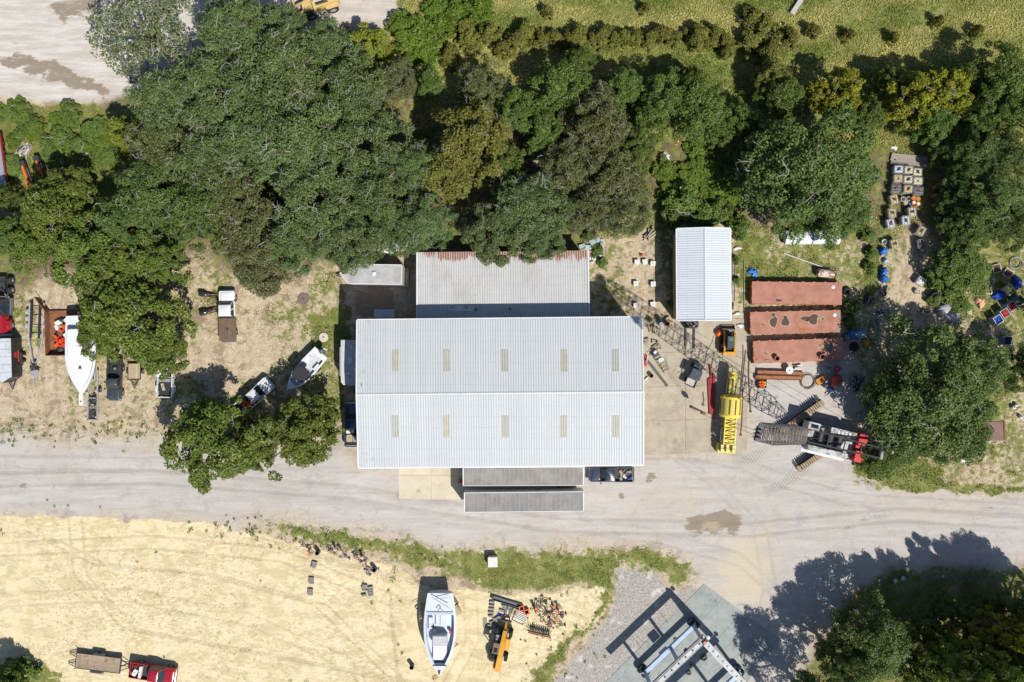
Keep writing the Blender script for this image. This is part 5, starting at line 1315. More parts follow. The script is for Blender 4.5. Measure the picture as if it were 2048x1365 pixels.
# ------------------------------------------------------------------ boats (local +x is the bow)
def beam(u, p=2.2, full=0.45, st=0.86):
    """half-beam along the hull, u=0 stern .. 1 bow"""
    if u < full: return st+(1-st)*math.sin(PI/2*u/full)
    v = (u-full)/(1-full); return max(0.0, 1-v**p)
def hull_rings(L, B, zk, zd, p, full, st, n=16, sheer=0.25):
    rings = []
    for k in range(n+1):
        u = k/n; x = -L/2+L*u; b = max(beam(u, p, full, st)*B/2, 0.02); zz = zd+sheer*u**2
        kz = zk+(zz-zk)*max(0, (u-0.8)/0.2)**2*0.75
        rings.append([(x, 0, kz), (x, -b*0.55, kz+0.15), (x, -b*0.88, kz+(zz-kz)*0.5), (x, -b, zz), (x, b, zz), (x, b*0.88, kz+(zz-kz)*0.5), (x, b*0.55, kz+0.15)])
    return rings
def open_boat(t, L, B, zk, zd, sole, mat, inner, p=2.2, full=0.45, st=0.86, sheer=0.25, x0=None, x1=None, gun=0.22, n=18):
    """hull shell, gunwale and a sunken cockpit between x0 and x1"""
    R = hull_rings(L, B, zk, zd, p, full, st, n, sheer)
    h = MB()
    h.loft([[r[4], r[5], r[6], r[0], r[1], r[2], r[3]] for r in R], False, False, False)
    h.add(R[0], [tuple(range(7))]); h.build("hull", mat, t, 35)
    x0 = -L/2+0.25 if x0 is None else x0; x1 = L/2-0.9 if x1 is None else x1
    ks = []
    m = 20
    for k in range(m+1):
        x = x0+(x1-x0)*k/m; u = (x+L/2)/L
        b = max(beam(u, p, full, st)*B/2-gun, 0.03); ks.append((x, b, zd+sheer*u**2))
    # deck ring between hull edge and cockpit edge
    g = MB(); outer = []; N = 60
    for k in range(N+1):
        u = k/N; outer.append((-L/2+L*u, max(beam(u, p, full, st)*B/2, 0.02), zd+sheer*u**2))
    def strip(a, bb):
        base = len(g.v); g.v += a+bb; q = len(a)
        for i in range(q-1): g.f.append([base+i, base+i+1, base+q+i+1, base+q+i]); g.mi.append(0)
    for s in (-1, 1):
        A = []; Bn = []
        for k in range(m+1):
            x, b, z = ks[k]; u = (x+L/2)/L
            A.append((x, s*max(beam(u, p, full, st)*B/2, 0.02), z)); Bn.append((x, s*b, z+0.02))
        strip(A, Bn)
        C = [(x, s*b, z+0.02) for x, b, z in ks]; D = [(x, s*b*0.94, sole) for x, b, z in ks]
        strip(C, D)
        f = [o for o in outer if o[0] >= x1-1e-6]; strip([(x1, s*ks[-1][1], ks[-1][2]+0.02)]*0+[(o[0], s*o[1], o[2]) for o in f], [(o[0], 0, o[2]+0.03) for o in f])
        f = [o for o in outer if o[0] <= x0+0.05]+[(x0, ks[0][1]+gun, ks[0][2])]
        strip([(o[0], s*o[1], o[2]) for o in f], [(o[0], 0, o[2]+0.01) for o in f])
    z0 = ks[0]; z1 = ks[-1]
    g.add([(x0, -z0[1], z0[2]+0.015), (x0, z0[1], z0[2]+0.015), (x0, z0[1]*0.94, sole), (x0, -z0[1]*0.94, sole)], [(0, 1, 2, 3)])
    g.add([(x1, -z1[1], z1[2]+0.02), (x1, z1[1], z1[2]+0.02), (x1, z1[1]*0.94, sole), (x1, -z1[1]*0.94, sole)], [(3, 2, 1, 0)])
    g.build("gunwale", mat, t)
    so = MB(); pts = [(x, -b*0.94-0.01, sole+0.004) for x, b, z in ks]+[(x, b*0.94+0.01, sole+0.004) for x, b, z in reversed(ks)]
    so.add(pts, [tuple(range(len(pts)))]); so.build("cockpit_sole", inner, t)
def closed_deck(t, L, B, zk, zd, mat, deckmat, p, full, st, sheer, camber=0.12, n=18):
    R = hull_rings(L, B, zk, zd, p, full, st, n, sheer)
    h = MB(); h.loft([[r[4], r[5], r[6], r[0], r[1], r[2], r[3]] for r in R], False, False, False); h.add(R[0], [tuple(range(7))]); h.build("hull", mat, t, 35)
    d = MB(); d.loft([[r[3], (r[3][0], r[3][1]*0.5, r[3][2]+camber*0.8), (r[3][0], 0, r[3][2]+camber), (r[3][0], r[4][1]*0.5, r[3][2]+camber*0.8), r[4]] for r in R], False, False, False)
    d.build("deck", deckmat, t, 40)
M_GEL = pm("white_gelcoat", (0.56, 0.57, 0.59), 0.35, var=0.05, scale=0.8)
M_GELB = pm("bluish_gelcoat", (0.46, 0.50, 0.575), 0.4, var=0.06, scale=0.8)
M_SOLE = pm("grey_deck", (0.40, 0.42, 0.45), 0.6, var=0.12)

# big workboat on stands in the sand lot
x, y = P(880, 1268, 2.2)
wb = thing("workboat", "large white workboat hull propped on stands in the sand lot", "boat", (x, y, 0), math.radians(-90.5))
open_boat(wb, 10.6, 4.25, 0.75, 2.25, 1.55, M_GELB, M_GELB, p=2.3, full=0.42, st=0.78, sheer=0.35, x0=-2.5, x1=3.9, gun=0.30, n=22)
cn = MB(); cn.loft([rrect(0.0, 1.45, 0.95, 0.1, 1.56), rrect(0.0, 1.45, 0.95, 0.1, 2.75), rrect(0.05, 1.4, 0.9, 0.12, 2.82)]); cn.build("console", pm("pale_grey_console", (0.38, 0.40, 0.42), 0.5), wb)
MB().box(0.1, 1.35, -0.88, 0.88, 2.82, 2.86).build("console_top", pm("grey_console_top", (0.36, 0.375, 0.38), 0.6), wb)
for (a, b, c, d, z) in ((-2.4, -0.9, -0.6, -0.05, 1.9), (-2.4, -0.9, 0.02, 0.7, 2.05), (-2.0, -0.3, -1.5, -1.0, 1.95)):
    MB().box(a, b, c, d, 1.56, z).build("hatch_box", M_GELB, wb)
MB().box(1.6, 3.6, -0.9, 0.9, 1.56, 1.95).build("foredeck_box", M_GEL, wb)
MB().bar((-2.75, -1.7, 2.5), (-2.75, 1.75, 2.5), 0.08).bar((-4.9, -1.0, 2.7), (-3.6, 1.3, 3.0), 0.09).bar((-4.95, 1.3, 2.7), (-4.7, -0.4, 2.6), 0.06).build("stern_rail", M_GALV, wb)
MB().cyl((-3.55, 0.0, 2.28), (-3.55, 0, 2.7), 0.05).bar((-3.55, 0, 2.7), (-3.2, 0.35, 2.75), 0.06).bar((-3.55, 0, 2.7), (-3.1, -0.3, 2.75), 0.06).build("davit", M_DKSTEEL, wb)
MB().cyl((5.0, 0, 2.6), (5.0, 0, 2.86), 0.09).cbox((4.75, 0, 2.62), (0.25, 0.3, 0.1)).build("bow_cleat", M_DKSTEEL, wb)
MB().cbox((-0.2, 1.35, 2.05), (0.35, 0.35, 0.3)).build("battery_box", pm("dull_red_box", (0.28, 0.03, 0.03), 0.5), wb)
MB().cyl((-0.55, -0.7, 1.56), (-0.55, -0.7, 2.4), 0.07).cbox((-0.45, -0.7, 2.42), (0.5, 0.4, 0.06), 0.5).build("helm_post", M_DKSTEEL, wb)
for s in (-1, 1):
    for xx in (-3.2, 2.2):
        MB().bar((xx, s*2.2, 0.0), (xx, s*1.5, 1.35), 0.08).bar((xx-0.4, s*1.7, 0), (xx, s*1.6, 1.0), 0.06).bar((xx+0.4, s*1.7, 0), (xx, s*1.6, 1.0), 0.06).build("hull_prop", M_DKSTEEL, wb)
for xx in (-3.5, 0, 3.0): MB().box(xx-0.3, xx+0.3, -0.4, 0.4, 0, 0.86).build("keel_block", M_TAN, wb)
def stair(label, px, py, deg, n=7, w=0.75, top=1.9, run=1.9):
    x, y = P(px, py, 0.8)
    o = thing("boarding_steps", label, "steps", (x, y, 0), math.radians(deg))
    for s in (-1, 1): MB().bar((-run/2, s*w/2, 0.05), (run/2, s*w/2, top), 0.06, 0.14).build("stringer", M_TAN, o)
    for k in range(n):
        u = (k+0.5)/n; MB().cbox((-run/2+run*u, 0, top*u+0.03), (run/n*0.62, w, 0.045)).build("tread", M_TAN, o)
    for s in (-1, 1): MB().box(run/2-0.05, run/2+0.05, s*w/2-0.05, s*w/2+0.05, 0, top).build("post", M_TAN, o)
    for s in (-1, 1): MB().bar((-run/2, s*w/2, 0.9), (run/2, s*w/2, top+0.9), 0.05).build("handrail", M_TAN, o)
    return o
stair("timber boarding steps on the workboat's shaded west side", 845, 1222, -88, 8, 0.6, 1.7, 1.6)
stair("timber boarding steps on the workboat's sunny east side", 915, 1222, 112, 7, 0.7, 1.5, 1.5)
x, y = P(913, 1255, 0.2)
pk = thing("long_plank", "long grey plank lying along the workboat's east side", "plank", (x-0.55, y, 0), math.radians(95))
for k in range(2): MB().box(-2.0, 2.0, -0.16+k*0.17, 0.0+k*0.17, 0.0, 0.07).build("board", M_ALU, pk)

# white cruiser under the big tree
x, y = P(163, 715, 1.9)
cr = thing("cabin_cruiser", "white cruiser boat with bow pulpit half hidden by the big tree", "boat", (x+0.05, y+0.25, 0), math.radians(-88))
closed_deck(cr, 10.4, 4.0, 0.85, 2.2, M_GEL, M_GEL, 2.0, 0.5, 0.88, 0.2, 0.15)
MB().box(5.0, 6.5, -0.27, 0.27, 2.38, 2.5).build("bow_pulpit", M_GEL, cr)
MB().cyl((6.0, 0, 2.5), (6.0, 0, 2.6), 0.08).build("anchor_roller", M_DKSTEEL, cr)
MB().cbox((1.6, 0.02, 2.45), (0.35, 0.28, 0.22)).build("hatch", M_DKSTEEL, cr)
ch = MB(); ch.loft([rrect(-3.6, 0.6, 1.35, 0.3, 2.25), rrect(-3.5, 0.1, 1.2, 0.3, 3.1), rrect(-3.4, -0.3, 1.1, 0.3, 3.25)]); ch.build("cabin", M_GEL, cr, 40)
for s in (-1, 1):
    MB().cbox((-1.5, s*1.3, 2.75), (2.6, 0.02, 0.4)).build("cabin_window", glass(), cr)
    r = MB(); pts = [(0.6+0.5*k, s*(beam((5.8+0.5*k)/10.4, 2.0, 0.5, 0.88)*1.9), 2.75) for k in range(9)]; r.tube(pts, 0.02, 5); r.build("bow_rail", M_CHROME, cr)
MB().bar((-4.5, -1.0, 0.55), (3.4, -0.9, 0.55), 0.14, 0.2).bar((-4.5, 1.0, 0.55), (3.4, 0.9, 0.55), 0.14, 0.2).bar((3.4, -0.9, 0.55), (3.4, 0.9, 0.55), 0.14, 0.2).build("cradle", M_ALU, cr)
for xx in (-2.5, 0, 2.5): MB().box(xx-0.15, xx+0.15, -0.3, 0.3, 0.0, 0.95).build("keel_block", M_TAN, cr)

# ladder-like trailer with scrap in front of it
x, y = P(185, 795, 0.6)
lt2 = thing("scrap_trailer", "narrow galvanised trailer frame loaded with scrap beside the cruiser's bow", "trailer", (x, y, 0), math.radians(-91))
MB().bar((-3.6, -0.6, 0.5), (3.0, -0.62, 0.5), 0.14, 0.18).bar((-3.6, 0.6, 0.5), (3.0, 0.62, 0.5), 0.14, 0.18).bar((3.0, -0.7, 0.5), (3.0, 0.7, 0.5), 0.14, 0.18).bar((1.4, -0.6, 0.5), (1.4, 0.6, 0.5), 0.14, 0.18).bar((0.1, -0.6, 0.5), (0.1, 0.6, 0.5), 0.14, 0.18).build("frame", M_GALV, lt2)
for s in (-1, 1): wheel(lt2, -1.0, s*0.85, 0.34, 0.2)
MB().box(0.1, 3.0, -0.55, 0.55, 0.36, 0.42).build("bed", M_DKSTEEL, lt2)
random.seed(4)
for k in range(22):
    lx, ly = random.uniform(-1.2, 2.8), random.uniform(-0.45, 0.45)
    v = lt2.matrix_basis @ Vector((0, 0, 0)); a = math.radians(-91)
    wx = lt2.location.x+lx*math.cos(a)-ly*math.sin(a); wy = lt2.location.y+lx*math.sin(a)+ly*math.cos(a)
    o = thing("scrap_block", "small scrap block in the narrow trailer by the cruiser", "scrap", (wx, wy, 0.43 if lx > 0.1 else 0.0), random.uniform(0, 3), "scrap in the narrow trailer")
    sz = random.uniform(0.2, 0.5)
    MB().cbox((0, 0, 0.08), (sz, sz*0.5, 0.16)).build("block", random.choice([M_TAN, M_RUST, M_BLKPL, M_GREY]), o)
    MB().cbox((0.02, 0.03, 0.20), (sz*0.6, sz*0.3, 0.07), 0.6).build("chip", random.choice([M_TAN, M_BLKPL, M_GREY]), o)

# centre console boat
x, y = P(614, 738, 1.3)
cc = thing("console_boat", "white fishing boat with black top and outboard by the round roadside tree", "boat", (x-0.3, y-0.3, 0), math.radians(228))
open_boat(cc, 6.6, 2.5, 0.55, 1.45, 1.0, M_GEL, M_SOLE, p=2.2, full=0.5, st=0.9, sheer=0.3, x0=-2.6, x1=2.2, gun=0.22)
tp = MB(); tp.loft([rrect(-0.6, 1.2, 0.95, 0.4, 2.55), rrect(-0.5, 1.1, 0.85, 0.4, 2.68)]); tp.build("canopy_top", pm("black_canvas", (0.018, 0.018, 0.02), 0.7), cc, 40)
for s in (-1, 1):
    MB().tube([(-0.4, s*0.85, 1.45), (0.0, s*0.8, 2.56)], 0.025).tube([(1.0, s*0.85, 1.5), (0.7, s*0.8, 2.56)], 0.025).build("canopy_frame", M_CHROME, cc)
    g = MB(); quad_on(g, (1.2, s*0.2, 1.5), (1.2, s*1.0, 1.5), (0.85, s*0.95, 2.05), (0.85, s*0.25, 2.05), 0.95, 0.0); g.build("windscreen", pm("green_glass", (0.04, 0.14, 0.13), 0.1), cc)
    MB().box(-1.9, -0.9, s*0.8-0.18, s*0.8+0.18, 1.0, 1.42).build("bench_seat", M_GEL, cc)
ob = MB(); ob.loft([rrect(-3.75, -3.15, 0.24, 0.12, 1.25), rrect(-3.85, -3.1, 0.27, 0.14, 1.6), rrect(-3.7, -3.2, 0.2, 0.1, 1.85)]); ob.build("outboard_motor", pm("blue_grey_cowl", (0.10, 0.13, 0.17), 0.3, coat=0.3), cc, 40)
MB().cbox((-3.35, 0, 0.85), (0.28, 0.14, 0.9)).build("motor_leg", M_BLKPL, cc)
MB().bar((-2.8, -0.8, 0.45), (2.0, -0.7, 0.45), 0.12).bar((-2.8, 0.8, 0.45), (2.0, 0.7, 0.45), 0.12).bar((2.0, -0.7, 0.45), (4.2, 0, 0.45), 0.12).bar((2.0, 0.7, 0.45), (4.2, 0, 0.45), 0.12).bar((-1.5, -0.8, 0.5), (-1.5, 0.8, 0.5), 0.1).bar((1.2, -0.75, 0.5), (1.2, 0.75, 0.5), 0.1).build("trailer_frame", M_GALV, cc)
for s in (-1, 1): wheel(cc, -1.2, s*1.15, 0.33, 0.2)

# small white boat under the oaks
x, y = P(788, 492, 1.0)
sb = thing("skiff", "white skiff half hidden under the oaks behind the cargo trailer", "boat", (x, y, 0), math.radians(195))
closed_deck(sb, 4.6, 1.9, 0.3, 0.95, M_GEL, M_GEL, 2.0, 0.5, 0.9, 0.2, 0.1)
MB().box(-1.5, 0.8, -0.5, 0.5, 0.98, 1.2).build("cover_ridge", M_GEL, sb)
for xx in (-1.2, 1.0): MB().box(xx-0.15, xx+0.15, -0.5, 0.5, 0, 0.45).build("support_block", M_TAN, sb)
o = thing("white_drum", "white drum beside the skiff under the oaks", "drum", (*P(810, 477, 0.6), 0)); MB().lathe([(0.3, 0), (0.34, 0.1), (0.34, 0.8), (0.28, 0.9)], 14).build("shell", M_WHPL, o, 40); MB().lathe([(0.36, 0.42), (0.36, 0.47)], 14).build("hoop", M_GREY, o)

# outboards on stands
for k, (px, py, deg) in enumerate(((412, 590, 172), (413, 624, 198))):
    x, y = P(px, py, 0.7)
    o = thing("outboard_on_stand", ("black outboard motor lying on a rusty stand, farther from the flatbed truck's wheels" if k == 0 else "black outboard motor on an orange-rust stand beside the rusty plank bed"), "outboard motor", (x, y, 0), math.radians(deg))
    c = MB(); c.loft([[(xx, r*math.cos(a)*0.9, 0.62+r*math.sin(a)) for a in [q*PI/5 for q in range(10)]] for xx, r in ((1.0, 0.2), (0.9, 0.33), (0.5, 0.38), (0.05, 0.3), (-0.15, 0.18))]); c.build("cowling", pm("black_cowl", (0.022, 0.026, 0.034), 0.22, coat=0.5), o, 45)
    MB().cbox((-0.5, 0, 0.58), (0.8, 0.2, 0.26)).build("mid_section", M_BLKPL, o)
    MB().cyl((-0.95, 0, 0.58), (-1.25, 0, 0.58), 0.12, 0.04, 10).build("gearcase", M_DKSTEEL, o)
    m = MB()
    for s in (-1, 1):
        m.bar((-1.3, s*0.26, 0.05), (0.6, s*0.26, 0.05), 0.07); m.bar((-0.3, s*0.26, 0.05), (0.0, s*0.2, 0.55), 0.06); m.bar((-1.3, s*0.26, 0.05), (-1.2, s*0.2, 0.5), 0.06)
    m.bar((-1.3, -0.28, 0.07), (-1.3, 0.28, 0.07), 0.07).bar((0.55, -0.28, 0.07), (0.55, 0.28, 0.07), 0.07)
    m.build("stand", M_RUST, o)
# ------------------------------------------------------------------ steel barges
def barge_mat(name, seed):
    t = NT(name)
    base = t.mix(t.ramp(t.noise(0.8, 5, 0.65), 0.3, 0.7), (0.272, 0.122, 0.086), (0.352, 0.170, 0.122))
    st = t.noise(1.0, 5, 0.7, stretch=(0.1, 2.4, 1))
    base = t.mix(t.math('MULTIPLY', t.ramp(st, 0.5, 0.7), 0.4), base, (0.33, 0.175, 0.145))
    base = t.mix(t.ramp(t.noise(0.55, 6, 0.7), 0.62-seed*0.05, 0.74-seed*0.05), base, (0.27, 0.115, 0.045))
    oi = t.n("ShaderNodeTexCoord").outputs["Object"]
    n2 = t.noise(0.62, 4, 0.55, vec=oi)
    if seed:
        base = t.mix(t.ramp(n2, 0.64, 0.67), base, (0.33, 0.235, 0.135))
        base = t.mix(t.ramp(n2, 0.675, 0.69), base, (0.075, 0.052, 0.036))
    t.l(base, t.b.inputs["Base Color"]); t.b.inputs["Roughness"].default_value = 0.75; t.b.inputs["Specular IOR Level"].default_value = 0.2
    return t.m
M_BARGE = [barge_mat("barge_red_a", 0), barge_mat("barge_red_b", 1.0), barge_mat("barge_red_c", 0.4)]
M_BSIDE = pm("barge_side_orange", (0.285, 0.085, 0.022), 0.7, var=0.25, col2=(0.16, 0.05, 0.02), amt=0.3)
M_BCON = pm("barge_connector_orange", (0.46, 0.12, 0.03), 0.6, var=0.15)
M_PUD = pm("rain_puddle", (0.085, 0.06, 0.042), 0.12, var=0.2, spec=0.6)
M_PUDR = pm("dried_silt", (0.36, 0.225, 0.155), 0.9, var=0.15)
labels = ["rust-red steel barge with a round white lid by the rusty white tank", "rust-red steel barge with brown rain puddles, middle one of three", "rust-red steel barge with two open hatch rings beside the rusty beams"]
corners = [((1504, 563), (1684, 565.5), (1684, 610), (1504, 608)), ((1501, 624), (1681, 621), (1682, 665), (1501, 670)), ((1507, 683), (1687, 676), (1687, 721), (1507, 727))]
BH = 1.1
for k in range(3):
    q = [Vector((*P(*c, BH), 0)) for c in corners[k]]
    c = sum(q, Vector())/4
    ax = ((q[1]-q[0])+(q[2]-q[3])); rz = math.atan2(ax.y, ax.x)
    L = ((q[1]-q[0]).length+(q[2]-q[3]).length)/2; W = ((q[0]-q[3]).length+(q[1]-q[2]).length)/2
    o = thing("barge", labels[k], "barge", c, rz)
    MB().box(-L/2, L/2, -W/2, W/2, -0.05, BH-0.02).build("hull", M_BSIDE, o)
    n = 4
    for i in range(n): MB().box(-L/2+L/n*i+0.004, -L/2+L/n*(i+1)-0.004, -W/2+0.02, W/2-0.02, BH-0.02, BH).build("deck_plate", M_BARGE[k], o)
    cm = MB().box(-0.14, 0.14, -0.05, 0.05, -0.16, 0.03).mesh("connector", M_BCON)
    for i in range(8):
        for s in (-1, 1): put("connector", cm, o, (-L/2+L*(i+0.5)/8, s*(W/2+0.01), BH))
    for s in (-0.8, 0.8): put("connector", cm, o, (-L/2-0.01, s, BH), PI/2)
    if k < 2:
        MB().lathe([(0.26, 0), (0.26, 0.05), (0.2, 0.09)], 20, (L/2-1.2 if k == 0 else L/2-0.8, W/2-0.6, BH)).build("hatch_lid", M_WHPL, o, 40)
        MB().lathe([(0.07, 0), (0.05, 0.04)], 10, (L/2-1.2 if k == 0 else L/2-0.8, W/2-0.6, BH+0.09)).build("lid_knob", M_GREY, o)
    if k == 1:
        for (x, y, rr) in ((L/2-0.3, W/2-0.6, 0.22), (L/2-0.25, -W/2+0.4, 0.25)): MB().lathe([(rr, 0), (rr, 0.03)], 12, (x, y, BH)).build("deck_patch", pm("grey_green_patch", (0.16, 0.2, 0.17), 0.7), o)
        puds = [(-2.9, 0.1, 0.45, 0.75, 1), (-2.95, 1.05, 0.25, 0.2, 2), (-1.35, 0.1, 0.45, 0.65, 3), (-1.4, 0.75, 0.25, 0.12, 4), (1.2, 0.45, 0.55, 0.28, 5), (2.3, 0.35, 0.75, 0.6, 6)]
    elif k == 0: puds = [(-2.4, -1.0, 0.42, 0.2, 7)]
    else: puds = [(4.1, 0.25, 0.42, 0.75, 8)]
    for (x, y, rx, ry, sd) in puds:
        random.seed(sd)
        ph = [random.uniform(0, 6.28) for _ in range(3)]
        for (f, mt, z, nm) in ((1.22, M_PUDR, 0.003, "silt_stain"), (1.0, M_PUD, 0.006, "rain_puddle")):
            pts = []
            for i in range(22):
                t = 2*PI*i/22; r = f*(1+0.16*math.sin(2*t+ph[0])+0.13*math.sin(3*t+ph[1])+0.07*math.sin(7*t+ph[2]))
                pts.append((x+rx*r*math.cos(t), y+ry*r*math.sin(t), BH+z))
            MB().add(pts, [tuple(range(22))]).build(nm, mt, o)
    if k == 2:
        for x in (-3.0, 2.95):
            MB().lathe([(0.36, 0), (0.36, 0.55), (0.29, 0.55), (0.29, 0.02)], 20, (x, -W/2+0.55, BH)).build("hatch_ring", M_BARGE[2], o, 40)
            MB().lathe([(0.28, 0.03), (0.28, 0.06)], 16, (x, -W/2+0.55, BH)).build("hatch_floor", M_BLKPL, o)
        MB().cbox((-4.2, -W/2+0.4, BH+0.03), (0.55, 0.1, 0.06)).build("cleat", pm("teal_cleat", (0.06, 0.13, 0.15), 0.6), o)
        for i in range(3): MB().box(-L/2+0.28+i*0.1, -L/2+0.32+i*0.1, -W/2+0.45, -W/2+0.75, BH, BH+0.004).build("painted_mark", M_BLKPL, o)

# ------------------------------------------------------------------ crawler crane
cx, cy = P(1626, 873, 1.5)
TR = math.radians(35)
crane = thing("crawler_crane", "crawler crane with raised brown lattice boom, white deck and red counterweight", "crane", (cx, cy, 0), 0)
M_SHOE = pm("sandy_track_shoe", (0.30, 0.24, 0.155), 0.9, var=0.25, tone=0.12)
M_TRK = pm("track_frame_black", (0.03, 0.03, 0.033), 0.7, var=0.3)
M_CRW = pm("crane_white_plate", (0.37, 0.375, 0.375), 0.55, var=0.12, col2=(0.16, 0.135, 0.11), amt=0.34)
M_CRR = pm("counterweight_red", (0.42, 0.012, 0.014), 0.5, var=0.12)
M_BOOM = pm("rusty_boom_steel", (0.125, 0.090, 0.068), 0.75, var=0.35, col2=(0.15, 0.145, 0.135), amt=0.35)
M_BOOM2 = pm("grey_boom_steel", (0.085, 0.085, 0.090), 0.6, var=0.25)
cu, su = math.cos(TR), math.sin(TR)
shoe = MB().box(-0.10, 0.10, -0.43, 0.43, -0.04, 0.04).box(-0.03, 0.03, -0.43, 0.43, 0.04, 0.085).mesh("track_shoe", M_SHOE)
for s in (-1, 1):
    ox, oy = -su*s*2.75, cu*s*2.75
    e = bpy.data.objects.new("track", None); COL.objects.link(e); e.parent = crane
    e.location = (ox, oy, 0); e.rotation_euler = (0, 0, TR)
    f = MB(); f.loft([[(x, -0.3, z) for x, z in ((-3.5, 0.35), (-3.2, 0.2), (3.2, 0.2), (3.5, 0.35), (3.5, 0.75), (3.2, 0.92), (-3.2, 0.92), (-3.5, 0.75))], [(x, 0.3, z) for x, z in ((-3.5, 0.35), (-3.2, 0.2), (3.2, 0.2), (3.5, 0.35), (3.5, 0.75), (3.2, 0.92), (-3.2, 0.92), (-3.5, 0.75))]]); f.build("track_frame", M_TRK, e)
    n = 22
    for k in range(n):
        put("track_shoe", shoe, e, (-3.3+6.6*k/(n-1), 0, 0.99)); 
        put("track_shoe", shoe, e, (-3.3+6.6*k/(n-1), 0, 0.05))
    for q in (-1, 1):
        for a in (-60, -20, 20, 60):
            r = math.radians(a); w = put("track_shoe", shoe, e, (q*(3.4+0.48*math.cos(r)), 0, 0.53+0.48*math.sin(r))); w.rotation_euler = (0, (PI/2-r)*q, 0)
    MB().box(-1.2, 0.5, -0.2, 0.2, 0.93, 0.945).build("red_roller_guard", M_CRR, e)
MB().cbox((0, 0, 0.75), (2.2, 5.0, 0.5), TR).cyl((0, 0, 0.9), (0, 0, 1.4), 1.1, None, 20).build("carbody", M_TRK, crane)
up = bpy.data.objects.new("upper_works", None); COL.objects.link(up); up.parent = crane; UA = math.radians(166.5); up.rotation_euler = (0, 0, UA)
def uw(name, mb, mat, sm=0): return mb.build(name, mat, up, sm)
uw("deck", MB().box(-5.4, 1.5, -1.7, 1.7, 1.4, 1.6), M_CRW)
uw("side_housing", MB().box(-4.4, 0.9, 1.15, 1.85, 1.6, 2.9), M_CRW)            # local +y lies to the image's south after the turn
uw("walkway", MB().box(-4.6, 1.2, 1.86, 2.25, 1.45, 1.55), M_GALV)
uw("engine_housing", MB().box(-5.0, -1.6, -1.75, -0.95, 1.6, 2.8), M_CRW)
for i in range(6): uw("engine_vent", MB().cbox((-4.6+i*0.5, -1.35, 2.83), (0.32, 0.5, 0.07), 0.1*i), random.choice([M_GALV, M_DKSTEEL, M_GREY]))
cabm = MB(); cabm.loft([rrect(-0.1, 1.7, 0.5, 0.1, 1.6), rrect(-0.1, 1.75, 0.5, 0.1, 2.4), rrect(0.0, 1.5, 0.45, 0.1, 3.1)])
cabm.v = [(x, y-1.35, z) for x, y, z in cabm.v]; uw("operator_cab", cabm, M_CRW)
uw("cab_glass", MB().box(1.6, 1.74, -1.75, -0.95, 2.2, 2.4).box(0.2, 1.2, -1.6, -1.1, 3.1, 3.12), glass())
for x in (-0.7, -2.0, -3.2):
    d = MB(); d.cyl((x, -0.75, 2.0), (x, 0.85, 2.0), 0.42, None, 16); uw("winch_drum", d, M_DKSTEEL, 40)
    uw("winch_frame", MB().box(x-0.5, x+0.5, -0.85, -0.75, 1.6, 2.3).box(x-0.5, x+0.5, 0.9, 1.0, 1.6, 2.3), M_CRW)
uw("front_mount", MB().box(0.6, 1.5, -0.95, -0.6, 1.6, 2.3).box(0.6, 1.5, 0.6, 0.95, 1.6, 2.3), M_RUST)
for k, (x0, x1, y0, y1, z0, z1) in enumerate(((-6.5, -5.45, -1.8, -0.35, 1.2, 2.7), (-6.5, -5.45, 0.45, 1.9, 1.2, 2.7), (-6.3, -5.5, -0.33, 0.43, 1.2, 2.1))): uw("counterweight", MB().box(x0, x1, y0, y1, z0, z1), M_CRR)
for s in (-1, 1):
    uw("mast_leg", MB().bar((1.0, s*0.85, 2.3), (-7.9, s*0.62, 4.3), 0.2, 0.22), M_TRK)
    uw("gantry_leg", MB().bar((-3.6, s*0.9, 1.6), (-5.2, s*0.7, 3.6), 0.16), M_TRK)
for x in (-1.5, -3.5, -5.5, -7.8):
    z = 2.3+(1.0-x)/8.9*2.0; w = 0.85-(1.0-x)/8.9*0.23; uw("mast_tie", MB().bar((x, -w, z), (x, w, z), 0.12), M_TRK)
uw("mast_head", MB().cyl((-7.95, -0.75, 4.3), (-7.95, 0.75, 4.3), 0.22, None, 12), M_GALV)
# boom: foot to tip
tx, ty = P(1394, 822)
tip = Vector((tx-cx, ty-cy, 26.0)); rot = Matrix.Rotation(-UA, 4, 'Z'); tipu = rot @ tip
foot = Vector((1.2, 0, 2.1)); axis = (tipu-foot); LB = axis.length; axis.normalize()
side = Vector((0, 0, 1)).cross(axis).normalized(); upv = axis.cross(side).normalized()
def bp(s, a, b): return foot+axis*s+side*a+upv*b
def half(s):
    if s < 4: return 0.45+(1.0-0.45)*s/4, 0.12+(0.85-0.12)*s/4
    if s > LB-4: u = (LB-s)/4; return 0.6+0.4*u, 0.22+0.63*u
    return 1.0, 0.85
stn = [LB*i/30 for i in range(31)]
ch = {}
for sa in (-1, 1):
    for sb in (-1, 1):
        m = MB()
        for i in range(30):
            a0, b0 = half(stn[i]); a1, b1 = half(stn[i+1])
            m.cyl(bp(stn[i], sa*a0, sb*b0), bp(stn[i+1], sa*a1, sb*b1), 0.05, None, 6)
        uw("boom_chord", m, M_BOOM2)
for i in range(31):
    a, b = half(stn[i])
    for sb in (-1, 1): uw("boom_rung", MB().bar(bp(stn[i], -a, sb*b), bp(stn[i], a, sb*b), 0.065), M_BOOM if sb > 0 else M_BOOM2)
    for sa in (-1, 1): uw("boom_rung", MB().bar(bp(stn[i], sa*a, -b), bp(stn[i], sa*a, b), 0.05), M_BOOM2)
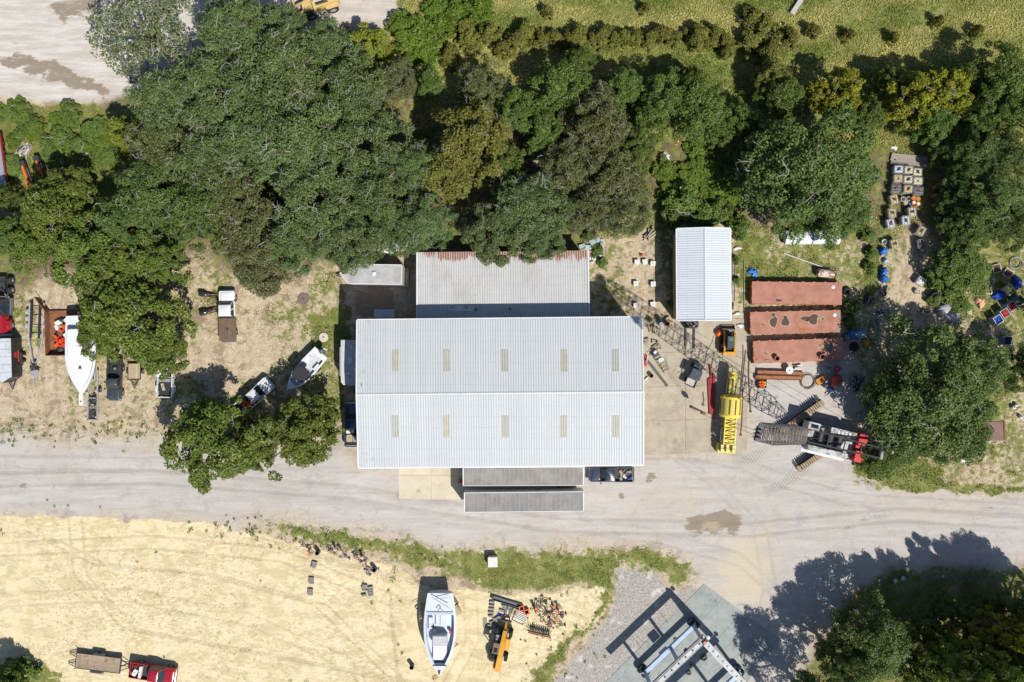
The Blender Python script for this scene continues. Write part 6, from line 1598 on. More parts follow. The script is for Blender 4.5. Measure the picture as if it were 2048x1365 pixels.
for i in range(30):
    a0, b0 = half(stn[i]); a1, b1 = half(stn[i+1]); q = 1 if i % 2 else -1
    for sb in (-1, 1): uw("boom_lacing", MB().bar(bp(stn[i], -q*a0, sb*b0), bp(stn[i+1], q*a1, sb*b1), 0.045), M_BOOM)
    for sa in (-1, 1): uw("boom_lacing", MB().bar(bp(stn[i], sa*a0, -q*b0), bp(stn[i+1], sa*a1, q*b1), 0.05), M_BOOM2)
uw("boom_head", MB().bar(bp(LB-0.2, -0.75, 0), bp(LB-0.2, 0.75, 0), 0.5, 0.6), M_BOOM2)
for s in (-0.4, 0, 0.4): uw("head_sheave", MB().cyl(bp(LB+0.15, s-0.05, 0), bp(LB+0.15, s+0.05, 0), 0.42, None, 16), M_DKSTEEL)
for s in (-1, 1): uw("pendant_line", MB().cyl((-7.95, s*0.5, 4.4), bp(LB, s*0.5, 0.4), 0.022, None, 5), M_DKSTEEL)
hx = rot @ Vector((tx-cx, ty-cy, 0))
hk = Vector((hx.x, hx.y, 3.0))
for s in (-0.25, 0.25):
    uw("hoist_line", MB().cyl((hx.x, hx.y+s, 26.0), (hx.x, hx.y+s*0.6, 3.6), 0.022, None, 5), M_DKSTEEL)
uw("hook_block", MB().cbox((hx.x, hx.y, 3.3), (0.5, 0.35, 0.8)), M_RUST)
uw("hook", MB().torus((hx.x, hx.y, 2.75), 0.18, 0.06, 12, 6, 'y'), M_DKSTEEL)

# ------------------------------------------------------------------ yellow pile hammer lying on the yard
M_YEL = pm("yellow_machine_paint", (0.54, 0.435, 0.06), 0.45, var=0.1, scale=1.2, coat=0.2)
M_SILV = pm("silver_rod", (0.42, 0.43, 0.44), 0.35, 0.5, var=0.1)
p0 = Vector((*P(1453, 905, 1.2), 0)); p1 = Vector((*P(1465.5, 744, 1.4), 0))
ham = thing("pile_hammer", "big yellow hydraulic pile hammer lying on the concrete yard", "machine", p0, math.atan2((p1-p0).y, (p1-p0).x))
LH = (p1-p0).length; zc = 1.55
def hx_(px): return LH*(905-px)/161.0
def seg(name, a, b, r0, r1, mat, n=28): return MB().cyl((hx_(a), 0, zc), (hx_(b), 0, zc), r0, r1, n).build(name, mat, ham, 35)
seg("drum", 831, 794, 1.4, 1.4, M_YEL); seg("drum_shoulder", 794, 789, 1.4, 0.95, M_YEL); seg("drum_skirt", 834.5, 831, 1.25, 1.4, M_YEL)
seg("neck", 789, 757, 0.50, 0.50, M_YEL); seg("cap_cone", 758, 753, 0.5, 0.62, M_YEL); seg("cap", 753, 745, 0.62, 0.62, M_YEL)
for i in range(12):
    t = 2*PI*i/12+0.2
    c_, s_ = math.cos(t), math.sin(t)
    MB().bar((hx_(828), c_*1.41, zc+s_*1.41), (hx_(799), c_*1.41, zc+s_*1.41), 0.16, 0.06).build("slot_cover", M_DKSTEEL, ham)
for i in range(8):
    t = 2*PI*i/8
    MB().cyl((hx_(788), math.cos(t)*0.62, zc+math.sin(t)*0.62), (hx_(759), math.cos(t)*0.62, zc+math.sin(t)*0.62), 0.10, None, 8).build("guide_rod", M_SILV if i % 2 == 0 else M_YEL, ham)
MB().bar((hx_(773), -0.62, zc), (hx_(773), 0.62, zc), 0.12, 0.5).build("band", M_YEL, ham)
MB().cyl((hx_(745), 0.1, zc+0.3), (hx_(733), 0.1, zc+0.35), 0.035).build("aerial", M_YEL, ham)
for s in (-1, 1):
    MB().torus((hx_(794), s*1.15, zc+0.75), 0.16, 0.05, 10, 5, 'y').build("lifting_eye", M_YEL, ham)
fr = MB()
xa, xb = hx_(834), hx_(887)
for s in (-1, 1):
    for z in (0.75, 2.15): fr.bar((xa, s*0.72, z), (xb, s*0.72, z), 0.14)
fr.build("frame_rail", M_YEL, ham)
for k in range(8):
    x0 = xa+(xb-xa)*k/7
    MB().bar((x0, -0.72, 2.15), (x0, 0.72, 2.15), 0.12).build("frame_tie", M_YEL, ham)
    for s in (-1, 1): MB().bar((x0, s*0.72, 0.75), (x0, s*0.72, 2.15), 0.1).build("frame_post", M_YEL, ham)
    if k < 7:
        x1 = xa+(xb-xa)*(k+1)/7; q = 1 if k % 2 else -1
        MB().bar((x0, -q*0.7, 2.15), (x1, q*0.7, 2.15), 0.1).build("frame_brace", M_YEL, ham)
for k in range(3): MB().cbox((hx_(868-k*7), 0, 1.95), (0.3, 1.2, 0.08), 0, 0.3).build("step_plate", M_YEL, ham)
MB().box(hx_(886), hx_(835), -0.6, 0.6, 0.8, 1.98).build("inner_body", M_YEL, ham)
for s in (-1, 1): MB().cyl((hx_(885), s*0.95, 1.6), (hx_(858), s*0.95, 1.6), 0.13, None, 10).build("hydraulic_ram", M_SILV, ham, 40)
MB().box(hx_(905)-0.1, hx_(888), -1.15, 1.15, 0.05, 1.2).build("base", M_YEL, ham)
for s in (-0.75, 0.05, 0.75):
    MB().box(hx_(904), hx_(889), s-0.14, s+0.14, 1.2, 1.75).build("jaw", M_YEL, ham)
    MB().box(hx_(901), hx_(898), s-0.18, s+0.18, 1.75, 1.83).build("wear_pad", M_WHPL, ham)
    MB().box(hx_(893), hx_(890), s-0.18, s+0.18, 1.75, 1.83).build("wear_pad", M_WHPL, ham)
for x in (hx_(812), hx_(770), hx_(850)): MB().box(x-0.15, x+0.15, -0.8, 0.8, 0.0, (0.20 if x == hx_(812) else 0.85)).build("timber_chock", M_TAN, ham)

# ------------------------------------------------------------------ boat hoist (travel lift)
M_HST = pm("hoist_white_paint", (0.335, 0.35, 0.375), 0.5, var=0.12, col2=(0.27, 0.265, 0.26), amt=0.3)
M_HSB = pm("hoist_blue_paint", (0.215, 0.31, 0.455), 0.45, var=0.08)
a = Vector((*P(1383, 1246), 0)); b = Vector((*P(1287, 1337), 0)); c2 = Vector((*P(1476, 1336), 0))
dv = (b-a).normalized(); hs = thing("boat_hoist", "wheeled boat hoist of white top beams and blue lower beams on the wash pad", "boat hoist", a, math.atan2(dv.y, dv.x))
Ls = (b-a).length; Wc = (c2-a).length
HT = 6.1                                       # local +x runs along a side frame, +y across the bay
for yy in (0, Wc):
    MB().box(-0.3, Ls+0.3, yy-0.25, yy+0.25, 0.95, 1.45).build("lower_beam", M_HSB, hs)
    MB().box(-0.5, Ls+2.5, yy-0.34, yy+0.34, HT-0.55, HT).build("upper_beam", M_HST, hs)
    for x in (0, Ls*0.47, Ls): MB().box(x-0.2, x+0.2, yy-0.18, yy+0.18, 1.45, HT-0.55).build("leg", M_HSB if x else M_HST, hs)
    for x in (-0.15, Ls+0.15):
        for q in (-1, 1): wheel(hs, x+q*0.0, yy+q*0.42, 0.62, 0.4)
        MB().box(x-0.3, x+0.3, yy-0.2, yy+0.2, 0.45, 0.95).build("bogie", M_HSB, hs)
    for k in range(7): MB().cbox((0.6+k*1.2, yy+0.1, HT+0.05), (0.22, 0.18, 0.1)).build("beam_bracket", M_DKSTEEL, hs)
    m = MB(); m.tube([(0.2, yy-0.22, HT+0.03), (Ls+1.5, yy-0.2, HT+0.03)], 0.03, 5); m.build("hydraulic_line", M_DKSTEEL, hs)
    MB().box(Ls*0.25, Ls*0.25+0.5, yy-0.4, yy-0.34, HT-0.9, HT-0.2).build("trolley", M_DKSTEEL, hs)
MB().box(-0.45, 0.35, 0.36, Wc-0.36, HT+0.004, HT+0.5).build("cross_beam", M_HST, hs)
for k in range(9): MB().cbox((-0.05, 0.9+k*0.85, HT+0.54), (0.3, 0.1, 0.05)).build("beam_cleat", M_GREY, hs)
for yy in (0.15, Wc-0.15):
    MB().lathe([(0.24, 0), (0.24, 0.3), (0.12, 0.36)], 12, (-0.75, yy, HT)).build("work_lamp", M_WHPL, hs, 40)
    MB().lathe([(0.2, 0), (0.2, 0.25)], 10, (-0.05, yy, HT+0.5)).build("winch_motor", M_ORNG if yy < 1 else M_DKSTEEL, hs)
for x in (Ls*0.3, Ls*0.85):
    for yy in (0.55, Wc-0.55): MB().cyl((x, yy, HT-0.6), (x, yy, 3.2), 0.03, None, 5).build("sling_line", M_DKSTEEL, hs)
MB().box(Ls*0.5, Ls*0.5+1.3, -0.75, -0.3, 1.46, 2.6).build("power_pack", M_HSB, hs)
# sling rings and pump lying in the bay
for (px, py, r) in ((1408, 1316, 0.42), (1352, 1281, 0.2), (1378, 1347, 0.28), (1383, 1330, 0.2)):
    o = thing("sling_ring", "round hoist sling weight lying on the wash pad", "ring", (*P(px, py, 0.2), 0), 0, "sling weights on the wash pad")
    MB().torus((0, 0, 0.1), r, 0.09, 18, 6).build("ring", pm("muddy_rubber", (0.16, 0.135, 0.11), 0.85, var=0.3), o, 50)
    MB().lathe([(r*0.8, 0.02), (r*0.8, 0.05)], 14).build("core", M_BLKPL, o)

# ------------------------------------------------------------------ telehandler
x, y = P(1003, 1288, 1.2)
th = thing("telehandler", "yellow telehandler with long boom and forks beside the timber blocks", "telehandler", (x, y, 0), math.radians(78))
MB().box(-2.3, 2.0, -0.55, 0.55, 0.55, 1.05).build("chassis", M_DKSTEEL, th)
M_YOR = pm("amber_machine_paint", (0.52, 0.245, 0.018), 0.45, var=0.1, coat=0.2)
for s in (-1, 1):
    for xx in (-1.75, 1.45): wheel(th, xx, s*0.98, 0.62, 0.42, None, M_YOR)
bm = MB(); bm.loft([[(xx, yy, zz) for yy, zz in ((-w-0.1, z0), (w-0.1, z0), (w-0.1, z1), (-w-0.1, z1))] for xx, w, z0, z1 in ((-3.3, 0.33, 1.5, 2.25), (-1.5, 0.33, 1.55, 2.3), (0.5, 0.31, 1.45, 2.05), (1.9, 0.25, 1.15, 1.65))]); bm.build("boom", M_YOR, th)
MB().bar((1.8, -0.1, 1.35), (2.9, -0.1, 0.65), 0.28, 0.32).build("boom_extension", M_YOR, th)
MB().box(-3.45, -2.2, -0.55, 0.5, 0.75, 1.5).build("rear_weight", M_YOR, th)
eh = MB(); eh.loft([rrect(-0.6, 0.9, 0.3, 0.08, 0.9), rrect(-0.6, 0.9, 0.3, 0.08, 1.6)]); eh.v = [(x_, y_-0.78, z_) for x_, y_, z_ in eh.v]; eh.build("engine_cover", M_YOR, th)
cabt = MB(); 
for xx in (-0.95, 0.35):
    for yy in (0.32, 1.02): cabt.box(xx-0.04, xx+0.04, yy-0.04, yy+0.04, 0.9, 2.4)
cabt.build("cab_frame", M_BLKPL, th)
MB().box(-1.0, 0.4, 0.27, 1.07, 2.4, 2.46).build("cab_roof", pm("dusty_brown_roof", (0.14, 0.085, 0.062), 0.7, var=0.2), th)
MB().box(-0.8, -0.2, 0.42, 0.92, 2.462, 2.47).build("roof_glass", glass(), th)
MB().box(-0.7, -0.1, 0.4, 0.95, 0.9, 1.4).build("seat", M_BLKPL, th)
MB().box(0.45, 1.1, 0.3, 0.95, 0.9, 1.45).build("fuel_tank", M_GREY, th)
MB().box(2.85, 3.0, -0.75, 0.6, 0.35, 1.0).build("fork_carriage", M_DKSTEEL, th)
for yy in (-0.42, 0.2): MB().box(3.0, 4.5, yy-0.07, yy+0.07, 0.25, 0.32).build("fork", M_BOOM2, th)
MB().cyl((-0.2, -0.2, 1.2), (1.0, -0.2, 1.15), 0.09).build("lift_ram", M_CHROME, th)

# ------------------------------------------------------------------ skid steer, side-by-side, forklift
x, y = P(1461, 684, 1.2)
ss = thing("skid_steer", "yellow and black skid steer loader with bucket beside the shed", "loader", (x-0.15, y, 0), math.radians(88))
MB().box(-1.5, 1.1, -0.55, 0.55, 0.35, 1.15).build("body", M_BLKPL, ss)
MB().box(-0.85, 0.75, -0.48, 0.48, 1.15, 2.02).build("cab", M_BLKPL, ss)
MB().box(-0.8, 0.7, -0.44, 0.44, 2.02, 2.08).build("cab_roof", pm("dark_slate_roof", (0.05, 0.065, 0.075), 0.3), ss)
MB().box(0.1, 0.5, -0.25, 0.25, 2.08, 2.10).build("roof_window", pm("green_tint", (0.10, 0.16, 0.10), 0.15), ss)
for s in (-1, 1):
    MB().bar((-1.45, s*0.68, 1.5), (0.9, s*0.66, 1.25), 0.2, 0.24).bar((0.9, s*0.66, 1.25), (1.5, s*0.62, 0.55), 0.18, 0.2).build("lift_arm", M_YOR, ss)
    tk = MB(); tk.loft([[(xx, s*0.62+q, zz) for xx, zz in ((-1.3, 0.35), (-1.0, 0.02), (0.9, 0.02), (1.2, 0.3), (0.9, 0.68), (-1.1, 0.7))] for q in (0, s*0.38)]); tk.build("rubber_track", M_TYRE, ss)
MB().box(-1.75, -1.45, -0.8, 0.8, 0.45, 1.45).build("engine_door", M_YOR, ss)
MB().bar((-1.4, 0, 1.5), (-1.4, 0.68, 1.5), 0.14).bar((-1.4, 0, 1.5), (-1.4, -0.68, 1.5), 0.14).build("arm_tie", M_YOR, ss)
bk_ = MB(); bk_.loft([[(xx, yy, zz) for xx, zz in ((1.55, 0.05), (2.35, 0.03), (2.35, 0.07), (1.75, 0.12), (1.72, 0.7), (1.5, 0.72))] for yy in (-0.85, 0.85)]); bk_.build("bucket", pm("worn_bucket", (0.13, 0.095, 0.075), 0.7, var=0.3), ss)
for s in (-1, 1): MB().add([(1.52, s*0.85, 0.06), (2.3, s*0.85, 0.06), (1.75, s*0.85, 0.7), (1.52, s*0.85, 0.7)], [(0, 1, 2, 3)]).build("bucket_cheek", M_BLKPL, ss)

x, y = P(1390, 748, 1.1)
uv = thing("side_by_side_buggy", "dark blue side-by-side buggy with pale dump bed on the concrete yard", "buggy", (x, y, 0), math.radians(66))
ub = MB(); ub.loft([rrect(-1.5, 1.5, 0.62, 0.2, 0.45), rrect(-1.5, 1.5, 0.66, 0.25, 0.75), rrect(0.5, 1.4, 0.55, 0.25, 1.0)]); ub.build("body", M_BLACKP, uv, 40)
hd_ = MB(); hd_.loft([rrect(0.55, 1.5, 0.6, 0.25, 0.85), rrect(0.5, 1.35, 0.5, 0.25, 1.1)]); hd_.build("hood", pm("slate_blue_plastic", (0.055, 0.075, 0.095), 0.4), uv, 40)
rf = MB(); rf.loft([rrect(-0.75, 0.6, 0.72, 0.15, 1.85), rrect(-0.7, 0.55, 0.68, 0.15, 1.92)]); rf.build("canopy_roof", pm("navy_plastic_roof", (0.040, 0.055, 0.080), 0.4, var=0.1), uv, 40)
for k in range(4): MB().box(-0.6, 0.45, -0.45+k*0.3-0.02, -0.45+k*0.3+0.02, 1.92, 1.94).build("roof_rib", M_BLKPL, uv)
MB().lathe([(0.09, 0), (0.09, 0.1), (0.04, 0.15)], 10, (0.15, 0.05, 1.92)).build("beacon", M_ORNG, uv)
m = MB()
for s in (-1, 1): m.bar((0.75, s*0.6, 0.9), (0.5, s*0.64, 1.86), 0.06).bar((-0.65, s*0.6, 0.8), (-0.65, s*0.64, 1.86), 0.06)
m.build("roll_cage", M_BLKPL, uv)
g = MB(); quad_on(g, (0.78, -0.58, 1.1), (0.78, 0.58, 1.1), (0.55, 0.6, 1.8), (0.55, -0.6, 1.8), 0.95, 0.0); g.build("windscreen", glass(), uv)
MB().box(-1.75, -0.8, -0.66, 0.66, 0.85, 0.92).build("bed_floor", pm("dusty_bed", (0.36, 0.34, 0.31), 0.8, var=0.2), uv)
MB().box(-1.8, -1.75, -0.7, 0.7, 0.85, 1.15).box(-1.75, -0.8, -0.7, -0.66, 0.85, 1.15).box(-1.75, -0.8, 0.66, 0.7, 0.85, 1.15).build("bed_wall", M_BLKPL, uv)
for xx in (-1.15, 1.05):
    for s in (-1, 1): wheel(uv, xx, s*0.68, 0.33, 0.26)

x, y = P(1385, 655, 1.5)
fk = thing("forklift", "black forklift with two long forks reaching out from under the shed roof", "forklift", (x, y+1.3, 0), math.radians(-91))
fb_ = MB(); fb_.loft([rrect(-1.6, 1.0, 0.85, 0.2, 0.35), rrect(-1.6, 1.0, 0.9, 0.2, 1.1), rrect(-1.4, 0.3, 0.7, 0.2, 1.4)]); fb_.build("body", M_BLKPL, fk, 40)
for s in (-1, 1):
    MB().box(1.1, 1.3, s*0.5-0.08, s*0.5+0.08, 0.1, 2.5).build("mast_rail", M_DKSTEEL, fk)
    MB().box(1.42, 4.1 if s > 0 else 3.9, s*0.56-0.11, s*0.56+0.11, 0.12, 0.2).build("fork", M_DKSTEEL, fk)
    for xx in (-1.0, 0.75): wheel(fk, xx, s*0.85, 0.4, 0.28)
    MB().bar((0.7, s*0.6, 1.1), (0.4, s*0.55, 2.3), 0.08).bar((-1.0, s*0.6, 1.2), (-0.8, s*0.55, 2.3), 0.08).build("guard_post", M_BLKPL, fk)
MB().box(1.32, 1.42, -0.75, 0.75, 0.1, 0.85).build("fork_carriage", M_DKSTEEL, fk)
MB().box(-0.85, 0.45, -0.6, 0.6, 2.3, 2.36).build("overhead_guard", M_BLKPL, fk)
MB().cyl((1.2, 0, 0.3), (1.2, 0, 2.4), 0.08).build("lift_ram", M_GALV, fk)

# ------------------------------------------------------------------ wheel loader at the sandy lot (partly out of frame)
x, y = P(626, 8, 1.8)
wl = thing("wheel_loader", "pale yellow wheel loader on the sandy lot among the trees", "loader", (x+0.1, y+0.3, 0), math.radians(198))
M_YPL = pm("faded_yellow_paint", (0.46, 0.335, 0.13), 0.5, var=0.1)
MB().box(-3.2, 0.3, -1.0, 1.0, 0.9, 2.1).build("rear_body", M_YPL, wl)
MB().box(-1.8, -0.2, -0.75, 0.75, 2.1, 3.2).build("cab", glass(), wl)
MB().box(-1.95, -0.1, -0.85, 0.85, 3.2, 3.3).build("cab_roof", pm("cream_roof", (0.46, 0.40, 0.28), 0.5), wl)
MB().box(-3.0, -2.0, -0.7, 0.7, 2.1, 2.25).build("engine_hood", M_YPL, wl)
MB().box(-2.8, -2.5, -0.3, 0.3, 2.25, 2.32).build("hood_grille", M_DKSTEEL, wl)
MB().box(0.3, 1.7, -0.5, 0.5, 0.9, 1.6).build("front_frame", M_YPL, wl)
for s in (-1, 1):
    wheel(wl, -2.0, s*1.2, 0.78, 0.55); wheel(wl, 1.0, s*1.2, 0.78, 0.55)
    MB().bar((0.6, s*0.55, 1.7), (2.7, s*0.6, 0.8), 0.2, 0.3).build("lift_arm", M_YPL, wl)
    MB().box(-2.9, -1.2, s*1.2-0.3, s*1.2+0.3, 1.62, 1.7).build("fender", M_YPL, wl)
bk2 = MB(); bk2.loft([[(xx, yy, zz) for xx, zz in ((2.6, 0.1), (3.7, 0.05), (3.7, 0.12), (2.85, 0.2), (2.8, 1.2), (2.6, 1.2))] for yy in (-1.4, 1.4)]); bk2.build("bucket", M_YPL, wl)
# ------------------------------------------------------------------ loose things of the yards
def at(px, py, h=0.0, z=0.0): x, y = P(px, py, h); return (x, y, z)
random.seed(11)

# white cube footings
wbm = MB().box(-0.30, 0.30, -0.30, 0.30, 0, 0.42).mesh("block", pm("white_concrete", (0.53, 0.52, 0.49), 0.8, var=0.12, tone=0.06))
cap = MB().box(-0.32, 0.32, -0.32, 0.32, 0.42, 0.47).mesh("cap", pm("white_concrete", (0.53, 0.52, 0.49)))
eyem = MB().torus((0, 0, 0.49), 0.07, 0.018, 8, 4).mesh("lifting_eye", M_GALV)
spots = [(1274, 524.5, 0), (1290, 524, 4), (1306, 527.5, -8, ), (1272, 567.5, 3), (1306.5, 568.5, 1), (1272, 611, 2), (1306, 609, 5)]
names = ["white concrete cube, western one of the row of three", "white concrete cube between two others in the row of three", "white concrete cube turned askew at the shed's shadow edge", "white concrete cube, western one of the middle pair", "white concrete cube of the middle pair at the shed's shadow edge", "white concrete cube near the workshop's corner", "white concrete cube near the shed's corner, by the concrete slab"]
for (px, py, d), lb in zip(spots, names):
    o = thing("concrete_cube", lb, "block", at(px, py, 0.45), math.radians(d), "white concrete cubes between workshop and shed")
    put("block", wbm, o); put("cap", cap, o); put("lifting_eye", eyem, o)

# IBC totes
M_CAGE = pm("tote_cage_steel", (0.30, 0.31, 0.32), 0.45, 0.3, var=0.1)
M_PAL = pm("tote_pallet", (0.22, 0.20, 0.17), 0.8, var=0.2)
TC = {'cream': pm("yellowed_tote", (0.375, 0.295, 0.13), 0.55, var=0.12, tone=0.12), 'pale': pm("cream_tote", (0.42, 0.385, 0.26), 0.55, var=0.1, tone=0.1),
      'white': pm("bluish_white_tote", (0.40, 0.44, 0.50), 0.5, var=0.08, tone=0.06), 'dark': pm("grimy_tote", (0.085, 0.080, 0.085), 0.6, var=0.35, tone=0.15)}
cage = MB()
for s in (-1, 1):
    for k in range(6):
        cage.box(-0.5+k*0.2-0.012, -0.5+k*0.2+0.012, s*0.6-0.012, s*0.6+0.012, 0.14, 1.12)
        cage.box(s*0.5-0.012, s*0.5+0.012, -0.6+k*0.24-0.012, -0.6+k*0.24+0.012, 0.14, 1.12)
    for z in (0.3, 0.6, 0.9, 1.12):
        cage.box(-0.5, 0.5, s*0.61-0.014, s*0.61+0.014, z-0.014, z+0.014); cage.box(s*0.51-0.014, s*0.51+0.014, -0.6, 0.6, z-0.014, z+0.014)
cage_m = cage.mesh("cage", M_CAGE)
pal_m = MB().box(-0.5, 0.5, -0.6, 0.6, 0.1, 0.14).box(-0.5, 0.5, -0.6, -0.48, 0, 0.1).box(-0.5, 0.5, 0.48, 0.6, 0, 0.1).box(-0.5, 0.5, -0.06, 0.06, 0, 0.1).mesh("pallet_base", M_PAL)
tank_m = {}
for k_, m_ in TC.items():
    tb = MB(); tb.loft([rrect(-0.46, 0.46, 0.56, 0.1, 0.14, 2), rrect(-0.48, 0.48, 0.58, 0.1, 0.95, 2), rrect(-0.42, 0.42, 0.52, 0.1, 1.08, 2)]); tank_m[k_] = tb.mesh("tank", m_, 40)
capm = MB().lathe([(0.12, 0), (0.12, 0.05)], 12, (0, 0, 1.08)).mesh("lid", M_BLKPL)
barm = MB().box(-0.03, 0.03, -0.62, 0.62, 1.13, 1.15).mesh("top_bar", M_CAGE)
junkm = [MB().cbox((0, 0, 1.17), (0.34, 0.28, 0.08), 0.5).cbox((0.12, 0.15, 1.2), (0.24, 0.1, 0.06), 1.2).cbox((-0.1, -0.18, 1.16), (0.3, 0.08, 0.05), -0.4).mesh("netting", m) for m in (pm("brown_net", (0.06, 0.04, 0.03), 0.9), pm("dark_red_net", (0.16, 0.03, 0.03), 0.9), M_BLKPL)]
def tote(px, py, deg, kind, label, junk=0, sc=1.0):
    o = thing("tote_tank", label, "tote", at(px, py, 1.1), math.radians(deg), "plastic totes of the east yard")
    o.scale = (sc*0.98, sc*0.98, 1)
    put("tank", tank_m[kind], o); put("cage", cage_m, o)['kind'] = "stuff"; put("pallet_base", pal_m, o); put("lid", capm, o)
    for x in (-0.22, 0.22): put("top_bar", barm, o, (x, 0, 0))
    if junk: put("netting", junkm[junk-1], o, (0, 0, 0), random.uniform(0, 3))['kind'] = "stuff"
T = [(1798, 338.5, 90, 'white', "bluish white tote at the corner below the timber mat's west end", 3), (1818, 340, 88, 'pale', "cream tote below the middle of the timber mat", 1), (1836, 344, 86, 'pale', "cream tote with dark netting below the timber mat's east end", 1),
     (1797, 357, 91, 'cream', "clean yellowed tote below the bluish white one", 0), (1817, 359, 88, 'pale', "cream tote with dark netting in the middle of the block of nine", 3), (1836.5, 362, 87, 'pale', "greyish cream tote on the shaded side of the block of nine", 0),
     (1793, 376, 90, 'dark', "grimy dark tote with red lid under the tree's edge", 2), (1817, 378, 88, 'cream', "yellowed tote with brown netting above the buckets", 1), (1837, 382, 86, 'dark', "grimy dark tote next to the rusty drums", 2),
     (1789, 399, 15, 'cream', "yellowed tote turned askew beside the white buckets", 1), (1785, 426, 5, 'cream', "yellowed tote beside the bluish white tote by the tree", 3), (1825, 424, 5, 'pale', "cream tote with a white lid below the rusty drums", 3),
     (1782, 447, 12, 'white', "bluish white tote with red lid under the big oak's edge", 2), (1812, 441, 3, 'white', "white tote with dark box on top", 3), (1843, 462, -30, 'cream', "yellowed tote turned askew beside the dirt track", 1),
     (1790, 488, 12, 'cream', "yellowed tote beside the white ring bucket", 1), (1844, 488, 5, 'dark', "dark tote with orange and white jugs on top", 2)]
for a in T: tote(*a)

# timber mat
o = thing("timber_mat", "weathered grey timber mat lying at the head of the totes", "timber mat", at(1819, 321, 0.3), math.radians(-5.5))
M_GWOOD = pm("grey_weathered_wood", (0.235, 0.205, 0.175), 0.9, var=0.25, scale=4, tone=0.14, bump=0.3)
for k in range(6): MB().box(-2.4+random.uniform(-.1, .1), 2.4+random.uniform(-.1, .1), -0.75+k*0.255, -0.51+k*0.255, 0.0, 0.26+random.uniform(0, 0.03)).build("timber", M_GWOOD, o)
for x in (-1.9, 2.1): MB().cbox((x, -0.1, 0.31), (0.22, 0.14, 0.04)).build("lift_slot", M_BLKPL, o)

# drums, buckets, barrels
def drum(px, py, label, mat, r=0.29, h=0.85, lidmat=None, open_=False, group=None, name="drum", cat="drum"):
    o = thing(name, label, cat, at(px, py, h), 0, group)
    if open_: MB().lathe([(r, 0), (r, h), (r*0.88, h), (r*0.85, 0.08), (0.001, 0.08)], 18).build("shell", mat, o, 40)
    else:
        MB().lathe([(r, 0), (r, h*0.33), (r*1.04, h*0.34), (r, h*0.36), (r, h*0.66), (r*1.04, h*0.67), (r, h*0.69), (r, h), (r*0.92, h), (r*0.9, h-0.03), (0.001, h-0.03)], 18).build("shell", mat, o, 40)
    if lidmat: MB().lathe([(r*0.62, 0), (r*0.62, 0.02)], 12, (0, 0, h-0.03)).build("lid", lidmat, o)
    return o
M_RBLUE = pm("rusty_blue_drum", (0.03, 0.09, 0.22), 0.5, var=0.2)
M_RDRUM = pm("rusty_orange_drum", (0.36, 0.14, 0.03), 0.8, var=0.25)
for (px, py, m, l, t) in ((1828, 396.5, M_RDRUM, None, "rust-orange drum without label, north-west of its group"), (1837, 398, M_RDRUM, None, "dull rust drum in the shade of its group"), (1828.5, 405.5, M_RDRUM, M_WHPL, "rusty drum with pale blue lid next to the white buckets"), (1837, 408, M_RDRUM, M_WHPL, "rusty drum with white lid by the grass")):
    drum(px, py, t, m, 0.31, 0.85, l, False, "rusty drums below the totes")
drum(1822, 408, "blue drum with no lid beside the rusty drums", M_RBLUE, 0.28, 0.6)
for (px, py, t) in ((1807, 398.5, "white open bucket below the totes, western one"), (1818, 398, "white open bucket beside the rusty drums")): drum(px, py, t, M_WHPL, 0.32, 0.6, None, True, None, "bucket", "bucket")
drum(1812, 406, "tan drum with wooden lid below the white buckets", M_TAN, 0.3, 0.6, M_TAN)
for (px, py, m, l) in ((1873, 374, M_RDRUM, M_WHPL), (1882, 370, M_TAN, M_TAN), (1882, 379, M_BLKPL, M_WHPL), (1872, 391, M_RDRUM, M_WHPL)): drum(px, py, {370: "tan-lidded drum in the shaded wood", 374: "rusty drum beside the tan-lidded one in the shaded wood", 379: "black drum with pale lid in the shaded wood", 391: "rusty drum standing alone in the shaded wood"}[py], m, 0.28, 0.8, l)
drum(1769, 484, "white ring bucket under the oak's edge beside a yellowed tote", M_WHPL, 0.34, 0.5, None, True, None, "bucket", "bucket")
drum(1836, 584, "white bucket with net in it beside the dirt track", M_WHPL, 0.34, 0.55, M_TAN, True, None, "bucket", "bucket")
for (px, py, t) in ((634, 1107, "navy barrel beside orange-padded stands near the grass verge"), (748, 1141, "navy barrel beside the timber blocks below the verge"), (823, 1336, "navy barrel standing alone west of the workboat")):
    drum(px, py, t, pm("navy_barrel", (0.012, 0.030, 0.075), 0.4, var=0.15), 0.29, 0.9, None, True, None, "barrel", "barrel")

# open bins of fish gear
def bin_(px, py, deg, label, wall, fill, w=1.1, h=1.15, heap_=0.0):
    o = thing("fish_bin", label, "bin", at(px, py, h), math.radians(deg))
    t = 0.07; a = w/2
    MB().box(-a, a, -a, -a+t, 0.1, h).box(-a, a, a-t, a, 0.1, h).box(-a, -a+t, -a+t, a-t, 0.1, h).box(a-t, a, -a+t, a-t, 0.1, h).box(-a+t, a-t, -a+t, a-t, 0.1, 0.2).box(-a+0.1, a-0.1, -a+0.1, -a+0.3, 0, 0.1).box(-a+0.1, a-0.1, a-0.3, a-0.1, 0, 0.1).build("tub", wall, o)
    if fill:
        m = MB(); z = h-0.3 if not heap_ else h-0.06
        random.seed(int(px))
        m.box(-a+t, a-t, -a+t, a-t, 0.25, z-0.05)
        for k in range(14):
            m.ball((random.uniform(-a+0.2, a-0.2), random.uniform(-a+0.2, a-0.2), z), random.uniform(0.12, 0.22), 7, 5, 0.6+heap_)
        m.build("netting", fill, o)["kind"] = "stuff"
    return o
M_BINW = pm("pale_blue_bin", (0.36, 0.40, 0.46), 0.5, var=0.1); M_BINB = pm("slate_blue_bin", (0.13, 0.20, 0.30), 0.5, var=0.1); M_BINC = pm("white_bin", (0.50, 0.49, 0.43), 0.5, var=0.1)
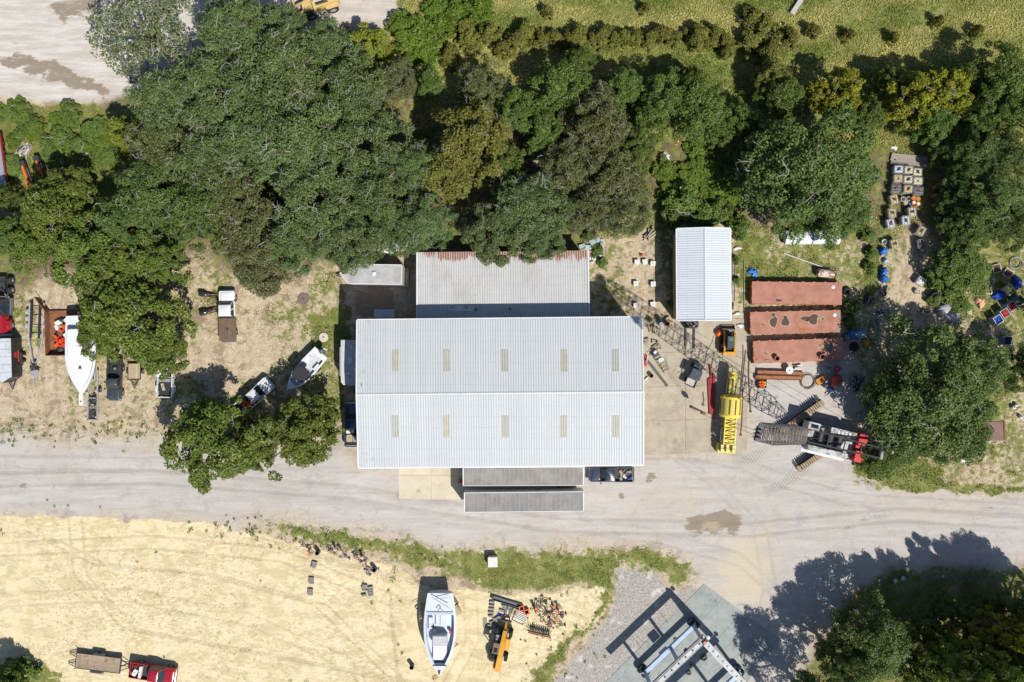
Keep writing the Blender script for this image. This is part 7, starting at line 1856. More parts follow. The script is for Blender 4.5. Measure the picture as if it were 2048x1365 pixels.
M_NETR = pm("red_net", (0.30, 0.022, 0.03), 0.9, var=0.3); M_NETB = pm("blue_net", (0.010, 0.055, 0.33), 0.8, var=0.35)
bin_(1997, 640, 33, "pale bin with blue tarp inside at the end of the row of four", M_BINW, M_NETB)
bin_(2011, 627, 33, "pale bin heaped with dark red net beside the blue tarp bin", M_BINW, M_NETR, heap_=0.2)
bin_(2025, 613, 33, "pale bin heaped with bright red net", M_BINW, M_NETR, heap_=0.15)
bin_(2040, 602, 33, "slate blue bin with blue inside at the wood's edge", M_BINB, M_NETB)
bin_(2021, 580, 36, "white square bin holding a yellow crate", M_BINC, pm("yellow_crate", (0.42, 0.38, 0.08), 0.6))
bin_(2016, 682, 0, "slate blue bin standing alone in the oak's shade", M_BINB, None)
bin_(1843, 563, -32, "white tub lid-up with a blue label beside the dirt track", M_BINC, M_WHPL, 1.0, 0.9, 0.1)

# heaps: tarps and nets
def heap(name, label, cat, px, py, rx, ry, h, mat, seed, deg=0, rough=0.35, extra=None):
    o = thing(name, label, cat, at(px, py, h*0.6), math.radians(deg))
    rng = np.random.default_rng(seed); n, m = 22, 8; mb = MB(); rings = []
    ph = rng.uniform(0, 6.28, 8)
    for j in range(m+1):
        u = j/m; ring = []
        for i in range(n):
            t = 2*PI*i/n
            r = math.cos(u*PI/2)**0.6*(1+rough*(0.4*math.sin(2*t+ph[0])+0.35*math.sin(3*t+ph[1]+u*2)+0.3*math.sin(5*t+ph[2]-u*3)+0.3*math.sin(9*t+ph[3]+u*6)))
            z = h*math.sin(u*PI/2)*(1+rough*0.6*math.sin(4*t+ph[4]+u*4)*(1-u))
            ring.append((rx*r*math.cos(t), ry*r*math.sin(t), max(z, -0.02)))
        rings.append(ring)
    mb.loft(rings, True, True, True); mb.build("cover", mat, o, 30)
    c = MB(); c.tube([(rx*0.9*math.cos(k*0.7), ry*0.9*math.sin(k*0.7), h*0.35+0.1*math.sin(k)) for k in range(9)], 0.025, 5); c.build("rope", extra or M_GREY, o)
    return o
M_TBLUE = pm("blue_tarp", (0.016, 0.120, 0.42), 0.5, var=0.3, scale=4)
heap("blue_tarp_heap", "small bright blue tarp crumpled on grass beside the barges", "tarp", 1507, 545, 0.55, 0.6, 0.35, M_TBLUE, 1, 20, 0.6)
heap("blue_tarp_heap", "blue tarp on a white base beside the oak, below the ring bucket", "tarp", 1768, 502, 0.5, 0.6, 0.9, M_TBLUE, 2, 0, 0.3, M_WHPL)
heap("blue_tarp_heap", "small blue and white tub in the weeds", "tarp", 1772, 522, 0.35, 0.35, 0.6, pm("pale_blue_tub", (0.3, 0.42, 0.5), 0.5, var=0.25), 3)
heap("blue_tarp_heap", "blue tarp bundle with dark folds in the weeds", "tarp", 1769, 543, 0.55, 0.5, 0.9, M_TBLUE, 4, 40, 0.45)
heap("blue_tarp_heap", "blue tarp with orange cord over a wooden crate", "tarp", 1769, 558, 0.55, 0.5, 0.9, M_TBLUE, 5, 70, 0.45, M_ORNG)
heap("net_heap", "pale pink heap of net beside the bushy tree", "net", 1861, 507, 0.6, 0.55, 0.4, pm("pink_net", (0.36, 0.25, 0.26), 0.95, var=0.35, scale=6), 6)
heap("net_heap", "peach and teal heap of net on the grass", "net", 1962, 605, 0.65, 0.65, 0.5, pm("peach_net", (0.52, 0.27, 0.17), 0.9, var=0.35, scale=6, col2=(0.08, 0.3, 0.32), amt=0.15), 7, 0, 0.5, pm("teal_cord", (0.02, 0.3, 0.3), 0.6))
heap("net_heap", "deep blue heap of net between the grass and the white bin", "net", 2000, 591, 0.85, 0.65, 0.7, M_NETB, 8, 20)
heap("net_heap", "deep blue heap of net at the wood's edge beside the white bin", "net", 2036, 565, 0.62, 0.8, 0.8, M_NETB, 9, 20)
M_TGREY = pm("grey_tarp", (0.27, 0.275, 0.285), 0.6, var=0.2, scale=3)
heap("tarped_pallet", "grey tarp draped over a pallet load beside the tyres", "tarp", 1889, 619, 1.05, 0.85, 1.0, M_TGREY, 10, 30, 0.3)
heap("tarped_pallet", "grey tarp sagging on the ground beside the draped pallet", "tarp", 1907, 635, 0.95, 0.85, 0.6, M_TGREY, 11, -20, 0.4)
heap("wrapped_bale", "clear blue plastic wrapped bale behind the barges", "bale", 1722, 668, 0.85, 0.75, 0.9, pm("clear_blue_wrap", (0.14, 0.22, 0.33), 0.25, var=0.35, scale=5), 12, 20, 0.3)
heap("wrapped_bale", "strong blue plastic wrapped bale behind the barges", "bale", 1704, 668, 0.6, 0.6, 0.9, pm("blue_wrap", (0.02, 0.10, 0.30), 0.3, var=0.35, scale=5), 13, 0, 0.35)
heap("wrapped_bale", "small grey-blue wrapped drum against the lowest barge's corner", "bale", 1694, 675, 0.55, 0.5, 0.9, pm("greyblue_wrap", (0.10, 0.13, 0.17), 0.3, var=0.3, scale=5), 14, 0, 0.2)
heap("net_heap", "mustard yellow net heap behind the barges", "net", 1733, 686, 0.55, 0.55, 0.5, pm("mustard_net", (0.25, 0.17, 0.02), 0.9, var=0.4, scale=6), 15)
heap("crumpled_sheet", "white crumpled bag lying on the verge below the huge oak", "bag", 1927, 920, 0.85, 0.4, 0.35, M_WHPL, 16, 5, 0.25, M_GREY)
heap("crumpled_sheet", "white flaking debris at the wood's edge above the shed", "debris", 1332, 314, 0.55, 0.7, 0.3, M_WHPL, 17, 40, 0.5)
heap("crumpled_sheet", "small white bag by the oak above the totes", "bag", 1789, 296, 0.45, 0.3, 0.25, M_WHPL, 18, 0, 0.5)
heap("crumpled_sheet", "pale tilted lid in the dark gap of the weedy clearing", "lid", 168, 308, 0.45, 0.3, 0.2, M_WHPL, 19, 30, 0.2)
heap("orange_cover", "orange cover over a small machine beside the tan boards", "cover", 1439, 667, 0.5, 0.5, 0.8, pm("orange_tarp", (0.55, 0.10, 0.015), 0.5, var=0.2), 20, 10, 0.2)

# tyres
def tyre(px, py, label, r=0.45, w=0.16, n=1, group=None):
    o = thing("tyre", label, "tyre", at(px, py, 0.3*n), 0, group)
    for k in range(n): MB().torus((0, 0, w+k*w*1.95), r-w, w, 22, 8).build("tread", M_TYRE, o, 60)
    MB().lathe([((r-2*w)*0.9, 0.02), ((r-2*w)*0.9, 0.05)], 12).build("inner_shade", M_BLKPL, o)
tyre(1869, 594, "stack of black tyres beside the grey tarps", 0.72, 0.24, 2)
tyre(1695, 583, "black tyre lying at the barge's corner in the weeds", 0.6, 0.22)
tyre(1709, 694, "black tyre in the shade beside the mustard net", 0.65, 0.24)

# round discs on the bare yard
o = thing("steel_disc", "round brown steel disc lying on the bare sandy yard", "disc", at(607, 598), 0); MB().lathe([(0.78, -0.02), (0.78, 0.05), (0.74, 0.07), (0.12, 0.07)], 28).build("plate", pm("brown_steel", (0.135, 0.105, 0.092), 0.8, var=0.2), o); MB().lathe([(0.1, 0.0), (0.1, 0.12)], 10).build("boss", M_DKSTEEL, o)
o = thing("steel_disc", "round pale concrete cover on the grass by the caravan", "disc", at(647.5, 675), 0); MB().lathe([(0.62, -0.02), (0.62, 0.12), (0.58, 0.15)], 26).build("plate", pm("pale_concrete_lid", (0.43, 0.39, 0.34), 0.85, var=0.15), o); MB().torus((0, 0.05, 0.17), 0.1, 0.03, 10, 5).build("lifting_eye", M_DKSTEEL, o)
for (px, py, t) in ((654, 660, "small white pail beside the round concrete cover"), (655, 756, "small grey-white box on the path by the console boat")):
    o = thing("pail", t, "pail", at(px, py, 0.3)); MB().lathe([(0.12, 0), (0.15, 0.3), (0.13, 0.3), (0.11, 0.05)], 12).build("shell", M_WHPL, o); MB().torus((0, 0, 0.3), 0.15, 0.012, 12, 4).build("rim", M_GREY, o)
o = thing("white_paddle", "white plank lying on the grass behind the console boat", "plank", at(651, 699), -0.4); MB().loft([rrect(-0.3, 0.3, 0.1, 0.09, 0), rrect(-0.3, 0.3, 0.1, 0.09, 0.06)]).build("blade", M_WHPL, o); MB().box(0.3, 0.6, -0.02, 0.02, 0.01, 0.05).build("shaft", M_GREY, o)

# white box on the verge
o = thing("white_cabinet", "white square cabinet standing on the grass verge", "cabinet", at(985.5, 1125, 1.0), math.radians(1)); MB().box(-0.6, 0.6, -0.62, 0.62, 0, 0.98).build("body", M_WHPL, o); MB().box(-0.63, 0.63, -0.65, 0.65, 0.98, 1.05).build("lid", pm("off_white_lid", (0.50, 0.49, 0.46), 0.6), o); MB().box(-0.2, 0.2, -0.64, -0.62, 0.5, 0.6).build("handle", M_GREY, o)

# ---- timber blocks of the sand lot
blk = MB().box(-0.33, 0.33, -0.135, 0.135, 0, 0.24).mesh("timber", M_GWOOD); strip = MB().box(-0.31, 0.31, -0.10, 0.10, 0.24, 0.262).mesh("top_strip", pm("grey_strip", (0.20, 0.19, 0.175), 0.9, tone=0.15))
def blocks(lst, label, group):
    for (px, py, d, z) in lst:
        o = thing("timber_block", label, "timber block", at(px, py, 0.25, z), math.radians(d), group); put("timber", blk, o); put("top_strip", strip, o)
blocks([(629, 1126, -14, 0), (628, 1130.5, -14, 0), (626.5, 1135, -12, 0)], "grey timber block in the stack nearest the navy barrel and verge", "blocks of the upper west stack")
blocks([(622.5, 1157.5, -5, 0), (622.5, 1162, -3, 0), (622.5, 1166.5, -3, 0)], "grey timber block in the middle one of the three west stacks", "blocks of the middle west stack")
blocks([(620.5, 1180.5, -3, 0), (620, 1185, -4, 0), (620, 1189.5, -4, 0)], "grey timber block in the stack standing farthest out on the sand", "blocks of the lower west stack")
blocks([(736.5, 1137, -25, 0), (740, 1141.5, -25, 0), (733, 1143, -30, 0), (737.5, 1150, -25, 0)], "timber block of the loose heap beside the lone navy barrel on sand", "blocks beside the navy barrel")
blocks([(729.5, 1172, -6, 0), (727.5, 1176, -8, 0), (729, 1181, -12, 0), (740.5, 1176, 8, 0), (741, 1181, 12, 0), (741, 1186, 10, 0), (741.5, 1191, 8, 0), (727.5, 1191, 8, 0)], "timber block of the scattered group with weeds growing through", "blocks of the east scatter")
blocks([(984.5, 1205, -4, 0), (984, 1212, -3, 0), (983.5, 1219, -4, 0), (982.5, 1226, -5, 0), (982, 1233, 10, 0)], "brown timber block in the row ahead of the telehandler's forks", "row of blocks ahead of the telehandler")
blocks([(979.5, 1252, -3, 0), (980, 1258, -3, 0), (984, 1245, 20, 0), (990, 1240, -30, 0), (995, 1236, 30, 0), (992, 1247, 60, 0), (987, 1250, -10, 0)], "grey timber block in the jumbled heap beside the telehandler's forks", "jumbled blocks by the telehandler")
blocks([(1009, 1213, -15, 0), (1012, 1218, -15, 0), (1020, 1216, -18, 0), (1021, 1222, -18, 0), (1004, 1222, -20, 0)], "green-grey timber block behind the long grey box", "blocks behind the long grey box")
for (px, py, d, m, sx, sy, sz, nm, lb) in ((970, 1246, 92, M_GWOOD, 2.6/2, 0.55, 0.03, "board", "grey board lying flat on the sand beside the jumbled blocks"), (1002, 1231, 70, pm("pink_white_board", (0.50, 0.42, 0.42), 0.7), 0.9, 0.7, 0.03, "board", "pinkish white board by the jumbled blocks"), (997, 1231, 60, M_BLUEPL, 0.7, 0.35, 0.1, "cushion", "blue cushion on the jumbled blocks")):
    o = thing(nm, lb, nm, at(px, py), math.radians(d)); MB().box(-sx/2, sx/2, -sy/2, sy/2, 0, sz).build("panel", m, o); MB().box(-sx/2+0.04, sx/2-0.04, -0.04, 0.04, sz, sz+0.02).build("batten", m, o)
o = thing("long_chute", "long dark grey chute lying across the sand beside the stands", "chute", at(1014, 1205, 0.3), math.radians(-17)); MB().loft([[(x, y, z) for y, z in ((-0.3, 0.35), (-0.2, 0.02), (0.2, 0.02), (0.3, 0.35), (0.24, 0.35), (0.15, 0.08), (-0.15, 0.08), (-0.24, 0.35))] for x in (-2.0, 2.0)]).build("trough", pm("dark_grey_chute", (0.085, 0.088, 0.095), 0.6), o); MB().cbox((-2.0, 0.0, 0.3), (0.25, 0.5, 0.3)).build("end_hopper", M_DKSTEEL, o)
# orange planters, slatted grille
for (px, py, lb) in ((1043, 1218, "square orange form with dark hole beside the slatted grille, upper one"), (1053.5, 1225, "square orange form with dark hole nearest the heap of stands")):
    o = thing("orange_form", lb, "form", at(px, py, 0.5), math.radians(15)); a = 0.34
    MB().box(-a, a, -a, -a+0.12, 0, 0.5).box(-a, a, a-0.12, a, 0, 0.5).box(-a, -a+0.12, -a+0.12, a-0.12, 0, 0.5).box(a-0.12, a, -a+0.12, a-0.12, 0, 0.5).build("wall", pm("orange_form_paint", (0.5, 0.10, 0.02), 0.6, var=0.15), o); MB().box(-a+0.12, a-0.12, -a+0.12, a-0.12, 0.0, 0.08).build("base", M_BLKPL, o)
o = thing("slatted_grille", "white slatted metal grille lying on the sand below the orange forms", "grille", at(1041, 1233, 0.2), math.radians(-25))
for k in range(6): MB().box(-0.75, 0.75, -0.62+k*0.22, -0.5+k*0.22, 0.12, 0.17).build("slat", M_WHPL, o)
MB().box(-0.8, -0.76, -0.95, 0.75, 0.0, 0.12).box(0.76, 0.8, -0.95, 0.75, 0, 0.12).box(-0.8, 0.8, -0.99, -0.95, 0, 0.12).build("frame", M_GREY, o)
o = thing("cream_crate", "cream crate with a dark opening beside the slatted grille", "crate", at(1030, 1225, 0.4), math.radians(-25)); MB().box(-0.4, 0.4, -0.45, 0.45, 0, 0.4).build("body", M_TAN, o); MB().box(-0.12, 0.12, -0.33, 0.25, 0.4, 0.42).build("opening", M_BLKPL, o)

# ---- boat stands: tripods with padded tops
M_PADO = pm("orange_pad", (0.56, 0.14, 0.06), 0.8, var=0.15, tone=0.15); M_PADP = pm("pink_faded_pad", (0.50, 0.30, 0.27), 0.8, var=0.15, tone=0.15); M_STB = pm("black_stand_tube", (0.028, 0.03, 0.034), 0.6, var=0.2); M_STG = pm("grey_stand_tube", (0.13, 0.13, 0.135), 0.5, var=0.2)
def stand_parts(mat):
    lg = []
    for k in range(3):
        t = 2*PI*k/3; lg.append(MB().bar((0.10*math.cos(t), 0.10*math.sin(t), 0.75), (0.5*math.cos(t), 0.5*math.sin(t), 0.0), 0.07).mesh("leg", mat))
    post = MB().cyl((0, 0, 0.3), (0, 0, 1.2), 0.045, None, 8).mesh("post", mat)
    br = MB().torus((0, 0, 0.3), 0.3, 0.025, 12, 4).mesh("brace_ring", mat)
    return lg, post, br
SP = [stand_parts(M_STB), stand_parts(M_STG)]
PADS = [MB().box(-0.2, 0.2, -0.2, 0.2, 1.2, 1.29).mesh("pad", m) for m in (M_PADO, M_PADP, M_STB)]
def stand(px, py, kind, pad, d, label, group, sc=0.85, lie=0):
    o = thing("boat_stand", label, "boat stand", at(px, py, 0.6), math.radians(d), group)
    o.scale = (sc, sc, sc)
    lg, po, br = SP[kind]
    for l in lg: put("leg", l, o)
    put("post", po, o); put("brace_ring", br, o); put("pad", PADS[pad], o)
    if lie: o.rotation_euler = (math.radians(90+lie), 0, math.radians(d)); o.location.z = 0.42*sc
rs = random.Random(3)
A = [(1067, 1208), (1078, 1203), (1090, 1214), (1092, 1205), (1101, 1222), (1108, 1212), (1113, 1222), (1118, 1230), (1124, 1232), (1100, 1234), (1106, 1249), (1117, 1249), (1087, 1244), (1080, 1212), (1075, 1225), (1072, 1216), (1094, 1250), (1112, 1238), (1120, 1218), (1085, 1230)]
for i, (px, py) in enumerate(A): stand(px, py, 0 if rs.random() < 0.7 else 1, rs.choice([0, 0, 1, 1, 2]), rs.uniform(0, 120), "tripod boat stand in the ring-shaped heap beside the orange forms", "boat stands of the ring-shaped heap", 0.85, rs.choice([0, 0, 0, 8]))
for i in range(9): stand(1064+i*4.3, 1254+i*1.0, 0, 0 if i != 4 else 1, -20+i*3, "tripod boat stand in the tight row at the heap's lower edge", "boat stands of the tight row", 0.8, 4)
Bp = [(600, 1090, 0), (613, 1101, 0), (620, 1107, 0), (653, 1101, 2), (672, 1099, 1), (683, 1103, 1), (687, 1110, 1), (706, 1108, 2), (712, 1118, 1), (718, 1122, 0), (726, 1115, 1), (722, 1131, 1), (729, 1124, 1)]
for (px, py, pad) in Bp: stand(px, py, rs.choice([0, 1]), pad, rs.uniform(0, 120), "tripod boat stand of the straggling line along the grass verge", "boat stands along the verge", 0.85, rs.choice([0, 6]))

# ---- east yard of the workshop
M_REDP = pm("red_oxide_pipe", (0.245, 0.028, 0.026), 0.55, var=0.15)
for (x0, y0, x1, y1) in ((1416.5, 758, 1419.5, 826), (1419.5, 757, 1421.5, 827), (1422.5, 758, 1424, 827), (1420, 730, 1424.5, 790), (1427, 748, 1426.5, 838), (1430, 751, 1428, 834)):
    a = Vector(at(x0, y0, 0.2)); b = Vector(at(x1, y1, 0.2)); d = b-a
    o = thing("red_pipe", "long red steel pipe lying beside the yellow pile hammer", "pipe", a, math.atan2(d.y, d.x), "red pipes beside the pile hammer")
    MB().cyl((0, 0, 0.12), (d.length, 0, 0.12), 0.12, None, 12).build("tube", M_REDP, o, 40); MB().cyl((d.length, 0, 0.12), (d.length+0.12, 0, 0.12), 0.15, None, 12).build("collar", M_REDP, o)
for (pts, lb) in (([(1491, 700), (1488, 730), (1484, 770), (1485, 810), (1483, 850), (1481, 870)], "rusty chain lying straight past the pile hammer's end"), ([(1486, 690), (1486, 720), (1483, 745), (1480, 790)], "rusty chain beside the pile hammer's neck"), ([(1498, 715), (1497, 750), (1499, 790), (1501, 823)], "short rusty chain nearest the rusty beams"), ([(1406, 785), (1407, 798), (1406, 810)], "short rusty chain beside the red pipes")):
    q = [Vector(at(*p)) for p in pts]; o = thing("rusty_chain", lb, "chain", q[0]); m = MB(); k = 0; hk_ = MB()
    for a, b in zip(q[:-1], q[1:]):
        n = max(2, int((b-a).length/0.17)); dr = (b-a)/n
        for i in range(n):
            c = a+dr*(i+0.5)-q[0]; s = dr.normalized()
            if k % 2: m.bar(c-s*0.12+Vector((0, 0, 0.03)), c+s*0.12+Vector((0, 0, 0.03)), 0.13, 0.04)
            else: m.bar(c-s*0.12+Vector((0, 0, 0.05)), c+s*0.12+Vector((0, 0, 0.05)), 0.04, 0.12)
            k += 1
    m.build("links", pm("chain_rust", (0.10, 0.045, 0.030), 0.9, var=0.3), o)["kind"] = "stuff"
    e = q[-1]-q[0]; hk_.torus((e.x, e.y, 0.06), 0.14, 0.04, 10, 5).build("end_shackle", M_RUST, o)
hp = [Vector(at(*p)) for p in [(1427, 672), (1424, 685), (1416, 700), (1402, 708), (1386, 712), (1372, 720), (1366, 732), (1362, 742), (1356, 746)]]
o = thing("air_hose", "thin dark hose snaking across the concrete yard from the orange cover", "hose", hp[0]); MB().tube([p-hp[0]+Vector((0, 0, 0.03)) for p in hp], 0.03, 5).build("line", M_BLKPL, o); MB().cyl((hp[-1]-hp[0])+Vector((0, 0, 0.03)), (hp[-1]-hp[0])+Vector((-0.2, -0.1, 0.03)), 0.05).build("nozzle", M_GALV, o)
o = thing("board_stack", "stack of yellow-tan boards beside the skid steer", "boards", at(1441, 690, 0.2), math.radians(94))
for k in range(4): MB().box(-1.1, 1.1, -0.42+k*0.21, -0.23+k*0.21, 0, 0.1+0.02*(k % 2)).build("board", pm("yellow_tan_board", (0.36, 0.26, 0.11), 0.8, tone=0.12), o)
o = thing("steel_beam", "long dark steel beam lying diagonally by the workshop's east wall", "beam", at(1312, 744), math.radians(-52)); MB().box(-2.35, 2.35, -0.17, 0.17, 0.0, 0.04).box(-2.35, 2.35, -0.025, 0.025, 0.04, 0.26).box(-2.35, 2.35, -0.17, 0.17, 0.26, 0.30).build("web", pm("dark_beam_steel", (0.07, 0.068, 0.065), 0.7, var=0.2), o); MB().box(2.3, 2.36, -0.2, 0.2, 0, 0.32).build("end_plate", M_DKSTEEL, o)
o = thing("hook_shadow_bar", "short dark steel pole lying near the crane hook", "pole", at(1397, 821), math.radians(-24)); MB().cyl((-1.0, 0, 0.12), (1.0, 0, 0.09), 0.13, 0.08, 10).build("tube", M_DKSTEEL, o); MB().cyl((-1.15, 0, 0.12), (-1.0, 0, 0.12), 0.17, None, 10).build("flange", M_DKSTEEL, o)  # solid dark bar laid where the hook and its lines cast a shadow
def pile(px, py, d, label, mats, n, r, name="timber_pile", L=(0.5, 1.0), seed=1):
    rr = random.Random(seed); o = thing(name, label, "pile", at(px, py, 0.3), math.radians(d))
    z = 0.0
    for k in range(n):
        l = rr.uniform(*L); z = 0.0 if k < n*0.5 else 0.16
        MB().cbox((rr.uniform(-r, r)*0.5, rr.uniform(-r, r), z+0.08), (l, rr.uniform(0.12, 0.22), 0.15), rr.uniform(-0.5, 0.5)).build("timber", rr.choice(mats), o)
    MB().box(-r*0.9, r*0.9, -r, r, -0.02, 0.02).build("pallet_board", M_GWOOD, o)
pile(1307, 660, 80, "pallet of sawn timber and chain by the workshop's corner", [M_TAN, M_GWOOD, M_RUST], 9, 0.55, seed=1)
pile(1313, 691, 5, "pallet of short tan timbers beside the east wall", [M_TAN, M_TAN, M_GWOOD], 10, 0.55, seed=2)
pile(1291, 683, 50, "small stack of slats against the east wall", [M_GWOOD, M_TAN], 6, 0.4, seed=3)
pile(1738, 598, 80, "heap of dark planks in the shade of the east yard", [M_GWOOD, M_DKSTEEL], 8, 0.5, L=(0.8, 1.5), seed=4)
pile(1767, 583, 70, "leaning grey planks in the weeds of the east yard", [M_GWOOD, M_DKSTEEL], 7, 0.45, L=(0.9, 1.5), seed=5)
pile(1761, 625, 10, "mixed metal scrap heap in the shade of the east yard", [M_GREY, M_GALV, M_DKSTEEL], 9, 0.5, seed=6)
pile(1852, 624, -20, "heap of tan planks and pipes beside the grey tarps", [M_TAN, M_GWOOD, M_TAN], 9, 0.6, L=(0.8, 1.4), seed=7)
pile(1707, 765, 85, "tall stack of silvery poles in the shade by the red floats", [M_GWOOD, M_GALV], 9, 0.6, L=(1.5, 2.6), seed=8)
pile(1302, 470, 65, "bundle of split logs by the trees above the white cubes", [M_GWOOD, M_TAN], 9, 0.5, L=(1.4, 2.2), seed=9)
pile(1716, 768, 80, "second stack of grey poles against the shaded tree", [M_GWOOD, M_DKSTEEL], 7, 0.35, L=(1.5, 2.4), seed=10)
pile(1596, 738, 10, "heap of pale scrap metal beside the white cable reel", [M_WHPL, M_RUST, M_WHPL], 8, 0.5, seed=12)
pile(46, 298, 60, "pale broken concrete slabs and bars in the weedy clearing", [pm("pale_rubble", (0.42, 0.39, 0.35), 0.9, var=0.15), M_GWOOD], 12, 0.85, L=(0.8, 1.8), seed=13)
pile(1752, 650, 85, "pallet in the shade behind the wrapped bales", [M_GWOOD], 7, 0.5, L=(0.9, 1.2), seed=14)
pile(1755, 682, -30, "tan plank heap in the shade beside the mustard net", [M_TAN, M_GWOOD], 6, 0.5, seed=15)
pile(1183, 520, 80, "white broken plastic chairs against the lean-to wall", [M_WHPL], 7, 0.4, seed=16)
pile(1065, 320, -8, "rotten timber frame glimpsed between the trees", [M_GWOOD, M_RUST], 8, 0.9, L=(1.2, 2.4), seed=17)
pile(1892, 562, 30, "stump and branches under the bushy tree in the east yard", [M_GWOOD, M_TAN], 5, 0.5, seed=18)
# drums by the yard's north edge
for (px, py, m, t) in ((1323, 649, M_SILV, "silver drum lying by the concrete yard's north edge"), (1335, 648, M_RUST, "rusty drum between the silver drum and cable reel"), (1321, 640, M_DKSTEEL, "dark rusty drum beside the silver drum")): drum(px, py, t, m, 0.30, 0.8, None, m is M_RUST)
def reel(px, py, label, r=0.42, mat=M_TAN, h=0.35):
    o = thing("cable_reel", label, "reel", at(px, py, h)); 
    MB().lathe([(r, 0), (r, 0.05)], 22).build("flange", mat, o); MB().lathe([(r, h-0.05), (r, h), (0.1, h)], 22).build("flange", mat, o); MB().lathe([(r*0.6, 0.05), (r*0.6, h-0.05)], 16).build("core", M_GREY, o); MB().lathe([(0.1, h), (0.1, h+0.004)], 10).build("hole", M_BLKPL, o)
reel(1337, 640, "cream cable reel by the concrete yard's north edge", 0.40); reel(1343, 650, "tan cable reel lid next to the rusty drum", 0.34, M_TAN, 0.2)
reel(1579.5, 741, "large white cable reel standing by the rusty beams", 0.50, M_WHPL, 0.8)
o = thing("compressor", "small blue-white compressor by the timber pallets", "machine", at(1309, 706, 0.5), math.radians(50)); MB().cyl((-0.45, 0, 0.3), (0.45, 0, 0.3), 0.24, None, 14).build("air_tank", M_BLUE, o, 40); MB().cbox((0.1, 0, 0.65), (0.4, 0.35, 0.25)).build("motor", M_WHPL, o); MB().bar((-0.4, -0.25, 0.5), (-0.8, -0.25, 0.8), 0.04).bar((-0.4, 0.25, 0.5), (-0.8, 0.25, 0.8), 0.04).build("handle", M_DKSTEEL, o)
o = thing("rolling_stairs", "tilted steel stair with white platform on the concrete yard", "steps", at(1328, 732, 0.8), math.radians(120))
for s in (-1, 1): MB().bar((-0.9, s*0.38, 0.05), (0.7, s*0.38, 1.3), 0.05, 0.12).build("stringer", M_DKSTEEL, o)
for k in range(6): MB().cbox((-0.75+k*0.27, 0, 0.2+k*0.2), (0.17, 0.72, 0.04)).build("tread", M_TAN, o)
MB().box(0.7, 1.15, -0.4, 0.4, 1.26, 1.32).build("platform", M_WHPL, o)
for s in (-1, 1): MB().bar((-0.9, s*0.42, 0.9), (0.9, s*0.42, 2.1), 0.04).bar((1.1, s*0.38, 0), (1.1, s*0.38, 2.1), 0.05).build("handrail", M_DKSTEEL, o)
o = thing("red_jack", "red floor jack against the workshop's east wall", "jack", at(1291, 721, 0.5), math.radians(85)); MB().box(-0.75, 0.75, -0.12, 0.12, 0.05, 0.3).box(-0.75, -0.4, -0.3, 0.3, 0.05, 0.25).build("frame", pm("jack_red", (0.38, 0.02, 0.02), 0.5), o); MB().bar((0.6, 0.15, 0.2), (1.3, 0.25, 0.7), 0.05).build("handle", M_GALV, o); MB().box(-0.2, 0.6, -0.28, -0.14, 0.05, 0.5).build("cylinder_case", M_GALV, o)
drum(1303, 752, "rusty barrel standing on the concrete by the east wall", M_RUST, 0.28, 0.6, None, True, None, "barrel", "barrel")
o = thing("small_buoy", "white pointed float lying on the concrete by the east wall", "float", at(1293, 758, 0.2), math.radians(50)); MB().cyl((-0.45, 0, 0.16), (0, 0, 0.16), 0.03, 0.16, 10).cyl((0, 0, 0.16), (0.35, 0, 0.16), 0.16, 0.06, 10).build("body", M_WHPL, o, 40); MB().cyl((0.35, 0, 0.16), (0.9, 0.02, 0.1), 0.02, None, 5).build("stick", M_TAN, o)
o = thing("weeding_cone", "small orange marker cone on the earth above the white cubes", "cone", at(1282.5, 510, 0.2)); MB().lathe([(0.2, 0.02), (0.03, 0.5)], 10).build("cone_body", M_ORNG, o); MB().box(-0.22, 0.22, -0.22, 0.22, 0, 0.03).build("cone_base", M_BLKPL, o)

# teal sheet-metal scrap behind the lean-to
for i, (px, py, d, sx, sy, tl) in enumerate(((1190, 482, 40, 1.5, 1.0, 0.25), (1179, 495, 0, 1.1, 0.6, 0.1), (1205, 488, 85, 1.3, 0.55, 0.15), (1196, 508, -20, 1.2, 0.4, 0.1), (1165, 492, 20, 0.9, 0.5, 0.2))):
    o = thing("scrap_sheet", ["large teal metal sheet, topmost of the scrap behind the lean-to", "teal metal strip at the lean-to roof's corner", "pale upright sheet at the scrap heap's east side", "crumpled grey sheet below the teal scrap", "pale teal sheet under the oak by the lean-to"][i], "sheet metal", at(px, py, 0.4), math.radians(d))
    mt = pm("faded_teal_metal", (0.26, 0.37, 0.385), 0.5, var=0.2, col2=(0.42, 0.42, 0.40), amt=0.3) if i < 2 or i == 4 else pm("pale_grey_sheet", (0.38, 0.40, 0.41), 0.5, var=0.2)
    MB().cbox((0, 0, 0.3), (sx, sy, 0.02), 0, tl).build("sheet", mt, o); MB().cbox((0, 0, 0.16), (sx*0.5, sy*0.5, 0.3), 0.4).build("rubble", M_GWOOD, o)
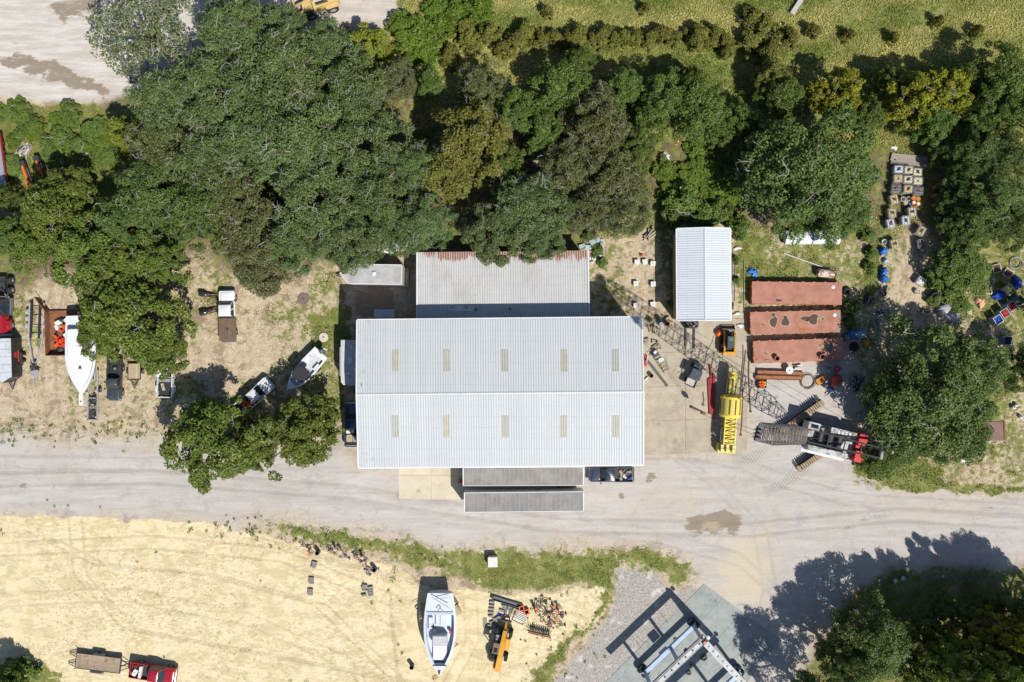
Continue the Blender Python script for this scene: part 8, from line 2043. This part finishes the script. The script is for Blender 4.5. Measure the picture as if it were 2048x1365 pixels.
# white tanks in a row under the oak
for k, px in enumerate((1585, 1612, 1640, 1668)):
    o = thing("white_tank", ["white plastic tank at the west end of the row under the dark oak", "white plastic tank, second from the row's west end under the oak", "white plastic tank, second from the row's east end under the oak", "white plastic tank at the row's east end beside the weedy bushes"][k], "tank", at(px, 474, 1.1), 0)
    MB().loft([[(-0.85, 0.95*math.cos(t), 0.62+0.6*math.sin(t)) for t in [q*PI/8 for q in range(16)]], [(0.85, 0.95*math.cos(t), 0.62+0.6*math.sin(t)) for t in [q*PI/8 for q in range(16)]]]).build("shell", pm("pale_tank_plastic", (0.45, 0.49, 0.54), 0.45, var=0.06), o, 40)
    MB().lathe([(0.2, 0), (0.2, 0.08)], 12, (0, 0, 1.2)).build("lid", M_WHPL, o); MB().box(-0.8, 0.8, -0.7, 0.7, 0, 0.1).build("cradle", M_DKSTEEL, o)
o = thing("rusty_white_tank", "white tank streaked with rust lying above the barges", "tank", at(1652, 547, 0.8), math.radians(-8)); MB().loft([[(-1.05, 0.55*math.cos(t), 0.6+0.55*math.sin(t)) for t in [q*PI/8 for q in range(16)]], [(1.05, 0.55*math.cos(t), 0.6+0.55*math.sin(t)) for t in [q*PI/8 for q in range(16)]]]).build("shell", pm("rust_streaked_white", (0.46, 0.40, 0.36), 0.6, var=0.1, col2=(0.20, 0.06, 0.025), amt=0.4, scale2=2.2), o, 40)
for s in (-0.7, 0.7): MB().box(s-0.06, s+0.06, -0.5, 0.5, 0, 0.3).build("saddle", M_RUST, o)
a = Vector(at(1567, 507)); b = Vector(at(1705, 556)); d = b-a
o = thing("long_pole", "long pale pole lying across the grass above the barges", "pole", a, math.atan2(d.y, d.x)); MB().cyl((0, 0, 0.09), (d.length*0.8, 0, 0.09), 0.09, 0.08, 10).build("shaft", pm("pale_pole", (0.40, 0.39, 0.36), 0.6), o, 40); MB().cyl((d.length*0.8, 0, 0.09), (d.length, 0, 0.09), 0.06, 0.04, 8).build("shaft_tip", M_GREY, o)
o = thing("ladder", "aluminium ladder leaning on the upper barge", "ladder", at(1678, 553, 0.6), math.radians(88)); 
for s in (-1, 1): MB().bar((-1.3, s*0.2, 1.17), (1.1, s*0.2, 0.05), 0.05).build("rail", M_TAN, o)
for k in range(8): MB().bar((-1.2+k*0.31, -0.2, 1.13-k*0.145), (-1.2+k*0.31, 0.2, 1.13-k*0.145), 0.05).build("rung", M_TAN, o)
for (px, py, d, lb) in ((1561, 746.5, -2, "rusty wide-flange beam, the upper of two below the barges"), (1557, 756, -1.5, "rusty wide-flange beam, the longer lower one below the barges")):
    o = thing("rusty_beam", lb, "beam", at(px, py, 0.4), math.radians(d)); L = 3.05
    MB().box(-L, L, -0.27, -0.22, 0, 0.5).box(-L, L, 0.22, 0.27, 0, 0.5).build("flange", M_RUST, o); MB().box(-L, L, -0.22, 0.22, 0.36, 0.42).build("web", pm("warm_rust_web", (0.245, 0.105, 0.05), 0.85, var=0.25), o)
o = thing("float_box", "black box full of orange and yellow floats", "box", at(1525, 768, 0.6), math.radians(-1)); a = 0.58
MB().box(-a, a, -a, -a+0.05, 0, 0.5).box(-a, a, a-0.05, a, 0, 0.5).box(-a, -a+0.05, -a+0.05, a-0.05, 0, 0.5).box(a-0.05, a, -a+0.05, a-0.05, 0, 0.5).box(-a+0.05, a-0.05, -a+0.05, a-0.05, 0, 0.1).build("tub", M_BLKPL, o)
M_FO = pm("float_orange", (0.62, 0.10, 0.012), 0.45); M_FY = pm("float_yellow", (0.55, 0.32, 0.02), 0.45)
for k, (fx, fy) in enumerate(((-0.3, 0.25), (0.05, 0.3), (0.33, 0.2), (-0.3, -0.12), (0.05, -0.02), (0.33, -0.14), (-0.18, -0.36), (0.16, -0.36))):
    b_ = thing("net_float", "bright %s float in the black box below the rusty beams" % ("orange" if k % 3 != 2 else "yellow"), "float", (o.location.x+fx, o.location.y+fy, 0.1), 0, "floats in the black box")
    MB().ball((0, 0, 0.32), 0.2, 12, 8).build("ball", M_FO if k % 3 != 2 else M_FY, b_, 60); MB().torus((0, 0, 0.53), 0.04, 0.015, 8, 4).build("eye", M_BLKPL, b_)
def buoy(px, py, r, mat, label):
    o = thing("buoy", label, "buoy", at(px, py, r)); MB().ball((0, 0, r), r, 18, 10).build("ball", mat, o, 60); MB().lathe([(0.08, 0), (0.06, 0.1)], 8, (0, 0, 2*r-0.02)).build("eye", M_DKSTEEL, o)
buoy(1673, 761, 0.78, pm("buoy_red_orange", (0.30, 0.035, 0.018), 0.55, var=0.15), "largest red-orange buoy beside the orange crate")
buoy(1675.5, 738, 0.42, pm("buoy_pink", (0.42, 0.04, 0.10), 0.5), "pink buoy between the barge and the red-orange buoy")
buoy(1665, 771, 0.34, pm("buoy_dull_red", (0.26, 0.03, 0.035), 0.5), "small dull red buoy touching the largest one")
buoy(1650, 771, 0.36, pm("buoy_grey", (0.17, 0.16, 0.19), 0.5), "grey-purple buoy beside the orange crate")
buoy(1659, 742, 0.45, pm("buoy_bluegrey", (0.14, 0.17, 0.20), 0.5), "blue-grey buoy below the barge")
buoy(1662, 779, 0.28, M_TBLUE, "small blue buoy in the shade")
for (px, py, r, lb) in ((2027, 815, 0.28, "white float ball, left one of a touching pair under the oaks"), (2033, 810, 0.26, "white float ball touching its partner under the oaks"), (2042, 834, 0.27, "lone white float ball below the touching pair")): buoy(px, py, r, M_WHPL, lb)
o = thing("orange_crate", "orange slatted crate beside the large red-orange buoy", "crate", at(1644, 761, 0.5), math.radians(30)); MB().box(-0.7, 0.7, -0.42, 0.42, 0, 0.35).build("body", pm("rust_orange_crate", (0.36, 0.13, 0.02), 0.7), o)
for k in range(6): MB().box(-0.68+k*0.24, -0.56+k*0.24, -0.44, 0.44, 0.35, 0.42).build("slat", pm("amber_slat", (0.52, 0.22, 0.04), 0.7), o)
def coil(px, py, R, label, mat, n=5, th=0.03):
    o = thing("wire_coil", label, "coil", at(px, py, 0.1)); m = MB(); rr = random.Random(int(px))
    for k in range(n): m.torus((rr.uniform(-.08, .08), rr.uniform(-.08, .08), 0.05+k*0.03), R*rr.uniform(0.86, 1.05), th, 26, 5)
    m.build("loops", mat, o)["kind"] = "stuff"; MB().cbox((R, 0, 0.1), (0.06, 0.18, 0.2)).build("tie", M_RUST, o)
coil(1615.5, 763, 0.95, "rusty wire rope coil beside the rusty beams", pm("rusty_wire", (0.17, 0.115, 0.075), 0.8), 6)
coil(2031, 526, 0.85, "grey pipe coil on the grass at the wood's edge", M_GREY, 4, 0.035)
o = thing("steel_plate", "rusty brown steel plate lying beside the huge oak", "plate", at(1984, 863), math.radians(2)); MB().box(-1.9, 1.5, -1.25, 1.25, -0.02, 0.05).build("sheet", pm("brown_plate", (0.155, 0.095, 0.075), 0.7, var=0.2, scale=0.8), o); MB().box(1.55, 1.75, -1.2, 1.25, 0, 0.12).build("edge_rail", M_RUST, o)
for (px, py, d, lb) in ((1994, 537, 15, "brown-filled white planter nearest the bushy tree"), (2016, 547, -35, "brown-filled planter turned askew below the pipe coil")):
    o = thing("planter", lb, "planter", at(px, py, 0.3), math.radians(d)); a = 0.55
    MB().box(-a, a, -a, -a+0.08, 0, 0.3).box(-a, a, a-0.08, a, 0, 0.3).box(-a, -a+0.08, -a+0.08, a-0.08, 0, 0.3).box(a-0.08, a, -a+0.08, a-0.08, 0, 0.3).build("wall", pm("pinkish_frame", (0.44, 0.37, 0.32), 0.8), o); MB().box(-a+0.08, a-0.08, -a+0.08, a-0.08, 0, 0.2).build("soil", pm("dark_soil", (0.09, 0.055, 0.04), 0.95, var=0.4, scale=8), o)
for (px, py, d, L_) in ((1984, 570, 65, 1.5), (1974, 587, -15, 1.1)):
    o = thing("broken_frame", "white broken frame piece on the grass by the planters", "frame", at(px, py), math.radians(d), "broken frame pieces"); MB().box(-L_/2, L_/2, -0.1, 0.1, 0, 0.12).build("rail", pm("chipped_white", (0.45, 0.41, 0.37), 0.8, var=0.2, col2=(0.14, 0.07, 0.05), amt=0.35, scale2=3), o); MB().box(L_/2-0.12, L_/2, -0.1, 0.35, 0.12, 0.2).build("corner_post", M_WHPL, o)
# shed's side fence pipes
for (px0, py0, px1, py1, lb) in ((1466, 500, 1464, 590, "thin grey pipe along the shed's east side"), (1470, 520, 1469, 600, "grey pipe lying in weeds beside the shed"), (1488, 520, 1488, 620, "dark cable strung along the barges' west side"), (1341, 500, 1341, 590, "rust-coloured pipe along the shed's west wall")):
    a = Vector(at(px0, py0)); b = Vector(at(px1, py1)); d = b-a; o = thing("pipe", lb, "pipe", a, math.atan2(d.y, d.x)); MB().cyl((0, 0, 0.06), (d.length, 0, 0.06), 0.05, None, 8).build("tube", M_RUST if px0 == 1341 else M_GREY, o); MB().cyl((d.length, 0, 0.06), (d.length+0.1, 0, 0.06), 0.075, None, 8).build("coupling", M_ORNG if px0 in (1341, 1488) else M_GREY, o)
for (px, py, lb) in ((1475, 628, "white outboard bracket in weeds by the shed's corner"), (1481, 652, "pale rag bundle beside the chains"), (1475, 497, "pale stones at the shed's north-east corner")):
    heap("debris", lb, "debris", px, py, 0.5, 0.25, 0.25, M_WHPL, int(px), 10, 0.5)
# orange hydraulic booms in the clearing
def hyd(px0, py0, px1, py1, label):
    a = Vector(at(px0, py0, 1.0)); b = Vector(at(px1, py1, 0.6)); d = b-a; L = d.length
    o = thing("hydraulic_boom", label, "boom", a, math.atan2(d.y, d.x)); M = pm("boom_orange", (0.52, 0.12, 0.02), 0.5, var=0.15)
    MB().bar((0, 0, 1.0), (L*0.55, 0, 0.85), 0.24, 0.34).build("inner_arm", M, o); MB().bar((L*0.5, 0, 0.85), (L, 0, 0.45), 0.18, 0.24).build("outer_arm", M, o); MB().cbox((L*0.52, 0, 0.85), (0.6, 0.55, 0.6)).build("knuckle", M, o)
    MB().cyl((0.3, 0.3, 0.75), (L*0.45, 0.28, 0.6), 0.09).build("ram", M_CHROME, o); MB().cbox((-0.3, 0, 0.8), (0.7, 0.7, 0.5)).build("head_plate", M_DKSTEEL, o); MB().box(-0.1, 0.2, -0.12, 0.12, 0, 0.8).box(L*0.9, L*0.95, -0.12, 0.12, 0, 0.42).build("prop", M_DKSTEEL, o)
hyd(45, 332, 72, 402, "long orange hydraulic boom lying in the weedy clearing"); hyd(73, 322, 86, 355, "short orange hydraulic boom in the weedy clearing")
o = thing("flatbed_semi_trailer", "dark red edged flatbed semi-trailer at the west edge of the clearing", "trailer", at(-12, 330, 1.2), math.radians(-82)); MB().box(-4.0, 4.0, -1.2, 1.2, 1.0, 1.15).build("deck", pm("grey_blue_deck", (0.20, 0.23, 0.27), 0.6, var=0.2), o); MB().box(-4.0, 4.0, 1.2, 1.4, 0.95, 1.25).box(-4.0, 4.0, -1.4, -1.2, 0.95, 1.25).build("side_rail", pm("dark_red_rail", (0.20, 0.02, 0.022), 0.5), o)
for xx in (-3.0, -1.8):
    for s in (-1, 1): wheel(o, xx, s*0.95, 0.48, 0.4)
MB().box(2.6, 2.8, -0.8, -0.6, 0, 1.0).box(2.6, 2.8, 0.6, 0.8, 0, 1.0).build("landing_leg", M_DKSTEEL, o)
o = thing("red_cart", "small red and green cart at the trees' edge above the bare yard", "cart", at(404, 462, 0.6), math.radians(75)); MB().box(-0.8, 0.8, -0.5, 0.5, 0.4, 0.8).build("tub", pm("cart_green_red", (0.08, 0.17, 0.13), 0.5), o); MB().box(-0.9, -0.8, -0.55, 0.55, 0.35, 0.9).build("tailboard", M_RED, o)
for s in (-1, 1): wheel(o, 0.2, s*0.6, 0.3, 0.15)
# plank bridge at the meadow
o = thing("plank_bridge", "pale concrete plank bridging the meadow ditch", "bridge", at(1600, 4, 0.3), math.radians(57)); MB().box(-1.9, 1.9, -0.3, 0.3, 0.1, 0.35).build("deck", pm("pale_plank", (0.34, 0.33, 0.31), 0.8), o); MB().box(-1.9, 1.9, 0.3, 0.36, 0.1, 0.5).build("edge_rail", M_GREY, o); MB().box(-1.7, -1.4, -0.5, 0.5, -0.05, 0.1).build("sill", M_DKSTEEL, o)
# south grove: chairs and blue trestles
for k, (px, py, d) in enumerate(((1791, 1162, 30), (1806, 1157, -10))):
    o = thing("plastic_chair", ["pale plastic chair tipped over at the grove's edge", "pale plastic chair standing at the grove's edge"][k], "chair", at(px, py, 0.4), math.radians(d)); MB().box(-0.25, 0.25, -0.25, 0.25, 0.4, 0.44).build("seat", M_BINW, o); MB().cbox((-0.27, 0, 0.68), (0.05, 0.5, 0.5), 0, -0.15).build("backrest", M_BINW, o)
    for sx_ in (-0.22, 0.22):
        for sy_ in (-0.22, 0.22): MB().box(sx_-0.025, sx_+0.025, sy_-0.025, sy_+0.025, 0, 0.4).build("leg", M_BINW, o)
for k in range(11):
    px, py = 1845+k*15, 1153-2.2*math.sin(k*0.6)+k*0.4
    o = thing("blue_trestle", "faded blue trestle leg in the row along the shaded grove edge", "trestle", at(px, py, 0.3), math.radians(-45+6*math.sin(k*2.1)), "blue trestles along the grove"); mt = pm("faded_blue_tube", (0.05, 0.15, 0.21), 0.5)
    MB().bar((-0.55, 0, 0.05), (0.55, 0.0, 0.65), 0.07).build("leg", mt, o); MB().bar((0.55, 0.4, 0.05), (0.5, 0.0, 0.65), 0.06).build("leg", mt, o)
o = thing("blue_drum", "bright blue drum half hidden by the oak at the road bend", "drum", at(1736, 1312, 0.6)); MB().lathe([(0.3, 0), (0.3, 0.85), (0.25, 0.88)], 14).build("shell", M_TBLUE, o, 40); MB().lathe([(0.06, 0.88), (0.06, 0.92)], 8).build("bung", M_BLKPL, o)
# propane cap by the box trailers
o = thing("red_gas_bottle", "red gas bottle in the shade at the box trailers' end", "gas bottle", at(920, 963, 0.7)); MB().lathe([(0.22, 0), (0.24, 0.1), (0.24, 0.8), (0.1, 1.0)], 14).build("tank", pm("gas_red", (0.5, 0.03, 0.015), 0.4), o, 40); MB().lathe([(0.06, 1.0), (0.1, 1.02), (0.1, 1.12)], 8).build("valve_guard", M_DKSTEEL, o)
